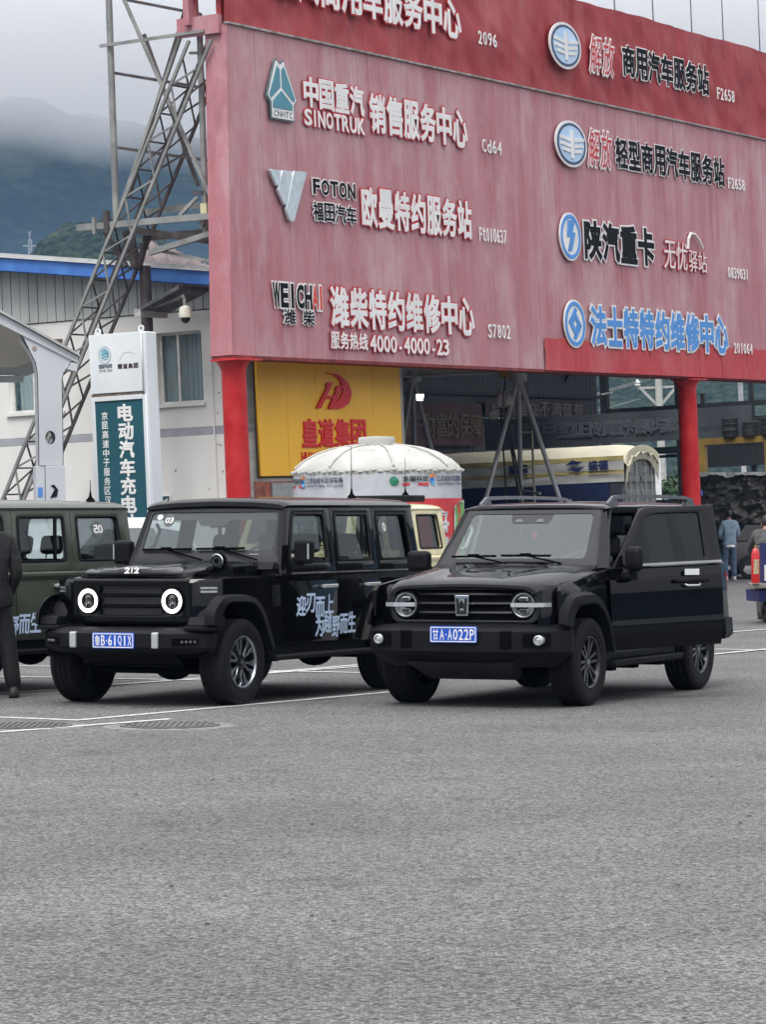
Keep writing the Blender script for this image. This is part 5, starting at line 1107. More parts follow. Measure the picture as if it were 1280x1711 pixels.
def make_jeep(name, label, mtx, P, number=None, slogan=True, lit=True, sticker='03', group=None, lamp=True, plate=None):
    car = root(name, label, 'car', mtx, group)
    # ---------------- lower body
    yS = 0.885
    arch_f = [(0.455, 0.50), (0.30, 0.80), (0.10, 0.94), (-0.27, 0.94), (-0.42, 0.84)]
    ra = lambda pts: [(2.86 - (x - 0.0), z) for x, z in pts]
    for s in (1, -1):
        fs_ = lambda u, v, w_, s=s: (-u, s * (yS - 0.02 + w_ + 0.022 * (0.85 - v)), v)
        panel('front_fender', [(-0.26, 1.13), (0.742, 1.13), (0.742, 0.52), (0.47, 0.50)] + refine(arch_f, 3)[1:] + [(-0.27, 0.80)], [], 0.04, fs_, P, car, 0.006)
        dr = panel('front_door', rnd([(0.750, 0.52), (1.776, 0.51), (1.776, 1.165), (0.750, 1.155)], [0.05, 0.02, 0.01, 0.01], 3), [], 0.04, fs_, P, car, 0.006)
        rdr = panel('rear_door', [(1.784, 0.51), (2.24, 0.51), (2.32, 0.66), (2.42, 0.84), (2.55, 0.93), (2.612, 0.95), (2.612, 1.165), (1.784, 1.165)], [], 0.04, fs_, P, car, 0.006)
        panel('rear_quarter', [(2.62, 0.95), (3.10, 0.95), (3.24, 0.86), (3.34, 0.62), (3.48, 0.60), (3.48, 1.165), (2.62, 1.165)], [], 0.04, fs_, P, car, 0.006)
        # upper frames and glass
        up = lambda u, v, w_, s=s: (-u, s * (0.868 - (v - 1.17) / 0.6 * 0.108 - 0.016 + w_), v)
        gl = lambda u, v, w_, s=s: (-u, s * (0.868 - (v - 1.17) / 0.6 * 0.108 - 0.030 + w_), v)
        for par, outl, hole, gm in ((dr, [(0.84, 1.172), (1.776, 1.172), (1.826, 1.768), (1.075, 1.768)], [(0.945, 1.265), (1.655, 1.265), (1.690, 1.708), (1.125, 1.708)], GLC),
                                    (rdr, [(1.784, 1.172), (2.612, 1.172), (2.64, 1.768), (1.834, 1.768)], [(1.868, 1.268), (2.50, 1.268), (2.535, 1.702), (1.905, 1.702)], GLT),
                                    (None, [(2.62, 1.172), (3.478, 1.172), (3.48, 1.768), (2.648, 1.768)], [(2.70, 1.268), (3.325, 1.268), (3.305, 1.702), (2.725, 1.702)], GLD)):
            ho_ = rnd(hole, 0.045, 4)
            fr = panel('window_frame' if par else 'quarter_panel', outl, [ho_], 0.032, up, P, par or car, 0.004)
            cxh = sum(p[0] for p in hole) / 4; czh = sum(p[1] for p in hole) / 4
            sc_ = lambda k: [(cxh + (a - cxh) * k, czh + (c - czh) * k) for a, c in ho_]
            panel('window_seal', sc_(1.055), [sc_(0.965)], 0.014, lambda u, v, w_, s=s: (-u, s * (0.868 - (v - 1.17) / 0.6 * 0.108 + 0.003 + w_), v), TRIM, fr if not par else par, 0.003)
            panel('window', sc_(1.0), [], 0.004, gl, gm, fr if not par else par, 0, 0)
            if par is rdr: MB().bb(2.385, 2.415, s * 0.80 - 0.012, s * 0.80 + 0.012, 1.28, 1.70).build('window_bar', TRIM, rdr, fn=CF)
        # belt crease
        MB().loft([[(x, s * (yS - 0.002), 1.085), (x, s * (yS + 0.014), 1.128), (x, s * (yS + 0.012), 1.150), (x, s * (yS - 0.018), 1.168)] for x in (0.752, 1.774)], False, False).build('belt_crease', P, dr, fn=CF)
        MB().loft([[(x, s * (yS - 0.002), 1.085), (x, s * (yS + 0.014), 1.128), (x, s * (yS + 0.012), 1.150), (x, s * (yS - 0.018), 1.168)] for x in (1.786, 2.61)], False, False).build('belt_crease', P, rdr, fn=CF)
        MB().loft([[(x, s * (yS - 0.002), 1.085), (x, s * (yS + 0.014), 1.128), (x, s * (yS + 0.012), 1.150), (x, s * (yS - 0.018), 1.168)] for x in (2.622, 3.478)], False, False).build('belt_crease', P, car, fn=CF)
        for par, x0 in ((dr, 1.46), (rdr, 2.295)):
            hd = MB().bb(x0, x0 + 0.26, s * (yS + 0.032) - 0.012, s * (yS + 0.032) + 0.012, 1.012, 1.046); hd.bb(x0, x0 + 0.05, s * (yS + 0.015) - 0.018, s * (yS + 0.015) + 0.018, 1.016, 1.044); hd.bb(x0 + 0.21, x0 + 0.26, s * (yS + 0.015) - 0.018, s * (yS + 0.015) + 0.018, 1.016, 1.044)
            hd.build('handle', mat('handle_chrome', (0.75, 0.76, 0.78), 0.22, 0.55, var=0.03), par, bevel=0.006, fn=CF)
        # flares
        o1 = [(-0.60, 0.74), (-0.575, 0.86), (-0.46, 0.955), (-0.30, 0.992), (0.08, 0.985), (0.22, 0.945), (0.34, 0.85), (0.45, 0.66), (0.54, 0.48)]
        i1 = [(-0.44, 0.70), (-0.425, 0.79), (-0.36, 0.875), (-0.26, 0.925), (0.06, 0.915), (0.17, 0.875), (0.27, 0.78), (0.36, 0.63), (0.44, 0.48)]
        flare(car, s, refine(o1), refine(i1), yS - 0.005, 0.965, 0.70)
        MB().loft([[(-0.60, s * 0.66, z), (-0.60, s * 0.86, z), (-0.50, s * 0.945, z), (-0.40, s * 0.945, z), (-0.40, s * 0.66, z)] for z in (0.68, 0.72)]).build('flare_bridge', TRIM, car, fn=CF, bevel=0.01)
        MB().loft([[(-0.56 + k, s * (0.70), z), (-0.53 + k, s * 0.90, z), (-0.40, s * 0.955, z), (-0.36, s * 0.955, z), (-0.36, s * 0.70, z)] for z, k in ((0.725, -0.04), (0.80, 0.0))]).build('flare_nose', TRIM, car, fn=CF, bevel=0.01)
        o2 = [(2.86 - (x - 0.0) * 1.0, z) for x, z in [(0.54 + 0.12, 0.50), (0.52, 0.74), (0.40, 0.90), (0.22, 0.975), (-0.24, 0.975), (-0.40, 0.90), (-0.50, 0.74), (-0.58, 0.56)]]
        i2 = [(2.86 - (x - 0.0) * 1.0, z) for x, z in [(0.56, 0.50), (0.43, 0.70), (0.32, 0.83), (0.18, 0.90), (-0.20, 0.90), (-0.32, 0.83), (-0.42, 0.70), (-0.48, 0.56)]]
        flare(car, s, refine(o2), refine(i2), yS - 0.005, 0.965, 0.70)
        # wheel liners, sill, step
        for xc in (0.0, 2.86):
            MB().bb(xc - 0.36, xc + 0.46, s * 0.50 - 0.02, s * 0.50 + 0.02, 0.42, 1.02).build('wheel_liner', TRIMD, car, fn=CF)
            q = MB(); q.loft([[(xc + 0.50 * cos(a), s * 0.50, 0.44 + 0.52 * sin(a)), (xc + 0.50 * cos(a), s * 0.86, 0.44 + 0.52 * sin(a))] for a in [pi * k / 12 for k in range(13)]], False, False).build('wheel_liner', TRIMD, car, fn=CF)
        MB().bb(0.47, 2.36, s * 0.80 - 0.06, s * 0.80 + 0.06, 0.42, 0.52).build('sill', TRIM, car, fn=CF, bevel=0.015)
        st_ = MB().bb(0.50, 2.34, s * 0.90 - 0.075, s * 0.90 + 0.075, 0.375, 0.425).build('side_step', TRIM, car, fn=CF, bevel=0.018)
        q = MB()
        for xx in (0.7, 1.4, 2.1): q.bb(xx - 0.03, xx + 0.03, s * 0.70 - 0.15, s * 0.70 + 0.15, 0.36, 0.40)
        q.build('step_bracket', TRIMD, car, fn=CF)
        panel('fender_vent', rnd([(0.57, 0.86), (0.70, 0.86), (0.69, 1.055), (0.56, 1.055)], 0.015, 2), [], 0.012, lambda u, v, w_, s=s: (-u, s * (yS + 0.004 + w_), v), TRIM, car, 0.003)
        MB().bb(0.60, 0.68, s * (yS + 0.014) - 0.004, s * (yS + 0.014) + 0.004, 0.985, 0.995).build('vent_badge', CHRO, car, fn=CF)
        # mirror
        mi = MB().box((0.97, s * 0.99, 1.355), (0.11, 0.185, 0.225), rz=s * 0.10).build('mirror', TRIM, car, fn=CF, bevel=0.035, seg=3)
        MB().bar((0.97, s * 0.86, 1.225), (0.97, s * 0.97, 1.235), 0.06, 0.05).build('mirror_arm', TRIM, mi, fn=CF)
        MB().box((0.912, s * 1.066, 1.36), (0.012, 0.012, 0.14)).build('mirror_lamp', SATIN, mi, fn=CF)
        MB().box((1.027, s * 0.99, 1.355), (0.004, 0.155, 0.19), rz=s * 0.10).build('mirror_glass', mat('mirror_glass', (0.6, 0.62, 0.64), 0.03, 1.0), mi, fn=CF)
        # front corner with turn lamp
        y0_, y1_ = 0.615, 0.868
        MB().loft([[(-0.425, s * y0_, z), (-0.40, s * 0.70, z), (-0.265, s * y1_, z), (-0.22, s * y1_, z), (-0.30, s * 0.60, z)] for z in (0.72, 0.78, 1.10)] + [[(-0.405, s * y0_, 1.132), (-0.38, s * 0.695, 1.132), (-0.26, s * 0.855, 1.132), (-0.22, s * 0.855, 1.132), (-0.30, s * 0.60, 1.132)]]).build('front_corner', P, car, fn=CF, smooth=30)
        c0, c1 = Vector((-0.398, s * 0.705)), Vector((-0.290, s * 0.836)); tl_ = MB(); nn = Vector((-(c1 - c0).y, (c1 - c0).x)).normalized() * (1 if s > 0 else -1) * 1.0
        nn = Vector((-0.77, s * 0.63))
        tl_.add([(c.x + nn.x * k, c.y + nn.y * k, z) for k in (0.002, 0.016) for c, z in ((c0, 1.000), (c1, 1.000), (c1, 1.072), (c0, 1.072))], [(0, 1, 2, 3), (7, 6, 5, 4), (0, 4, 5, 1), (1, 5, 6, 2), (2, 6, 7, 3), (3, 7, 4, 0)])
        tlo = tl_.build('turn_lamp', DARKL, car, fn=CF)
        q = MB()
        for z0 in (1.012, 1.044):
            a_, b2 = c0.lerp(c1, 0.06), c0.lerp(c1, 0.94)
            q.add([(c.x + nn.x * k, c.y + nn.y * k, z) for k in (0.017, 0.021) for c, z in ((a_, z0), (b2, z0), (b2, z0 + 0.018), (a_, z0 + 0.018))], [(0, 1, 2, 3), (7, 6, 5, 4), (0, 4, 5, 1), (1, 5, 6, 2), (2, 6, 7, 3), (3, 7, 4, 0)])
        q.build('lamp_strip', LENS, tlo, fn=CF)
        # rear lamp
        MB().bb(3.485, 3.52, s * 0.80 - 0.06, s * 0.80 + 0.06, 0.78, 1.02).build('tail_lamp', mat('tail_red', (0.35, 0.01, 0.01), 0.2), car, fn=CF)
        # side of the windscreen: outer A pillar
        MB().loft([[(0.775, s * 0.845, 1.13), (0.86, s * 0.872, 1.13), (0.86, s * 0.80, 1.13), (0.775, s * 0.79, 1.13)], [(0.815, s * 0.835, 1.25), (0.885, s * 0.858, 1.25), (0.885, s * 0.79, 1.25), (0.815, s * 0.78, 1.25)], [(1.03, s * 0.742, 1.772), (1.10, s * 0.762, 1.772), (1.10, s * 0.70, 1.772), (1.03, s * 0.70, 1.772)]]).build('windscreen_pillar', P, car, fn=CF, smooth=25)
    # ---------------- front
    fx = lambda u, v, w_: (0.42 + w_ - 0.01, u, v)
    hlc = [(-0.448, 0.936), (0.448, 0.936)]
    gr = rnd([(-0.335, 0.805), (0.335, 0.805), (0.335, 1.075), (-0.335, 1.075)], 0.03, 3)
    fp_ = panel('front_panel', rnd([(-0.618, 0.735), (0.618, 0.735), (0.618, 1.118), (-0.618, 1.118)], [0.05, 0.05, 0.01, 0.01], 3), [circ(c, 0.118, 32) for c in hlc] + [gr], 0.03, fx, P, car, 0.006)
    MB().loft([[(-0.430, y, 1.112), (-0.425, y, 1.128), (-0.405, y, 1.142), (-0.34, y, 1.15), (-0.34, y, 1.10)] for y in (-0.617, 0.617)]).build('nose_strip', P, car, fn=CF, smooth=40)
    MB().bb(-0.30, -0.26, -0.60, 0.60, 0.6, 1.12).build('radiator', TRIMD, car, fn=CF)
    for z0, z1 in ((1.005, 1.068), (0.908, 0.970), (0.812, 0.872)):
        gm_ = MB().bb(-0.388, -0.380, -0.325, 0.325, z0, z1).build('grille_row', TRIMD, car, fn=CF)
        q = MB(); n = 26
        for k in range(n):
            y = -0.32 + 0.64 * k / n
            for d in (0, 1):
                ya, yb_ = (y, y + 0.046) if d else (y + 0.046, y)
                if max(ya, yb_) < 0.325: q.bar((-0.392, ya, z0), (-0.392, yb_, z1), 0.006, 0.010)
        q.build('grille_mesh', mat('grille_gloss', (0.035, 0.035, 0.038), 0.3), gm_, fn=CF)
    for z in (0.886, 0.984): MB().bb(-0.412, -0.38, -0.335, 0.335, z, z + 0.010).build('grille_bar', TRIM, car, fn=CF)
    for cy, cz in hlc:
        CLp = lambda x, y, z, cy=cy, cz=cz: (-(x), y + cy, z + cz)
        hl_ = MB().lathe([(0.118, -0.40), (0.118, -0.445), (0.110, -0.452), (0.106, -0.440)], (0, 0, 0), 'X', 36).build('headlight', TRIM, car, smooth=40, fn=CLp)
        MB().lathe([(0.107, -0.442), (0.100, -0.452), (0.080, -0.452), (0.074, -0.442)], (0, 0, 0), 'X', 40).build('halo', RING if lit else LENS, hl_, smooth=40, fn=CLp)
        MB().lathe([(0.075, -0.44), (0.06, -0.41), (0.001, -0.40)], (0, 0, 0), 'X', 30).build('bowl', mat('lamp_bowl', (0.05, 0.05, 0.055), 0.3, 0.6), hl_, smooth=40, fn=CLp)
        for dz, rr_ in ((0.030, 0.026), (-0.030, 0.033)):
            MB().lathe([(rr_, -0.425), (rr_, -0.448), (rr_ * 0.82, -0.450), (rr_ * 0.80, -0.440)], (0, 0, dz), 'X', 24).build('projector', mat('projector_rim', (0.16, 0.16, 0.17), 0.35, 0.5), hl_, smooth=40, fn=CLp)
            MB().lathe([(rr_ * 0.8, -0.438), (rr_ * 0.5, -0.452), (0.001, -0.456)], (0, 0, dz), 'X', 20).build('projector_lens', DARKL, hl_, smooth=60, fn=CLp)
    # bonnet
    secs = []
    ry_ = [0, 0.10, 0.115, 0.30, 0.315, 0.50]
    def bz(x):
        t = (x + 0.385) / 1.19; return 1.208 + 0.064 * min(1, max(0, t)) ** 0.45
    for x, dz in ((-0.402, -0.055), (-0.398, -0.020), (-0.375, -0.004), (-0.33, 0.0), (-0.1, 0.0), (0.25, 0.0), (0.6, 0.0), (0.80, 0.0)):
        hw = 0.555 + 0.085 * (x + 0.4) / 1.2; z = bz(x) + dz; half = []
        for k, f_ in enumerate((0.0, 0.28, 0.31, 0.62, 0.66, 0.93)):
            zz = z + (0.010 if k in (0, 1) else 0.0 if k in (2, 3) else -0.012) * (1 if x > -0.39 else 0.3); half.append((hw * f_, zz))
        half += [(hw * 0.985, z - 0.035), (hw, 1.15)]
        secs.append([(x, -y, zz) for y, zz in reversed(half)] + [(x, y, zz) for y, zz in half[1:]])
    bo = MB().loft(secs, False, False).build('bonnet', P, car, fn=CF, smooth=28)
    MB().bb(-0.408, -0.399, -0.47, 0.47, 1.158, 1.172).build('bonnet_slot', TRIMD, bo, fn=CF)
    for s in (-1, 1):
        MB().loft([[(x, s * 0.53, 1.10), (x, s * 0.53, 1.145), (x, s * 0.84, 1.142), (x, s * 0.872, 1.125), (x, s * 0.872, 1.10)] for x in (-0.40, -0.27, 0.80)]).build('fender_top', P, car, fn=CF, smooth=30) if False else None
        MB().loft([[(-0.395, s * 0.54, 1.143), (-0.395, s * 0.615, 1.141), (-0.37, s * 0.69, 1.139), (-0.255, s * 0.853, 1.134)], [(-0.2, s * 0.54, 1.147), (-0.2, s * 0.66, 1.146), (-0.2, s * 0.76, 1.144), (-0.2, s * 0.872, 1.130)], [(0.80, s * 0.54, 1.152), (0.80, s * 0.66, 1.151), (0.80, s * 0.76, 1.149), (0.80, s * 0.872, 1.132)]], False, False).build('fender_top', P, car, fn=CF, smooth=40)
        MB().bb(-0.20, -0.12, s * 0.58 - 0.05, s * 0.58 + 0.05, 1.15, 1.19).build('bonnet_catch', TRIMD, bo, fn=CF, bevel=0.01)
    lettering(bo, '212', -0.075, 0.075, 1.185, 1.232, lambda u, v, w_: (0.405 + w_ - (v - 1.185) * 0.25, u, v), WHT, 0.006, 0, 0.05, False, 'bonnet_badge', 0.1, narrow=0.8)
    # windscreen frame
    wx = lambda v: 0.795 + (v - 1.17) * 0.255 / 0.6
    fw_ = lambda off: (lambda u, v, w_: (-(wx(v)) + w_ + off, u, v))
    out_ = [(-0.80, 1.235), (0.80, 1.235), (0.742, 1.772), (-0.742, 1.772)]
    hole_ = rnd([(-0.722, 1.372), (0.722, 1.372), (0.688, 1.725), (-0.688, 1.725)], 0.05, 4)
    wf_ = panel('windscreen_frame', out_, [hole_], 0.03, fw_(0.0), mat('matte_dark_frame', (0.014, 0.0145, 0.016), 0.45, var=0.1) if P is BLACKP else P, car, 0.005)
    panel('windscreen', hole_, [], 0.005, fw_(0.002), GLW, wf_, 0, 0)
    panel('screen_band', rnd([(-0.715, 1.655), (-0.18, 1.655), (-0.14, 1.60), (0.14, 1.60), (0.18, 1.655), (0.715, 1.655), (0.70, 1.735), (-0.70, 1.735)], 0.02, 2), [], 0.004, fw_(-0.010), mat('frit_band', (0.02, 0.02, 0.021), 0.4), wf_, 0, 0)
    MB().loft([[(0.72, y, 1.20), (0.78, y, 1.262), (0.85, y, 1.262), (0.85, y, 1.20)] for y in (-0.79, 0.79)]).build('cowl', TRIM, car, fn=CF)
    wiper(car, (wx(1.378) - 0.035, -0.70, 1.380), (wx(1.378) - 0.035, -0.16, 1.386), (0.775, 0.0, 1.285)); wiper(car, (wx(1.378) - 0.035, -0.10, 1.386), (wx(1.378) - 0.035, 0.42, 1.392), (0.775, 0.60, 1.285))
    if sticker:
        panel('screen_sticker', circ((-0.49, 1.655), 0.062, 24), [], 0.003, fw_(0.006), STICK, wf_, 0, 0); panel('screen_sticker', circ((-0.60, 1.685), 0.032, 20, 0.025), [], 0.003, fw_(0.006), WHT, wf_, 0, 0)
        lettering(wf_, sticker, -0.535, -0.445, 1.630, 1.680, lambda u, v, w_: (-(wx(v)) + 0.009 + w_, u, v), WHT, 0.002, 0, 0.02, False, 'sticker_text', 0.08, 0.12)
    MB().box((wx(1.33) - 0.02, 0.53, 1.335), (0.006, 0.10, 0.010)).build('screen_badge', SATIN, wf_, fn=CF)
    # roof
    secs = []
    for x, dw, dz in ((1.005, 0.03, -0.075), (1.01, 0.018, -0.035), (1.05, 0.004, -0.008), (1.15, 0, 0), (2.0, 0, 0.012), (3.0, 0, 0.008), (3.42, 0, 0), (3.49, 0.006, -0.012), (3.515, 0.025, -0.045), (3.515, 0.035, -0.085)):
        half = [(0, 1.862 + dz), (0.42, 1.852 + dz), (0.66 - dw, 1.836 + dz), (0.735 - dw, 1.815 + min(dz, 0) * 0.8), (0.772 - dw, 1.787 + min(dz, 0) * 0.5), (0.768 - dw, 1.766)]
        secs.append([(x, -y, z) for y, z in reversed(half)] + [(x, y, z) for y, z in half[1:]])
    rf_ = MB().loft(secs, False, False).build('roof', P, car, fn=CF, smooth=35)
    MB().bb(1.06, 3.48, -0.755, 0.755, 1.757, 1.764).build('headlining', SEATM, rf_, fn=CF)
    if lamp:
        sp = MB().ell((0.12, 0.60, 1.285), (0.055, 0.075, 0.075), 18, 10).build('spot_lamp', TRIMD, car, smooth=60, fn=CF)
        MB().lathe([(0.001, -0.052), (0.05, -0.05), (0.058, -0.02)], (0.12, 0.60, 1.285), 'X', 20).build('spot_lens', DARKL, sp, smooth=40, fn=CF)
        MB().bb(0.10, 0.16, 0.54, 0.66, 1.20, 1.245).build('spot_bracket', TRIMD, sp, fn=CF)
        MB().lathe([(0.058, -0.03), (0.066, -0.045), (0.060, -0.052)], (0.12, 0.60, 1.285), 'X', 20).build('spot_rim', CHRO, sp, smooth=40, fn=CF)
    # bumper
    def ring_(k, z, xb=-0.40): return [(xb, -0.89 + k, z), (-0.45, -0.905 + k, z), (-0.53 + k, -0.86 + k, z), (-0.685 + k, -0.60, z), (-0.70 + k, -0.55, z), (-0.70 + k, 0.55, z), (-0.685 + k, 0.60, z), (-0.53 + k, 0.86 - k, z), (-0.45, 0.905 - k, z), (xb, 0.89 - k, z)]
    bp_ = MB().loft([ring_(0.07, 0.475), ring_(0.03, 0.495), ring_(0.0, 0.535), ring_(0.0, 0.655), ring_(0.035, 0.685), ring_(0.12, 0.705)]).build('bumper', TRIM, car, fn=CF, smooth=24)
    for s in (-1, 1):
        MB().bb(-0.722, -0.640, s * 0.435 - 0.033, s * 0.435 + 0.033, 0.525, 0.668).build('tow_hook', SATIN, bp_, fn=CF, bevel=0.012)
        fr0, fr1 = Vector((-0.690, s * 0.60)), Vector((-0.565, s * 0.80)); nn = Vector((-0.85, s * 0.53))
        fg_ = MB().add([(c.x + nn.x * k, c.y + nn.y * k, z) for k in (-0.01, 0.006) for c, z in ((fr0, 0.555), (fr1, 0.560), (fr1, 0.615), (fr0, 0.615))], [(0, 1, 2, 3), (7, 6, 5, 4), (0, 4, 5, 1), (1, 5, 6, 2), (2, 6, 7, 3), (3, 7, 4, 0)]).build('fog_lamp', TRIMD, bp_, fn=CF)
        q = MB()
        for k in range(4):
            c = fr0.lerp(fr1, 0.38 + 0.16 * k); q.ell((c.x + nn.x * 0.008, c.y + nn.y * 0.008, 0.582), (0.012, 0.014, 0.014), 8, 6)
        q.build('fog_led', mat('dull_led', (0.08, 0.08, 0.085), 0.3), fg_, fn=CF, smooth=60)
    q = MB()
    for y in (-0.26, -0.09, 0.08, 0.24): q.bb(-0.575, -0.535, y, y + 0.11, 0.700, 0.7085)
    q.build('bumper_slot', TRIMD, bp_, fn=CF)
    MB().loft([[(-0.62, -0.55, 0.50), (-0.62, 0.55, 0.50), (-0.58, 0.55, 0.51), (-0.58, -0.55, 0.51)], [(-0.30, -0.48, 0.345), (-0.30, 0.48, 0.345), (-0.28, 0.48, 0.37), (-0.28, -0.48, 0.37)]]).build('skid_plate', TRIM, car, fn=CF)
    if plate: number_plate(car, -0.712, -0.222, 0.222, 0.522, 0.664, plate)
    # underside
    u_ = MB().bb(-0.35, 3.4, -0.50, 0.50, 0.36, 0.50); u_.bb(0.5, 2.4, -0.78, 0.78, 0.43, 0.50); u_.tube((0, -0.7, 0.36), (0, 0.7, 0.36), 0.06); u_.tube((2.86, -0.7, 0.36), (2.86, 0.7, 0.36), 0.06); u_.ell((0.0, 0.18, 0.36), (0.17, 0.2, 0.15)); u_.ell((2.86, 0.0, 0.36), (0.17, 0.2, 0.15))
    u_.tube((-0.15, -0.6, 0.30), (-0.15, 0.6, 0.30), 0.025); u_.bb(0.9, 1.9, -0.6, -0.3, 0.28, 0.40)
    u_.build('underbody', TRIMD, car, fn=CF)
    # rear
    MB().bb(3.44, 3.49, -0.86, 0.86, 0.55, 1.17).build('tailgate', P, car, fn=CF, bevel=0.01)
    panel('tailgate_frame', [(-0.865, 1.172), (0.865, 1.172), (0.76, 1.768), (-0.76, 1.768)], [rnd([(-0.66, 1.27), (0.66, 1.27), (0.60, 1.68), (-0.60, 1.68)], 0.05, 3)], 0.03, lambda u, v, w_: (-3.463 + w_, u, v), P, car, 0.003)
    panel('rear_window', rnd([(-0.66, 1.27), (0.66, 1.27), (0.60, 1.68), (-0.60, 1.68)], 0.05, 3), [], 0.004, lambda u, v, w_: (-3.463 + w_, u, v), GLT, car, 0, 0)
    MB().lathe([(0.10, 3.52), (0.33, 3.52), (0.37, 3.56), (0.37, 3.70), (0.33, 3.74), (0.01, 3.74)], (0, -0.05, 0.95), 'X', 40).build('spare_wheel', TREAD, car, fn=CF, smooth=40)
    MB().bb(3.47, 3.62, -0.86, 0.86, 0.45, 0.60).build('rear_bumper', TRIM, car, fn=CF, bevel=0.02)
    # interior
    MB().bb(0.55, 3.42, -0.80, 0.80, 0.50, 0.56).build('floor', TRIMD, car, fn=CF)
    MB().loft([[(0.80, y, 0.70), (0.80, y, 1.22), (0.86, y, 1.275), (1.02, y, 1.255), (1.10, y, 1.15), (1.02, y, 0.80)] for y in (-0.80, 0.80)]).build('dashboard', DASH, car, fn=CF, smooth=35)
    for y in (-0.38, 0.38): seat(car, 1.62, y)
    for y in (-0.42, 0.0, 0.42): seat(car, 2.55, y, 0.40)
    steering(car, 1.16, 0.38, 1.24)
    MB().box((1.12, 0.0, 1.62), (0.02, 0.24, 0.075)).build('rear_mirror', DASH, car, fn=CF, bevel=0.01)
    for s in (-1, 1): MB().path([(0.99, s * 0.72, 1.38), (1.03, s * 0.68, 1.42), (1.09, s * 0.66, 1.56), (1.10, s * 0.70, 1.62)], 0.016).build('grab_handle', DASH, car, fn=CF, smooth=60)
    for x in (0.0, 2.86):
        for s in (1, -1): wheel(car, x, s, 0.80, 0.385, 0.232, 0.255, 'jeep')
    if slogan:
        SLG = mat('slogan_blue_white', (0.56, 0.70, 0.92), 0.45, var=0.05)
        FS = lambda u, v, w_: (-u, 0.8868 + w_ + 0.022 * (0.85 - v), v)
        for s_, a, c, z0, z1 in (('迎刃而上', 0.99, 1.69, 0.765, 0.945), ('为越野而生', 1.33, 2.10, 0.565, 0.755)):
            k = 0; n_ = len(s_); cw = (c - a) / n_
            for ch in s_:
                dz = 0.02 * sin(k * 2.1); lettering(car, ch, a + k * cw, a + (k + 1) * cw, z0 + dz + 0.01 * (k % 2), z1 + dz, FS, SLG, 0.002, 0, 0.022, True, 'slogan_character', 0.08, 0.10); k += 1
    return car

black_jeep = make_jeep('offroad_car', 'boxy black off-road car with lit ring headlights and blue-white slogan on its door', car_matrix((-2.0627, 28.2223), 0.5006), BLACKP, plate='鲁B·61Q1X', group='boxy off-road cars')
def aerial(car, x, y, z, h, lean=0.0):
    a = MB().lathe([(0.05, 0.0), (0.042, 0.02), (0.016, 0.05), (0.008, 0.10)], (x, y, z), 'Z', 14).build('aerial_base', TRIMD, car, smooth=40, fn=CF)
    MB().tube((x, y, z + 0.1), (x + lean, y, z + h), 0.006, 0.003, 6).build('aerial_whip', TRIMD, a, fn=CF)
aerial(black_jeep, 3.05, 0.33, 1.855, 0.52)
fq = lambda u, v, w_: (-u, 0.868 - (v - 1.17) / 0.6 * 0.108 - 0.012 + w_, v)
for cr, tx in ((black_jeep, '.0'),):
    panel('window_sticker', circ((2.84, 1.575), 0.075, 22), [], 0.002, fq, STICK, cr, 0, 0)
    lettering(cr, '0', 2.845, 2.905, 1.535, 1.615, lambda u, v, w_: fq(u, v, w_ + 0.003), WHT, 0.001, 0, 0.02, False, 'sticker_text')
green_jeep = make_jeep('offroad_car', 'boxy dark green off-road car cut by the left edge, seen from its side', car_matrix((-5.33, 29.1), radians(38)), GREENP, sticker=None, lit=False, lamp=False, group='boxy off-road cars')
panel('window_sticker', circ((3.03, 1.575), 0.075, 22), [], 0.002, fq, STICK, green_jeep, 0, 0)
lettering(green_jeep, '05', -3.095, -2.965, 1.535, 1.615, lambda u, v, w_: fq(-u, v, w_ + 0.003), WHT, 0.001, 0, 0.02, False, 'sticker_text')
aerial(green_jeep, 3.28, 0.45, 1.85, 0.22)
cream_jeep = make_jeep('offroad_car', 'boxy cream off-road car parked behind the two black cars', car_matrix((-1.53, 38.74), radians(28)), CREAMP, slogan=False, sticker=None, lit=False, lamp=False, group='boxy off-road cars')
MB().bb(2.9, 3.3, -0.35, 0.62, 1.875, 1.965).build('roof_box', TRIM, cream_jeep, fn=CF, bevel=0.02)
aerial(cream_jeep, 3.05, 0.45, 1.96, 0.5)
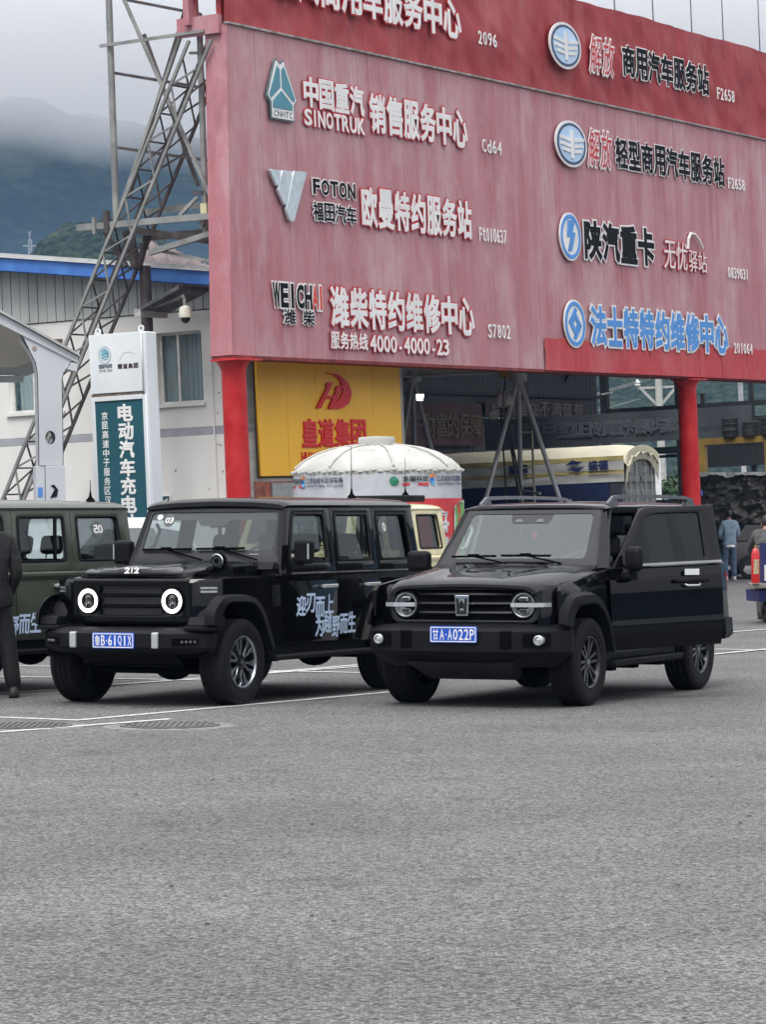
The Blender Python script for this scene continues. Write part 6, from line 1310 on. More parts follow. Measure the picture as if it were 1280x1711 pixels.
# ---------------- rounder black off-roader with its door open
def make_suv():
    P = BLACKP
    car = root('offroad_car', 'black off-road car with roof rails and its driver door wide open', 'car', car_matrix((0.9805, 27.6805), 0.4595))
    yS = 0.915; WB = 2.75
    def side_y(v): return yS - 0.05 * max(0.0, 0.62 - v) / 0.2 - 0.045 * max(0, v - 0.98) / 0.2
    for s in (1, -1):
        fs_ = lambda u, v, w_, s=s: (-u, s * (side_y(v) - 0.02 + w_), v)
        panel('front_fender', [(-0.60, 1.02), (-0.55, 1.07), (0.52, 1.185), (0.545, 1.185), (0.545, 0.50), (0.47, 0.47)] + refine([(0.44, 0.47), (0.34, 0.74), (0.17, 0.885), (-0.25, 0.89), (-0.40, 0.80)], 3) + [(-0.60, 0.80)], [], 0.04, fs_, P, car, 0.008)
        FD = [(0.555, 0.455), (1.605, 0.445), (1.605, 1.20), (0.555, 1.19)]
        if s < 0: dr = panel('front_door', FD, [], 0.04, fs_, P, car, 0.006)
        rdr = panel('rear_door', [(1.62, 0.45), (2.12, 0.45), (2.24, 0.70), (2.40, 0.90), (2.50, 0.95), (2.50, 1.20), (1.62, 1.20)], [], 0.04, fs_, P, car, 0.006)
        panel('rear_quarter', [(2.512, 0.95), (3.0, 0.95), (3.14, 0.88), (3.24, 0.68), (3.58, 0.66), (3.60, 1.20), (2.512, 1.20)], [], 0.04, fs_, P, car, 0.006)
        ty = lambda v: 0.865 - (v - 1.20) / 0.54 * 0.145
        up = lambda u, v, w_, s=s: (-u, s * (ty(v) - 0.016 + w_), v)
        for par, outl, hole, gm in (((dr if s < 0 else None), [(0.60, 1.205), (1.605, 1.205), (1.64, 1.735), (0.97, 1.735)], [(0.72, 1.255), (1.54, 1.255), (1.565, 1.685), (1.01, 1.685)], GLC),
                                    (rdr, [(1.62, 1.205), (2.50, 1.205), (2.52, 1.735), (1.655, 1.735)], [(1.68, 1.255), (2.42, 1.255), (2.44, 1.685), (1.715, 1.685)], GLD),
                                    (0, [(2.512, 1.205), (3.57, 1.205), (3.50, 1.735), (2.532, 1.735)], [(2.60, 1.255), (3.38, 1.255), (3.33, 1.685), (2.62, 1.685)], GLD)):
            if par is None: continue
            ho_ = rnd(hole, 0.05, 4); fr = panel('window_frame' if par else 'quarter_panel', outl, [ho_], 0.03, up, P, par or car, 0.004)
            panel('window', ho_, [], 0.004, lambda u, v, w_, s=s: (-u, s * (ty(v) - 0.028 + w_), v), gm, par or fr, 0, 0)
        o1 = [(-0.66, 0.74), (-0.63, 0.84), (-0.54, 0.94), (-0.40, 0.995), (0.0, 1.0), (0.16, 0.965), (0.32, 0.86), (0.45, 0.68), (0.53, 0.46)]
        i1 = [(-0.47, 0.70), (-0.445, 0.78), (-0.37, 0.855), (-0.27, 0.89), (0.02, 0.895), (0.13, 0.865), (0.26, 0.78), (0.36, 0.64), (0.44, 0.46)]
        flare(car, s, refine(o1), refine(i1), yS - 0.012, 0.975, 0.70)
        o2 = [(WB - x, z) for x, z in [(0.64, 0.47), (0.52, 0.72), (0.38, 0.90), (0.20, 0.985), (-0.22, 0.985), (-0.40, 0.90), (-0.50, 0.74), (-0.56, 0.58)]]
        i2 = [(WB - x, z) for x, z in [(0.54, 0.47), (0.42, 0.70), (0.31, 0.82), (0.17, 0.885), (-0.19, 0.885), (-0.32, 0.82), (-0.41, 0.70), (-0.46, 0.58)]]
        flare(car, s, refine(o2), refine(i2), yS - 0.012, 0.975, 0.70)
        for xc in (0.0, WB):
            MB().bb(xc - 0.44, xc + 0.46, s * 0.52 - 0.02, s * 0.52 + 0.02, 0.40, 1.0).build('wheel_liner', TRIMD, car, fn=CF)
            MB().loft([[(xc + 0.49 * cos(a), s * 0.50, 0.42 + 0.50 * sin(a)), (xc + 0.49 * cos(a), s * 0.88, 0.42 + 0.50 * sin(a))] for a in [pi * k / 12 for k in range(13)]], False, False).build('wheel_liner', TRIMD, car, fn=CF)
        MB().bb(0.47, 2.22, s * 0.80 - 0.07, s * 0.80 + 0.07, 0.36, 0.455).build('sill', TRIM, car, fn=CF, bevel=0.02)
        st_ = MB().loft([[(0.50, s * 0.82, 0.30), (0.50, s * 0.95, 0.32), (0.50, s * 0.96, 0.375), (0.50, s * 0.80, 0.385)], [(2.22, s * 0.82, 0.30), (2.22, s * 0.95, 0.32), (2.22, s * 0.96, 0.375), (2.22, s * 0.80, 0.385)]]).build('side_step', TRIM, car, fn=CF, bevel=0.012)
        q = MB()
        for k in range(30): q.bb(0.62 + 0.05 * k, 0.645 + 0.05 * k, s * 0.89 - 0.045, s * 0.89 + 0.045, 0.382, 0.387)
        q.build('step_tread', TRIMD, st_, fn=CF)
        q = MB()
        for xx in (0.8, 1.35, 2.0): q.bb(xx - 0.06, xx + 0.06, s * 0.62 - 0.2, s * 0.62 + 0.2, 0.27, 0.33)
        q.build('step_bracket', TRIMD, car, fn=CF)
        # roof rail
        rl_ = MB(); pts = [(1.12, 1.765), (1.22, 1.815), (1.34, 1.838), (2.0, 1.848), (2.8, 1.842), (3.12, 1.832), (3.26, 1.80), (3.34, 1.758)]
        secs = [[(x, s * 0.615, z - 0.018), (x, s * 0.655, z - 0.018), (x, s * 0.650, z + 0.014), (x, s * 0.622, z + 0.014)] for x, z in refine(pts, 3)]
        rl_.loft(secs); 
        for xa, xb in ((1.12, 1.36), (3.06, 3.33)): rl_.loft([[(xa, s * 0.61, 1.75), (xb, s * 0.61, 1.75), (xb - 0.04, s * 0.625, 1.832), (xa + 0.10, s * 0.625, 1.832)], [(xa, s * 0.66, 1.75), (xb, s * 0.66, 1.75), (xb - 0.04, s * 0.65, 1.832), (xa + 0.10, s * 0.65, 1.832)]])
        rl_.build('roof_rail', mat('rail_grey', (0.10, 0.105, 0.115), 0.35, 0.4), car, fn=CF, smooth=40)
        # windscreen pillar
        MB().loft([[(0.46, s * 0.80, 1.20), (0.62, s * 0.868, 1.20), (0.62, s * 0.79, 1.20), (0.50, s * 0.76, 1.20)], [(0.70, s * 0.735, 1.48), (0.80, s * 0.79, 1.48), (0.80, s * 0.73, 1.48), (0.72, s * 0.70, 1.48)], [(0.93, s * 0.665, 1.735), (1.02, s * 0.72, 1.74), (1.02, s * 0.66, 1.74), (0.95, s * 0.64, 1.735)]]).build('windscreen_pillar', P, car, fn=CF, smooth=25)
        if s < 0:
            mi = MB().box((0.62, s * 1.03, 1.26), (0.13, 0.22, 0.19)).build('mirror', TRIM, dr, fn=CF, bevel=0.045, seg=3); MB().bar((0.68, s * 0.88, 1.17), (0.63, s * 1.0, 1.19), 0.08, 0.06).build('mirror_arm', TRIM, mi, fn=CF)
            MB().bb(1.35, 1.55, s * (yS + 0.02) - 0.012, s * (yS + 0.02) + 0.012, 1.055, 1.08).build('handle', TRIM, dr, fn=CF, bevel=0.008)
        MB().bb(3.585, 3.62, s * 0.82 - 0.06, s * 0.82 + 0.06, 0.80, 1.10).build('tail_lamp', mat('tail_red', (0.35, 0.01, 0.01)), car, fn=CF)
        MB().loft([[(3.40, s * 0.93, 0.46), (3.72, s * 0.86, 0.46), (3.74, s * 0.5, 0.46), (3.4, s * 0.5, 0.46)], [(3.38, s * 0.955, 0.52), (3.76, s * 0.89, 0.50), (3.79, s * 0.5, 0.5), (3.4, s * 0.5, 0.5)], [(3.38, s * 0.945, 0.66), (3.76, s * 0.88, 0.66), (3.79, s * 0.5, 0.66), (3.4, s * 0.5, 0.66)]]).build('rear_bumper_corner', TRIM, car, fn=CF, smooth=30)
    # ---------------- front face
    XG = -0.66
    fx = lambda u, v, w_: (0.66 + w_ - 0.02 - 0.10 * abs(u) ** 3, u, v)
    gh = rnd([(-0.66, 0.765), (0.66, 0.765), (0.675, 1.03), (-0.675, 1.03)], 0.09, 6)
    ofr = rnd([(-0.715, 0.735), (0.715, 0.735), (0.725, 1.062), (-0.725, 1.062)], 0.12, 6)
    fr_ = panel('grille_frame', ofr, [gh], 0.05, fx, mat('dark_chrome_frame', (0.020, 0.021, 0.023), 0.3, 0.2), car, 0.010)
    MB().loft([[(-0.58, -0.70, z), (-0.62, 0, z), (-0.58, 0.70, z), (-0.54, 0.70, z), (-0.54, -0.70, z)] for z in (0.70, 1.06)]).build('grille_back', TRIMD, car, fn=CF)
    for z in (0.985, 0.905, 0.825):
        MB().loft([[(-0.628 + 0.04 * (abs(y) / 0.5) ** 2, y, z - 0.011), (-0.650 + 0.04 * (abs(y) / 0.5) ** 2, y, z), (-0.640 + 0.04 * (abs(y) / 0.5) ** 2, y, z + 0.016), (-0.60, y, z + 0.016), (-0.60, y, z - 0.011)] for y in (-0.45, -0.2, 0, 0.2, 0.45)]).build('grille_bar', mat('suv_grille_bar', (0.010, 0.010, 0.011), 0.35, spec=0.3), car, fn=CF, smooth=30)
    bdg = panel('badge', rnd([(-0.070, 0.985), (0.070, 0.985), (0.058, 0.80), (-0.058, 0.80)], 0.012, 2), [], 0.03, lambda u, v, w_: (0.665 + w_, u, v), CHRO, car, 0.006)
    panel('badge_inlay', rnd([(-0.056, 0.955), (-0.030, 0.955), (-0.026, 0.90), (0.0, 0.945), (0.026, 0.90), (0.030, 0.955), (0.056, 0.955), (0.046, 0.815), (-0.046, 0.815)], 0.004, 2), [[(-0.012, 0.93), (0.012, 0.93), (0.012, 0.87), (0.028, 0.85), (-0.028, 0.85), (-0.012, 0.87)]], 0.006, lambda u, v, w_: (0.683 + w_, u, v), RIMB, bdg, 0, 0)
    for sy in (-1, 1):
        cy, cz = sy * 0.565, 0.897
        CLp = lambda x, y, z, cy=cy, cz=cz: (-(x + 0.018), y + cy, z + cz)
        hl_ = MB().lathe([(0.125, -0.56), (0.122, -0.655), (0.114, -0.662), (0.108, -0.648)], (0, 0, 0), 'X', 36).build('headlight', TRIM, car, smooth=40, fn=CLp)
        MB().lathe([(0.110, -0.648), (0.103, -0.656), (0.096, -0.650)], (0, 0, 0), 'X', 36).build('chrome_ring', SATIN, hl_, smooth=40, fn=CLp)
        MB().lathe([(0.098, -0.645), (0.085, -0.610), (0.001, -0.60)], (0, 0, 0), 'X', 30).build('bowl', mat('suv_lamp_bowl', (0.34, 0.36, 0.38), 0.3, 0.6), hl_, smooth=40, fn=CLp)
        for dz in (0.052, -0.052):
            pr_ = MB().box((-0.635, 0, dz), (0.03, 0.085, 0.040)).build('projector', LENS, hl_, fn=CLp, bevel=0.01); MB().box((-0.652, 0, dz), (0.006, 0.066, 0.022)).build('projector_lens', DARKL, pr_, fn=CLp)
        q = MB().loft([[(-0.668, sy * 0.46, z0), (-0.682, sy * 0.66, z0), (-0.63, sy * 0.76, z0), (-0.56, sy * 0.80, z0), (-0.55, sy * 0.79, z0), (-0.62, sy * 0.74, z0), (-0.665, sy * 0.65, z0), (-0.650, sy * 0.46, z0)] for z0 in (0.882, 0.918)])
        q.build('turn_lamp', mat('turn_lens', (0.50, 0.52, 0.55), 0.1, 0.3, var=0.2, scale=60, coat=1), hl_, fn=CF)
        # corner of the nose
        MB().loft([[(-0.62, sy * 0.70, z), (-0.60, sy * 0.76, z), (-0.50, sy * 0.86, z), (-0.40, sy * 0.90, z), (-0.40, sy * 0.70, z)] for z in (0.70, 1.02)] + [[(-0.58, sy * 0.70, 1.075), (-0.56, sy * 0.75, 1.07), (-0.47, sy * 0.85, 1.065), (-0.40, sy * 0.885, 1.065), (-0.40, sy * 0.70, 1.08)]]).build('front_corner', P, car, fn=CF, smooth=35)
    # bonnet
    secs = []
    for x, z, hw, e in ((-0.665, 1.045, 0.66, 0.0), (-0.66, 1.068, 0.69, 0.0), (-0.63, 1.088, 0.715, 0.0), (-0.56, 1.110, 0.735, 0.004), (-0.40, 1.136, 0.765, 0.016), (-0.1, 1.170, 0.80, 0.024), (0.2, 1.193, 0.82, 0.026), (0.45, 1.209, 0.83, 0.024), (0.54, 1.212, 0.83, 0.0)):
        half = [(0, z + 0.012), (0.20, z + 0.010), (hw * 0.46, z + 0.006), (hw * 0.52, z + 0.006 + e), (hw * 0.74, z + e), (hw * 0.90, z - 0.012 + e * 0.6), (hw * 0.975, z - 0.035), (hw + 0.01, z - 0.065)]
        secs.append([(x, -y, zz) for y, zz in reversed(half)] + [(x, y, zz) for y, zz in half[1:]])
    bo = MB().loft(secs, False, False).build('bonnet', P, car, fn=CF, smooth=26)
    for s in (-1, 1):
        MB().loft([[(x, s * (hw + 0.004), z - 0.062), (x, s * (hw + 0.05), z - 0.075), (x, s * 0.888, z - 0.115)] for x, z, hw in ((-0.56, 1.10, 0.735), (-0.40, 1.122, 0.765), (-0.1, 1.150, 0.80), (0.2, 1.180, 0.815), (0.545, 1.212, 0.82))], False, False).build('fender_top', P, car, fn=CF, smooth=40)
    # windscreen
    wx = lambda v: 0.50 + (v - 1.22) * 0.45 / 0.51
    fw_ = lambda off: (lambda u, v, w_: (-(wx(v)) + w_ + off + 0.10 * (0.55 - u * u) * 0.35, u, v))
    hole_ = rnd([(-0.655, 1.285), (0.655, 1.285), (0.600, 1.685), (-0.600, 1.685)], 0.05, 4)
    out_ = [(-0.80, 1.205), (-0.4, 1.205), (0, 1.205), (0.4, 1.205), (0.80, 1.205), (0.672, 1.735), (0.3, 1.742), (0, 1.744), (-0.3, 1.742), (-0.672, 1.735)]
    wf_ = panel('windscreen_frame', out_, [hole_], 0.02, fw_(0.0), mat('frit_black', (0.014, 0.014, 0.016), 0.12), car, 0.003)
    panel('windscreen', hole_, [], 0.005, fw_(0.001), glass('suv_screen', (0.72, 0.80, 0.80), base=0.135), wf_, 0, 0)
    panel('sensor_patch', rnd([(-0.19, 1.60), (0.19, 1.60), (0.215, 1.70), (-0.215, 1.70)], 0.03, 3), [], 0.003, fw_(-0.008), mat('frit_band', (0.02, 0.02, 0.021)), wf_, 0, 0)
    for y in (-0.12, 0.09): panel('sensor_window', [(y - 0.045, 1.615), (y + 0.045, 1.615), (y + 0.02, 1.64), (y - 0.02, 1.64)], [], 0.002, fw_(-0.004), mat('sensor_grey', (0.12, 0.125, 0.13), 0.3), wf_, 0, 0)
    MB().loft([[(0.40, y, 1.19), (0.46, y, 1.222), (0.54, y, 1.225), (0.54, y, 1.17)] for y in (-0.80, 0.80)]).build('cowl', TRIM, car, fn=CF)
    wiper(car, (wx(1.30) - 0.075, -0.64, 1.302), (wx(1.30) - 0.075, -0.20, 1.308), (0.455, -0.08, 1.24)); wiper(car, (wx(1.31) - 0.075, -0.15, 1.312), (wx(1.30) - 0.075, 0.34, 1.310), (0.455, 0.46, 1.24))
    # roof
    secs = []
    for x, dw, dz in ((0.925, 0.0, -0.045), (0.94, 0.0, -0.022), (1.02, 0, -0.004), (1.2, 0, 0.0), (2.0, 0, 0.012), (3.0, 0, 0.004), (3.40, 0.0, -0.008), (3.50, 0.01, -0.03), (3.53, 0.03, -0.08)):
        half = [(0, 1.790 + dz), (0.40, 1.785 + dz), (0.58 - dw, 1.776 + dz), (0.66 - dw, 1.763 + dz * 0.7), (0.715 - dw, 1.742 + min(0, dz) * 0.4), (0.715 - dw, 1.728)]
        secs.append([(x, -y, z) for y, z in reversed(half)] + [(x, y, z) for y, z in half[1:]])
    rf_ = MB().loft(secs, False, False).build('roof', P, car, fn=CF, smooth=35)
    MB().bb(1.0, 3.48, -0.70, 0.70, 1.715, 1.722).build('headlining', mat('lining_grey', (0.20, 0.20, 0.20), 0.8), rf_, fn=CF)
    # bumper
    def ring_(k, z): return [(-0.42, -0.95 + k, z), (-0.52, -0.965 + k, z), (-0.66 + k, -0.90 + k, z), (-0.80 + k, -0.62, z), (-0.835 + k, -0.30, z), (-0.84 + k, 0, z), (-0.835 + k, 0.30, z), (-0.80 + k, 0.62, z), (-0.66 + k, 0.90 - k, z), (-0.52, 0.965 - k, z), (-0.42, 0.95 - k, z)]
    MB().loft([ring_(0.16, 0.36), ring_(0.10, 0.40), ring_(0.045, 0.468)]).build('lower_valance', mat('valance_black', (0.007, 0.007, 0.008), 0.6, spec=0.2), car, fn=CF, smooth=24)
    bp_ = MB().loft([ring_(0.025, 0.47), ring_(0.0, 0.50), ring_(0.0, 0.53), ring_(0.0, 0.675), ring_(0.03, 0.70), ring_(0.14, 0.735)]).build('bumper', TRIM, car, fn=CF, smooth=24)
    for sy in (-1, 1):
        MB().box((-0.812, sy * 0.475, 0.605), (0.04, 0.105, 0.15), rz=sy * -0.1).build('tow_cover', TRIMD, bp_, fn=CF, bevel=0.01)
        fg_ = MB().add([(c[0], sy * c[1], z) for k in (0, 0.012) for c, z in (((-0.808 + k, 0.63), 0.545), ((-0.702 + k, 0.845), 0.55), ((-0.702 + k, 0.845), 0.66), ((-0.808 + k, 0.63), 0.655))], [(0, 1, 2, 3), (7, 6, 5, 4), (0, 4, 5, 1), (1, 5, 6, 2), (2, 6, 7, 3), (3, 7, 4, 0)]).build('fog_recess', TRIMD, bp_, fn=CF)
        CLf = lambda x, y, z, sy=sy: (-(x), y + sy * 0.765, z + 0.60)
        MB().lathe([(0.040, -0.72), (0.044, -0.782), (0.034, -0.788), (0.030, -0.774)], (0, 0, 0), 'X', 24).build('fog_lamp', SATIN, fg_, fn=CLf, smooth=40)
        MB().lathe([(0.031, -0.774), (0.018, -0.782), (0.001, -0.784)], (0, 0, 0), 'X', 20).build('fog_lens', LENS, fg_, fn=CLf, smooth=60)
        for yy_ in (0.30, 0.36): pass
        MB().lathe([(0.012, -0.845), (0.001, -0.848)], (0, sy * 0.33, 0.57), 'X', 12).build('park_sensor', TRIM, bp_, fn=CF)
    MB().loft([[(-0.76, -0.50, 0.40), (-0.76, 0.50, 0.40), (-0.66, 0.55, 0.42), (-0.66, -0.55, 0.42)], [(-0.45, -0.42, 0.24), (-0.45, 0.42, 0.24), (-0.40, 0.45, 0.28), (-0.40, -0.45, 0.28)]]).build('skid_plate', mat('skid_black', (0.018, 0.018, 0.02), 0.5), car, fn=CF)
    number_plate(car, -0.856, -0.225, 0.225, 0.575, 0.72, '甘A·A022P')
    u_ = MB().bb(-0.45, 3.5, -0.50, 0.50, 0.30, 0.46); u_.bb(0.5, 2.2, -0.80, 0.80, 0.36, 0.46); u_.tube((0, -0.7, 0.38), (0, 0.7, 0.38), 0.06); u_.tube((WB, -0.7, 0.36), (WB, 0.7, 0.36), 0.06); u_.ell((WB, 0, 0.36), (0.17, 0.2, 0.15)); u_.bb(0.2, 1.2, -0.35, 0.35, 0.24, 0.32)
    u_.build('underbody', TRIMD, car, fn=CF)
    MB().bb(3.50, 3.60, -0.84, 0.84, 0.55, 1.20).build('tailgate', P, car, fn=CF, bevel=0.02)
    panel('tailgate_frame', [(-0.85, 1.205), (0.85, 1.205), (0.71, 1.735), (-0.71, 1.735)], [rnd([(-0.62, 1.28), (0.62, 1.28), (0.56, 1.66), (-0.56, 1.66)], 0.05, 3)], 0.03, lambda u, v, w_: (-3.55 + w_ + (v - 1.2) * 0.10, u, v), P, car, 0.003)
    panel('rear_window', rnd([(-0.62, 1.28), (0.62, 1.28), (0.56, 1.66), (-0.56, 1.66)], 0.05, 3), [], 0.004, lambda u, v, w_: (-3.55 + w_ + (v - 1.2) * 0.10, u, v), GLD, car, 0, 0)
    MB().lathe([(0.10, 3.62), (0.33, 3.62), (0.37, 3.66), (0.37, 3.80), (0.33, 3.84), (0.01, 3.84)], (0, 0.0, 0.98), 'X', 40).build('spare_wheel', TREAD, car, fn=CF, smooth=40)
    # interior
    MB().bb(0.5, 3.5, -0.82, 0.82, 0.45, 0.50).build('floor', TRIMD, car, fn=CF)
    MB().loft([[(0.50, y, 0.70), (0.50, y, 1.16), (0.60, y, 1.225), (0.86, y, 1.205), (0.95, y, 1.10), (0.88, y, 0.75)] for y in (-0.78, 0.78)]).build('dashboard', mat('dash_dark', (0.025, 0.025, 0.028), 0.6), car, fn=CF, smooth=35)
    for y in (-0.38, 0.38): seat(car, 1.52, y, 0.52, 0.58, mat('seat_dark', (0.030, 0.030, 0.033), 0.55))
    for y in (-0.42, 0.0, 0.42): seat(car, 2.45, y, 0.40, 0.58, mat('seat_dark', (0.03, 0.03, 0.033)))
    steering(car, 1.02, 0.38, 1.17)
    MB().box((0.96, 0.0, 1.60), (0.02, 0.24, 0.07)).build('rear_mirror', DASH, car, fn=CF, bevel=0.01)
    pd = MB().ell((0.93, 0.0, 1.49), (0.02, 0.03, 0.035)).build('hanging_charm', mat('charm_red', (0.55, 0.03, 0.03), 0.5), car, fn=CF, smooth=60); MB().tube((0.94, 0, 1.57), (0.93, 0, 1.50), 0.004).build('charm_cord', mat('charm_red', (0.55, 0.03, 0.03)), pd, fn=CF)
    for s in (-1, 1): MB().path([(0.70, s * 0.66, 1.36), (0.75, s * 0.62, 1.38), (0.86, s * 0.60, 1.54), (0.88, s * 0.63, 1.58)], 0.018).build('grab_handle', mat('handle_pale', (0.35, 0.36, 0.36), 0.5), car, fn=CF, smooth=60)
    for x in (0.0, WB):
        for s in (1, -1): wheel(car, x, s, 0.805, 0.385, 0.222, 0.26, 'suv')
    # black weather seal round the open doorway
    panel('doorway_seal', [(0.555, 0.455), (1.61, 0.455), (1.64, 1.735), (0.97, 1.735), (0.60, 1.20)], [[(0.62, 0.53), (1.54, 0.53), (1.565, 1.69), (1.01, 1.69), (0.67, 1.20)]], 0.03, lambda u, v, w_: (-u, 0.79 - max(0, v - 1.2) * 0.16 + w_, v), TRIMD, car, 0.004)
    # ---------------- open driver door, hinged at the front edge
    hinge = Vector((-0.555, 0.905, 0)); ang = radians(40)
    dr = bpy.data.objects.new('open_door', None)
    def DM(u, w_, z):        # u along the door from the hinge, w outwards
        p = Vector((-(u), w_, 0)); q = Matrix.Rotation(-ang, 3, 'Z') @ p
        return (hinge.x + q.x, hinge.y + q.y, z)
    dy = lambda v: -0.05 * max(0.0, 0.62 - v) / 0.2 - 0.045 * max(0, v - 0.98) / 0.2
    def skin(u, v, w_): return DM(u, -0.02 + w_ + dy(v) - (0.13 * (v - 1.2) / 0.54 if v > 1.2 else 0), v)
    lo = [(0.02, 0.455), (1.10, 0.455), (1.10, 1.02), (1.10, 1.225), (0.02, 1.19)]
    lo = [(0.0, 0.455), (1.10, 0.455), (1.10, 1.235), (0.0, 1.185)]
    secs = []
    for z, o_ in ((0.455, -0.050), (0.56, -0.020), (0.585, -0.006), (0.655, 0.006), (0.685, 0.000), (0.80, -0.004), (0.95, -0.013), (1.05, -0.023), (1.12, -0.034), (1.185, -0.056)):
        k = 0.035
        secs.append([DM(u, o_, z + k * u) for u in (0.0, 0.02, 0.55, 1.125, 1.145)] + [DM(u, o_ - 0.10, z + k * u) for u in (1.145, 0.55, 0.0)])
    ob = MB().loft(secs).build('open_door', P, car, smooth=24)
    upf = lambda u, v, w_: DM(u, -0.05 - 0.16 * (v - 1.2) / 0.54 + w_, v + 0.030 * u)
    ho_ = rnd([(0.20, 1.235), (0.985, 1.235), (0.99, 1.665), (0.46, 1.665)], [0.05, 0.04, 0.04, 0.10], 5)
    panel('window_frame', rnd([(0.03, 1.195), (1.145, 1.195), (1.15, 1.725), (0.40, 1.725)], [0.01, 0.01, 0.02, 0.08], 4), [ho_], 0.035, upf, P, ob, 0.005)
    panel('window', ho_, [], 0.005, lambda u, v, w_: upf(u, v, w_ - 0.004), glass('door_glass', (0.06, 0.065, 0.07), 1.0, base=0.028), ob, 0, 0)
    MB().loft([[DM(u, 0.0 - 0.035, 1.195 + 0.032 * u), DM(u, -0.012, 1.200 + 0.032 * u), DM(u, -0.03, 1.222 + 0.032 * u)] for u in (0.2, 1.145)], False, False).build('window_sill_trim', CHRO if False else mat('sill_trim', (0.16, 0.165, 0.175), 0.3, 0.5), ob)
    hq = MB(); hq.loft([[DM(u, d_, z) for d_, z in ((0.0, zc - 0.016), (0.035, zc - 0.016), (0.035, zc + 0.016), (0.0, zc + 0.016))] for u, zc in ((0.64, 1.075), (0.70, 1.075), (0.93, 1.08), (0.99, 1.08))]); hq.build('handle', TRIM, ob, bevel=0.008)
    MB().path([DM(0.74, 0.012, 1.045), DM(0.76, 0.03, 1.03), DM(0.88, 0.03, 1.032), DM(0.90, 0.012, 1.048)], 0.009).build('handle_pull', SATIN, ob, smooth=60)
    MB().loft([[DM(u, 0.003, z) for u in (0.745, 0.895)] for z in (1.125, 1.180)], False, False).build('door_label', mat('white_film', (0.75, 0.76, 0.78), 0.4), ob)
    mi = MB(); mm = lambda u, w_, z: DM(u, w_, z)
    secs = []
    for z, k in ((1.165, 0.55), (1.19, 0.92), (1.24, 1.0), (1.33, 1.0), (1.375, 0.90), (1.39, 0.6)):
        secs.append([mm(0.16 + 0.065 * k * cos(a), 0.13 + 0.115 * k * sin(a), z) for a in [2 * pi * i / 16 for i in range(16)]])
    mo = mi.loft(secs).build('mirror', TRIM, ob, smooth=50)
    MB().loft([[mm(0.10, -0.03, z), mm(0.26, -0.03, z), mm(0.22, 0.10, z), mm(0.12, 0.10, z)] for z in (1.09, 1.165)]).build('mirror_foot', TRIM, mo, bevel=0.02)
    MB().loft([[mm(0.205, 0.20, z), mm(0.228, 0.17, z)] for z in (1.25, 1.34)], False, False).build('mirror_lamp', SATIN, mo)
    MB().loft([[DM(u, -0.10, z), DM(u, -0.145, z)] for u, z in ((0.05, 0.52), (1.05, 0.55), (1.05, 1.16), (0.05, 1.14), (0.05, 0.52))], False, False).build('door_card', SEATM, ob)
    MB().loft([[DM(u, w_, z) for u, w_ in ((0.04, -0.10), (1.06, -0.10), (1.06, -0.15), (0.04, -0.15))] for z in (0.53, 1.17)]).build('door_trim', DASH, ob)
    bpy.data.objects.remove(dr)
    return car
make_suv()

# ---------------- white people carrier behind, seen between the two left cars and through the black one's windscreen
wc = root('people_carrier', 'white people carrier parked between the green and black cars behind them', 'car', car_matrix((-4.72, 39.6), radians(28)))
prof = [(-0.75, 0.45), (-0.80, 0.85), (-0.55, 1.02), (0.05, 1.12), (0.75, 1.60), (1.05, 1.685), (2.4, 1.70), (3.1, 1.62), (3.45, 1.05), (3.55, 0.95), (3.55, 0.45)]
secs = []
for y, k in ((-0.86, 0), (-0.80, 1), (-0.66, 2), (0.66, 2), (0.80, 1), (0.86, 0)):
    zc = {0: 1.06, 1: 1.50, 2: 9}[k]
    secs.append([(x, y if z <= 1.08 else y * (1 - 0.10 * (z - 1.08) / 0.6), min(z, zc)) for x, z in prof])
MB().loft(secs).build('body', WHITEP, wc, smooth=30, fn=CF)
for s in (1, -1):
    for pl in ([(0.42, 1.10), (1.18, 1.10), (1.20, 1.55), (0.98, 1.55)], [(1.26, 1.10), (2.15, 1.10), (2.15, 1.56), (1.28, 1.56)], [(2.23, 1.10), (3.15, 1.12), (2.92, 1.50), (2.23, 1.56)]):
        panel('window', rnd(pl, 0.05, 3), [], 0.01, lambda u, v, w_, s=s: (-u, s * (0.868 - 0.125 * (v - 1.08) / 0.6 + w_), v), mat('van_glass', (0.16, 0.18, 0.19), 0.06, coat=1), wc, 0, 0)
    for x in (1.22, 2.19): MB().bb(x - 0.004, x + 0.004, s * 0.866 - 0.004, s * 0.866 + 0.004, 0.55, 1.08).build('door_gap', TRIMD, wc, fn=CF)
    for x in (1.05, 1.98): MB().bb(x - 0.09, x + 0.09, s * 0.872 - 0.012, s * 0.872 + 0.012, 0.98, 1.005).build('handle', WHITEP, wc, fn=CF)
    MB().ell((0.35, s * 0.98, 1.12), (0.06, 0.10, 0.08)).build('mirror', WHITEP, wc, smooth=60, fn=CF)
    for x in (0, 2.7): wheel(wc, x, s, 0.74, 0.33, 0.20, 0.22, 'suv')
    MB().bb(3.42, 3.57, s * 0.76 - 0.09, s * 0.76 + 0.09, 0.8, 1.1).build('tail_lamp', mat('tail_red', (0.35, 0.01, 0.01)), wc, fn=CF)
    MB().ell((-0.62, s * 0.66, 0.86), (0.14, 0.17, 0.07)).build('headlight', LENS, wc, smooth=60, fn=CF)
panel('windscreen', [(-0.68, 1.16), (0.68, 1.16), (0.60, 1.56), (-0.60, 1.56)], [], 0.01, lambda u, v, w_: (-(0.10 + (v - 1.12) * 1.458) + 0.03, u, v + 0.012), mat('van_glass', (0.16, 0.18, 0.19)), wc, 0, 0)
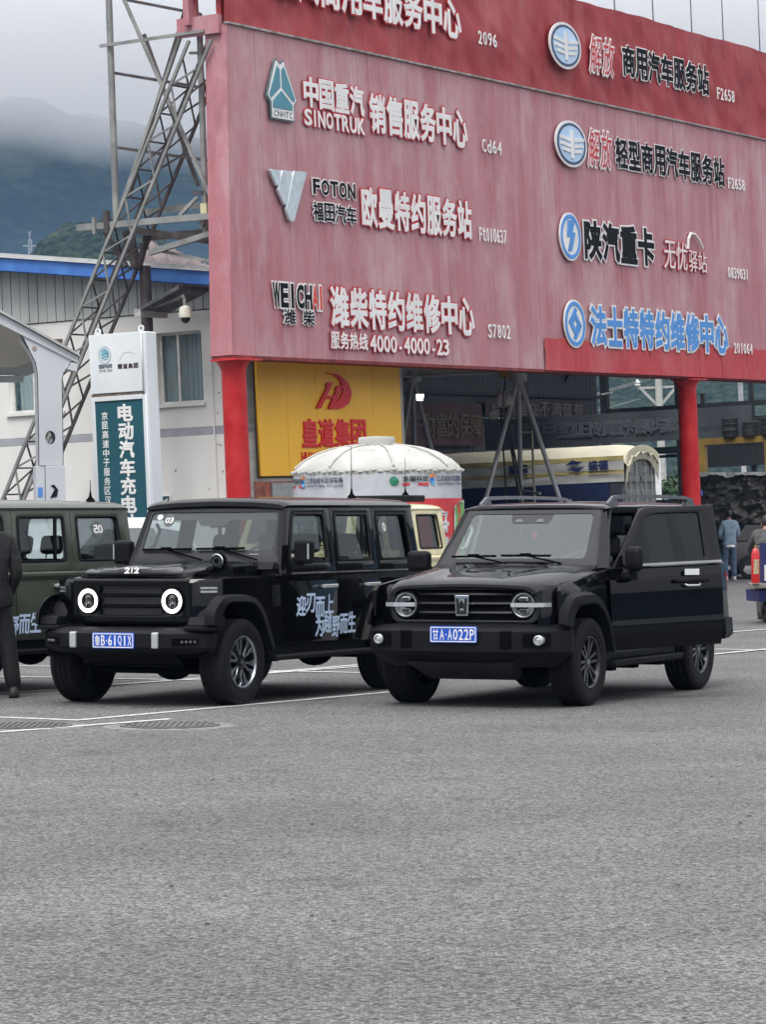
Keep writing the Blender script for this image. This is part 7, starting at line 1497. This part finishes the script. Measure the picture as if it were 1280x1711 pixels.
# ================================================================== PEOPLE
SKIN = mat('skin', (0.42, 0.25, 0.17), 0.55, var=0.08, scale=8); HAIR = mat('black_hair', (0.014, 0.012, 0.012), 0.5, var=0.3, scale=60)
def person(label, loc, rotz, J, cloth, hair=True, extra=None):
    """J: joint name -> (x, y, z); forward is -y of the figure before turning"""
    r = root('person', label, 'person', Matrix.Translation(loc) @ Matrix.Rotation(rotz, 4, 'Z'))
    names = list(J); idx = {n: i for i, n in enumerate(names)}
    links = [('pelvis', 'waist'), ('waist', 'chest'), ('chest', 'neck'), ('neck', 'chin'), ('chin', 'head'), ('head', 'crown'),
             ('chest', 'shoulder_l'), ('shoulder_l', 'elbow_l'), ('elbow_l', 'wrist_l'), ('wrist_l', 'palm_l'), ('chest', 'shoulder_r'), ('shoulder_r', 'elbow_r'), ('elbow_r', 'wrist_r'), ('wrist_r', 'palm_r'),
             ('pelvis', 'hip_l'), ('hip_l', 'knee_l'), ('knee_l', 'ankle_l'), ('ankle_l', 'toe_l'), ('pelvis', 'hip_r'), ('hip_r', 'knee_r'), ('knee_r', 'ankle_r'), ('ankle_r', 'toe_r')]
    rad = dict(pelvis=(0.180, 0.135), waist=(0.175, 0.13), chest=(0.185, 0.135), neck=(0.06, 0.06), chin=(0.062, 0.072), head=(0.078, 0.095), crown=(0.058, 0.07), shoulder=(0.088, 0.085), elbow=(0.066, 0.066), wrist=(0.045, 0.043), palm=(0.040, 0.024), hip=(0.108, 0.115), knee=(0.088, 0.092), ankle=(0.076, 0.080), toe=(0.030, 0.025))
    me = bpy.data.meshes.new('body'); vs = [J[n] for n in names]; es = [(idx[a], idx[b]) for a, b in links]
    # five fingers per hand: short chains rooted in the palm
    for sd in ('l', 'r'):
        pw, pp = Vector(J['wrist_' + sd]), Vector(J['palm_' + sd]); d = (pp - pw).normalized(); sidev = Vector((0, 1, 0)) - d * d.y; sidev.normalize()
        for k in range(5):
            o_ = (k - 1.5) * 0.020 if k < 4 else -0.045; ln = (0.062, 0.072, 0.068, 0.052, 0.05)[k]
            b0 = pp + sidev * o_ - (d * 0.03 if k == 4 else Vector()); b1 = b0 + d * ln * 0.55 + (sidev * -0.02 if k == 4 else Vector()); b2 = b1 + d * ln * 0.40 + Vector((0.012 if sd == 'r' else -0.012, 0, 0)) * -1
            n0 = len(vs); vs += [tuple(b0), tuple(b1), tuple(b2)]; names += ['finger'] * 3; es += [(idx['palm_' + sd], n0), (n0, n0 + 1), (n0 + 1, n0 + 2)]
    me.from_pydata(vs, es, [])
    o = bpy.data.objects.new('tmp', me); COL.objects.link(o)
    sk = o.modifiers.new('s', 'SKIN'); ss = o.modifiers.new('u', 'SUBSURF'); ss.levels = 2; ss.render_levels = 2
    for i, v in enumerate(me.skin_vertices[0].data):
        n = names[i]; base = n.split('_')[0]; v.radius = rad[base] if base in rad else (0.0095, 0.0095); v.use_root = (n == 'pelvis')
    dg = bpy.context.evaluated_depsgraph_get(); dg.update(); bm = bpy.data.meshes.new_from_object(o.evaluated_get(dg), depsgraph=dg)
    bpy.data.objects.remove(o)
    ms = [cloth['top'], cloth['legs'], cloth['shoe'], SKIN]
    for m in ms: bm.materials.append(m)
    jv = [(n, Vector(J[n])) for n in J]
    for p in bm.polygons:
        c = p.center; n = min(jv, key=lambda q: (q[1] - c).length)[0].split('_')[0]; mi = 0
        if n in ('hip', 'knee', 'pelvis'): mi = 1
        if n in ('ankle', 'toe'): mi = 2 if c.z < 0.11 + loc[2] * 0 or n == 'toe' else 1
        if n in ('chin', 'head', 'crown', 'palm') or (n == 'wrist' and (c - Vector(J['palm_l'])).length < 0.10): mi = 3
        if n == 'neck' and c.z > J['neck'][2] + 0.02: mi = 3
        if n in ('pelvis', 'waist') and c.z > J['pelvis'][2] - cloth.get('hem', 0.02): mi = 0
        if n == 'hip' and c.z > J['pelvis'][2] - cloth.get('hem', 0.02): mi = 0
        p.material_index = mi; p.use_smooth = True
    body = put('body', bm, None, r)
    h = Vector(J['head']); cr = Vector(J['crown']); fw = Vector(J['face']) if False else Vector((0, -1, 0))
    if hair:
        q = MB(); n, m_ = 20, 9; upv = (cr - Vector(J['chin'])).normalized(); c = h + upv * 0.028
        secs = []
        for j in range(m_ + 1):
            t = -0.55 + (pi / 2 + 0.55) * j / m_; ring = []
            for i in range(n):
                a = 2 * pi * i / n; rr_ = 0.092 * cos(t); cut = 0.0
                v = Vector((rr_ * cos(a), 0.112 * cos(t) * sin(a) + 0.012, 0.112 * sin(t)))
                if sin(a) < -0.3 and t < 0.25: v.y = max(v.y, -0.05); v *= 0.85
                v += Vector((1, 1, 1)) * 0.006 * noise.noise(v * 60); ring.append(tuple(c + v))
            secs.append(ring)
        MB().loft(secs).build('hair', HAIR, r, smooth=60)
    fc = MB(); c = h
    fc.ell(tuple(c + Vector((0, -0.098, -0.015))), (0.014, 0.020, 0.026), 10, 6)
    for sx in (-1, 1): fc.ell(tuple(c + Vector((sx * 0.082, 0.01, -0.01))), (0.014, 0.022, 0.034), 10, 6)
    fc.build('nose_and_ears', SKIN, r, smooth=60)
    ey = MB()
    for sx in (-1, 1): ey.ell(tuple(c + Vector((sx * 0.032, -0.086, 0.012))), (0.012, 0.010, 0.007), 10, 6)
    ey.build('eyes', mat('eye_dark', (0.03, 0.025, 0.02), 0.2), r, smooth=60)
    MB().ell(tuple(c + Vector((0, -0.084, -0.055))), (0.024, 0.010, 0.006), 10, 6).build('mouth', mat('lips', (0.30, 0.12, 0.10), 0.5), r, smooth=60)
    for sd in ('l', 'r'):
        a, t_ = Vector(J['ankle_' + sd]), Vector(J['toe_' + sd]); d = Vector((t_.x - a.x, t_.y - a.y, 0)).normalized(); sv = Vector((-d.y, d.x, 0)); zz = a.z - 0.09
        secs = []
        for k, wd, z0, z1 in ((-0.085, 0.030, 0.015, 0.06), (-0.07, 0.042, 0.0, 0.095), (-0.01, 0.046, 0.0, 0.115), (0.06, 0.046, 0.0, 0.085), (0.14, 0.050, 0.0, 0.062), (0.185, 0.036, 0.004, 0.046), (0.205, 0.012, 0.014, 0.030)):
            c = Vector((a.x, a.y, 0)) + d * k; secs.append([tuple(c + sv * (wd * i) + Vector((0, 0, max(0.0, zz) + (z0 if j_ == 0 else z0 + (z1 - z0) * j_)))) for i, j_ in ((-1, 0), (1, 0), (1, 0.55), (0.55, 1), (-0.55, 1), (-1, 0.55))])
        MB().loft(secs).build('shoe', cloth['shoe'], r, smooth=60)
    if extra: extra(r)
    return r
def J0(h=1.0, **k):
    J = dict(pelvis=(0, 0, 0.94), waist=(0, 0.0, 1.10), chest=(0, 0.01, 1.32), neck=(0, 0.0, 1.50), chin=(0, -0.02, 1.56), head=(0, -0.015, 1.64), crown=(0, 0.0, 1.71),
             shoulder_l=(0.18, 0.01, 1.42), elbow_l=(0.25, 0.03, 1.13), wrist_l=(0.25, -0.06, 0.88), palm_l=(0.25, -0.08, 0.80),
             shoulder_r=(-0.18, 0.01, 1.42), elbow_r=(-0.25, 0.03, 1.13), wrist_r=(-0.25, -0.06, 0.88), palm_r=(-0.25, -0.08, 0.80),
             hip_l=(0.095, 0, 0.86), knee_l=(0.11, -0.02, 0.48), ankle_l=(0.11, 0.03, 0.09), toe_l=(0.125, -0.14, 0.035),
             hip_r=(-0.095, 0, 0.86), knee_r=(-0.11, -0.02, 0.48), ankle_r=(-0.11, 0.03, 0.09), toe_r=(-0.125, -0.14, 0.035))
    J.update(k); return {n: (x * h, y * h, z * h) for n, (x, y, z) in J.items()}
DENIM = mat('denim_shirt', (0.27, 0.37, 0.48), 0.85, var=0.18, scale=9, bump=0.5, bscale=25); JEANS = mat('dark_jeans', (0.055, 0.085, 0.15), 0.85, var=0.45, scale=7, bump=0.5, bscale=25, col2=(0.13, 0.19, 0.28))
BLKC = mat('black_jacket', (0.0045, 0.0045, 0.0055), 0.75, var=0.3, scale=6, bump=0.6, bscale=14); BLKT = mat('black_trousers', (0.004, 0.004, 0.005), 0.8, var=0.3, scale=6, bump=0.6, bscale=14)
SHOE = mat('black_shoe', (0.015, 0.015, 0.016), 0.6); SHOEW = mat('white_shoe', (0.62, 0.62, 0.62), 0.6); GREYC = mat('grey_camo', (0.07, 0.072, 0.07), 0.85, var=0.4, scale=12, bump=0.5, bscale=25)
# man in denim, seen from behind: faces away, hands in front of him
def shirt_hem(r): MB().lathe([(0.165, 0.86), (0.160, 0.90), (0.13, 0.92)], (0, 0, 0), 'Z', 24).build('white_hem', WHT, r, smooth=60)
person('man in light denim shirt and jeans standing with his back turned beyond the open door', (8.91, 80.06, 0), radians(180 + 14), J0(1.03, elbow_l=(0.25, 0.0, 1.14), wrist_l=(0.17, -0.20, 1.05), palm_l=(0.10, -0.26, 1.06), elbow_r=(-0.25, 0.0, 1.14), wrist_r=(-0.17, -0.20, 1.05), palm_r=(-0.10, -0.26, 1.06), head=(0.0, -0.045, 1.62), chin=(0, -0.045, 1.54), crown=(0, -0.04, 1.69)),
       dict(top=DENIM, legs=JEANS, shoe=SHOEW, hem=0.05), True, shirt_hem)
# dark dressed person cut by the left edge
person('person in black jacket and trousers cut off by the left edge beside the green car', (-3.70, 29.2, 0), radians(205), J0(1.04, knee_l=(0.13, -0.05, 0.48), ankle_l=(0.14, 0.02, 0.09), toe_l=(0.16, -0.15, 0.035), elbow_l=(0.24, 0.05, 1.12), wrist_l=(0.21, -0.05, 0.92), palm_l=(0.20, -0.07, 0.86),
       knee_r=(-0.16, 0.02, 0.48), ankle_r=(-0.20, 0.06, 0.09), toe_r=(-0.26, -0.10, 0.035), elbow_r=(-0.24, 0.06, 1.12), wrist_r=(-0.20, -0.05, 0.93), palm_r=(-0.18, -0.08, 0.87)), dict(top=BLKC, legs=BLKT, shoe=SHOE, hem=0.03))
jk = [o for o in bpy.data.objects if o.name.startswith('person') and o.get('label', '').startswith('person in black')][0]
MB().lathe([(0.085, 1.50), (0.098, 1.56), (0.088, 1.60), (0.080, 1.56)], (0, 0.01, 0), 'Z', 24).build('collar', BLKC, jk, smooth=60)
MB().lathe([(0.070, 1.53), (0.074, 1.605), (0.066, 1.60)], (0, 0.0, 0), 'Z', 24).build('shirt_collar', WHT, jk, smooth=60)
q = []
for k in range(33):
    a = 2 * pi * k / 32; w1 = 1 + 0.05 * sin(5 * a)
    q += [(0.215 * w1 * cos(a), 0.165 * w1 * sin(a), 0.86 + 0.012 * sin(3 * a)), (0.222 * w1 * cos(a), 0.172 * w1 * sin(a), 0.92), (0.205 * cos(a), 0.155 * sin(a), 1.05)]
MB().add(q, [(k * 3 + j, k * 3 + 3 + j, k * 3 + 4 + j, k * 3 + 1 + j) for k in range(32) for j in (0, 1)]).build('jacket_hem', BLKC, jk, smooth=60)
# man leaning forward over a handcart
person('man in grey clothes leaning forward behind the blue handcart at the right edge', (6.05, 48.9, 0), radians(175), J0(1.0, waist=(0, -0.06, 1.09), chest=(0, -0.16, 1.27), neck=(0, -0.22, 1.42), chin=(0, -0.26, 1.46), head=(0, -0.29, 1.535), crown=(0, -0.30, 1.60), shoulder_l=(0.18, -0.18, 1.36), shoulder_r=(-0.18, -0.18, 1.36),
       elbow_l=(0.26, -0.34, 1.14), wrist_l=(0.22, -0.55, 1.02), palm_l=(0.20, -0.62, 1.0), elbow_r=(-0.26, -0.34, 1.14), wrist_r=(-0.22, -0.55, 1.02), palm_r=(-0.20, -0.62, 1.0), knee_l=(0.11, -0.12, 0.50), ankle_l=(0.11, 0.06, 0.12), knee_r=(-0.12, 0.06, 0.50), ankle_r=(-0.12, 0.38, 0.16), toe_r=(-0.12, 0.30, 0.03), toe_l=(0.12, -0.10, 0.035)), dict(top=GREYC, legs=GREYC, shoe=SHOE, hem=0.10))
# ---------------- blue handcart with red extinguisher
hc = root('handcart', 'blue handcart with dark box and grey deck cut by the right edge', 'cart', Matrix.Translation((5.86, 47.9, 0)) @ Matrix.Rotation(radians(8), 4, 'Z'))
CB_ = mat('cart_blue', (0.012, 0.022, 0.12), 0.5, var=0.15)
MB().loft([[(x, y, z) for y, z in ((-0.30, 0.34), (-0.34, 0.52), (0.5, 0.52), (0.46, 0.34))] for x in (-0.16, -0.12, 0.9, 0.95)]).build('tray', CB_, hc, bevel=0.01)
MB().loft([[(-0.30, -0.42, z), (1.0, -0.42, z), (1.0, 0.5, z), (-0.12, 0.5, z)] for z in (0.55, 0.62)]).build('deck', mat('cart_deck_grey', (0.22, 0.21, 0.19), 0.8, var=0.2), hc, bevel=0.01)
MB().bb(0.02, 0.8, -0.20, 0.35, 0.625, 1.20).build('box', mat('cart_box_green', (0.045, 0.052, 0.045), 0.6, var=0.2), hc, bevel=0.015)
MB().bb(0.06, 0.8, -0.206, -0.19, 1.08, 1.18).build('box_label', WHT, hc)
MB().bb(-0.06, 0.0, -0.22, 0.0, 0.625, 1.24).build('side_strap', CB_, hc); MB().bb(-0.05, -0.02, -0.23, -0.22, 0.66, 0.9).build('strap_mark', WHT, hc)
for x in (0.05, 0.75): MB().lathe([(0.05, -0.03), (0.15, -0.03), (0.17, 0), (0.15, 0.03), (0.05, 0.03)], (x, 0.1, 0.17), 'X', 20).build('wheel', RUB, hc, smooth=40)
MB().path([(0.1, 0.45, 0.55), (0.1, 0.85, 0.98), (0.7, 0.85, 0.98), (0.7, 0.45, 0.55)], 0.018).build('push_bar', DKS, hc, smooth=60)
fe = root('fire_extinguisher', 'red fire extinguisher with pale label strapped to the blue handcart', 'extinguisher', Matrix.Translation((5.68, 47.45, 0.63)) @ Matrix.Rotation(radians(8), 4, 'Z'))
MB().lathe([(0.062, 0.0), (0.066, 0.02), (0.066, 0.44), (0.045, 0.51), (0.03, 0.53)], (0, 0, 0), 'Z', 24, True).build('cylinder', mat('extinguisher_red', (0.50, 0.012, 0.012), 0.3, coat=0.5), fe, smooth=40)
MB().loft([[(0.0675 * sin(a), -0.0675 * cos(a), z) for a in [-0.7 + 1.4 * k / 8 for k in range(9)]] for z in (0.14, 0.36)], False, False).build('label', mat('extinguisher_label', (0.55, 0.45, 0.28), 0.5, col2=(0.3, 0.2, 0.12), scale=30), fe)
MB().lathe([(0.02, 0.52), (0.02, 0.58)], (0, 0, 0), 'Z', 12, True).build('valve', mat('brass', (0.45, 0.33, 0.10), 0.4, 0.8), fe); MB().bar((-0.02, 0, 0.57), (0.09, 0, 0.60), 0.02).build('lever', DKS, fe)
# litter on the concrete
for k, (x, y) in enumerate(((6.4, 62.0),)):
    o = MB().add([(x - 0.05, y, 0.004), (x + 0.05, y + 0.03, 0.03), (x + 0.06, y + 0.14, 0.006), (x - 0.03, y + 0.10, 0.035)], [(0, 1, 2), (0, 2, 3)]).build('paper_scrap', WHT)
    tag(o, 'crumpled white paper scrap on the ground beyond the open car door', 'litter')
for me in bpy.data.meshes:
    if me.users == 0: bpy.data.meshes.remove(me)
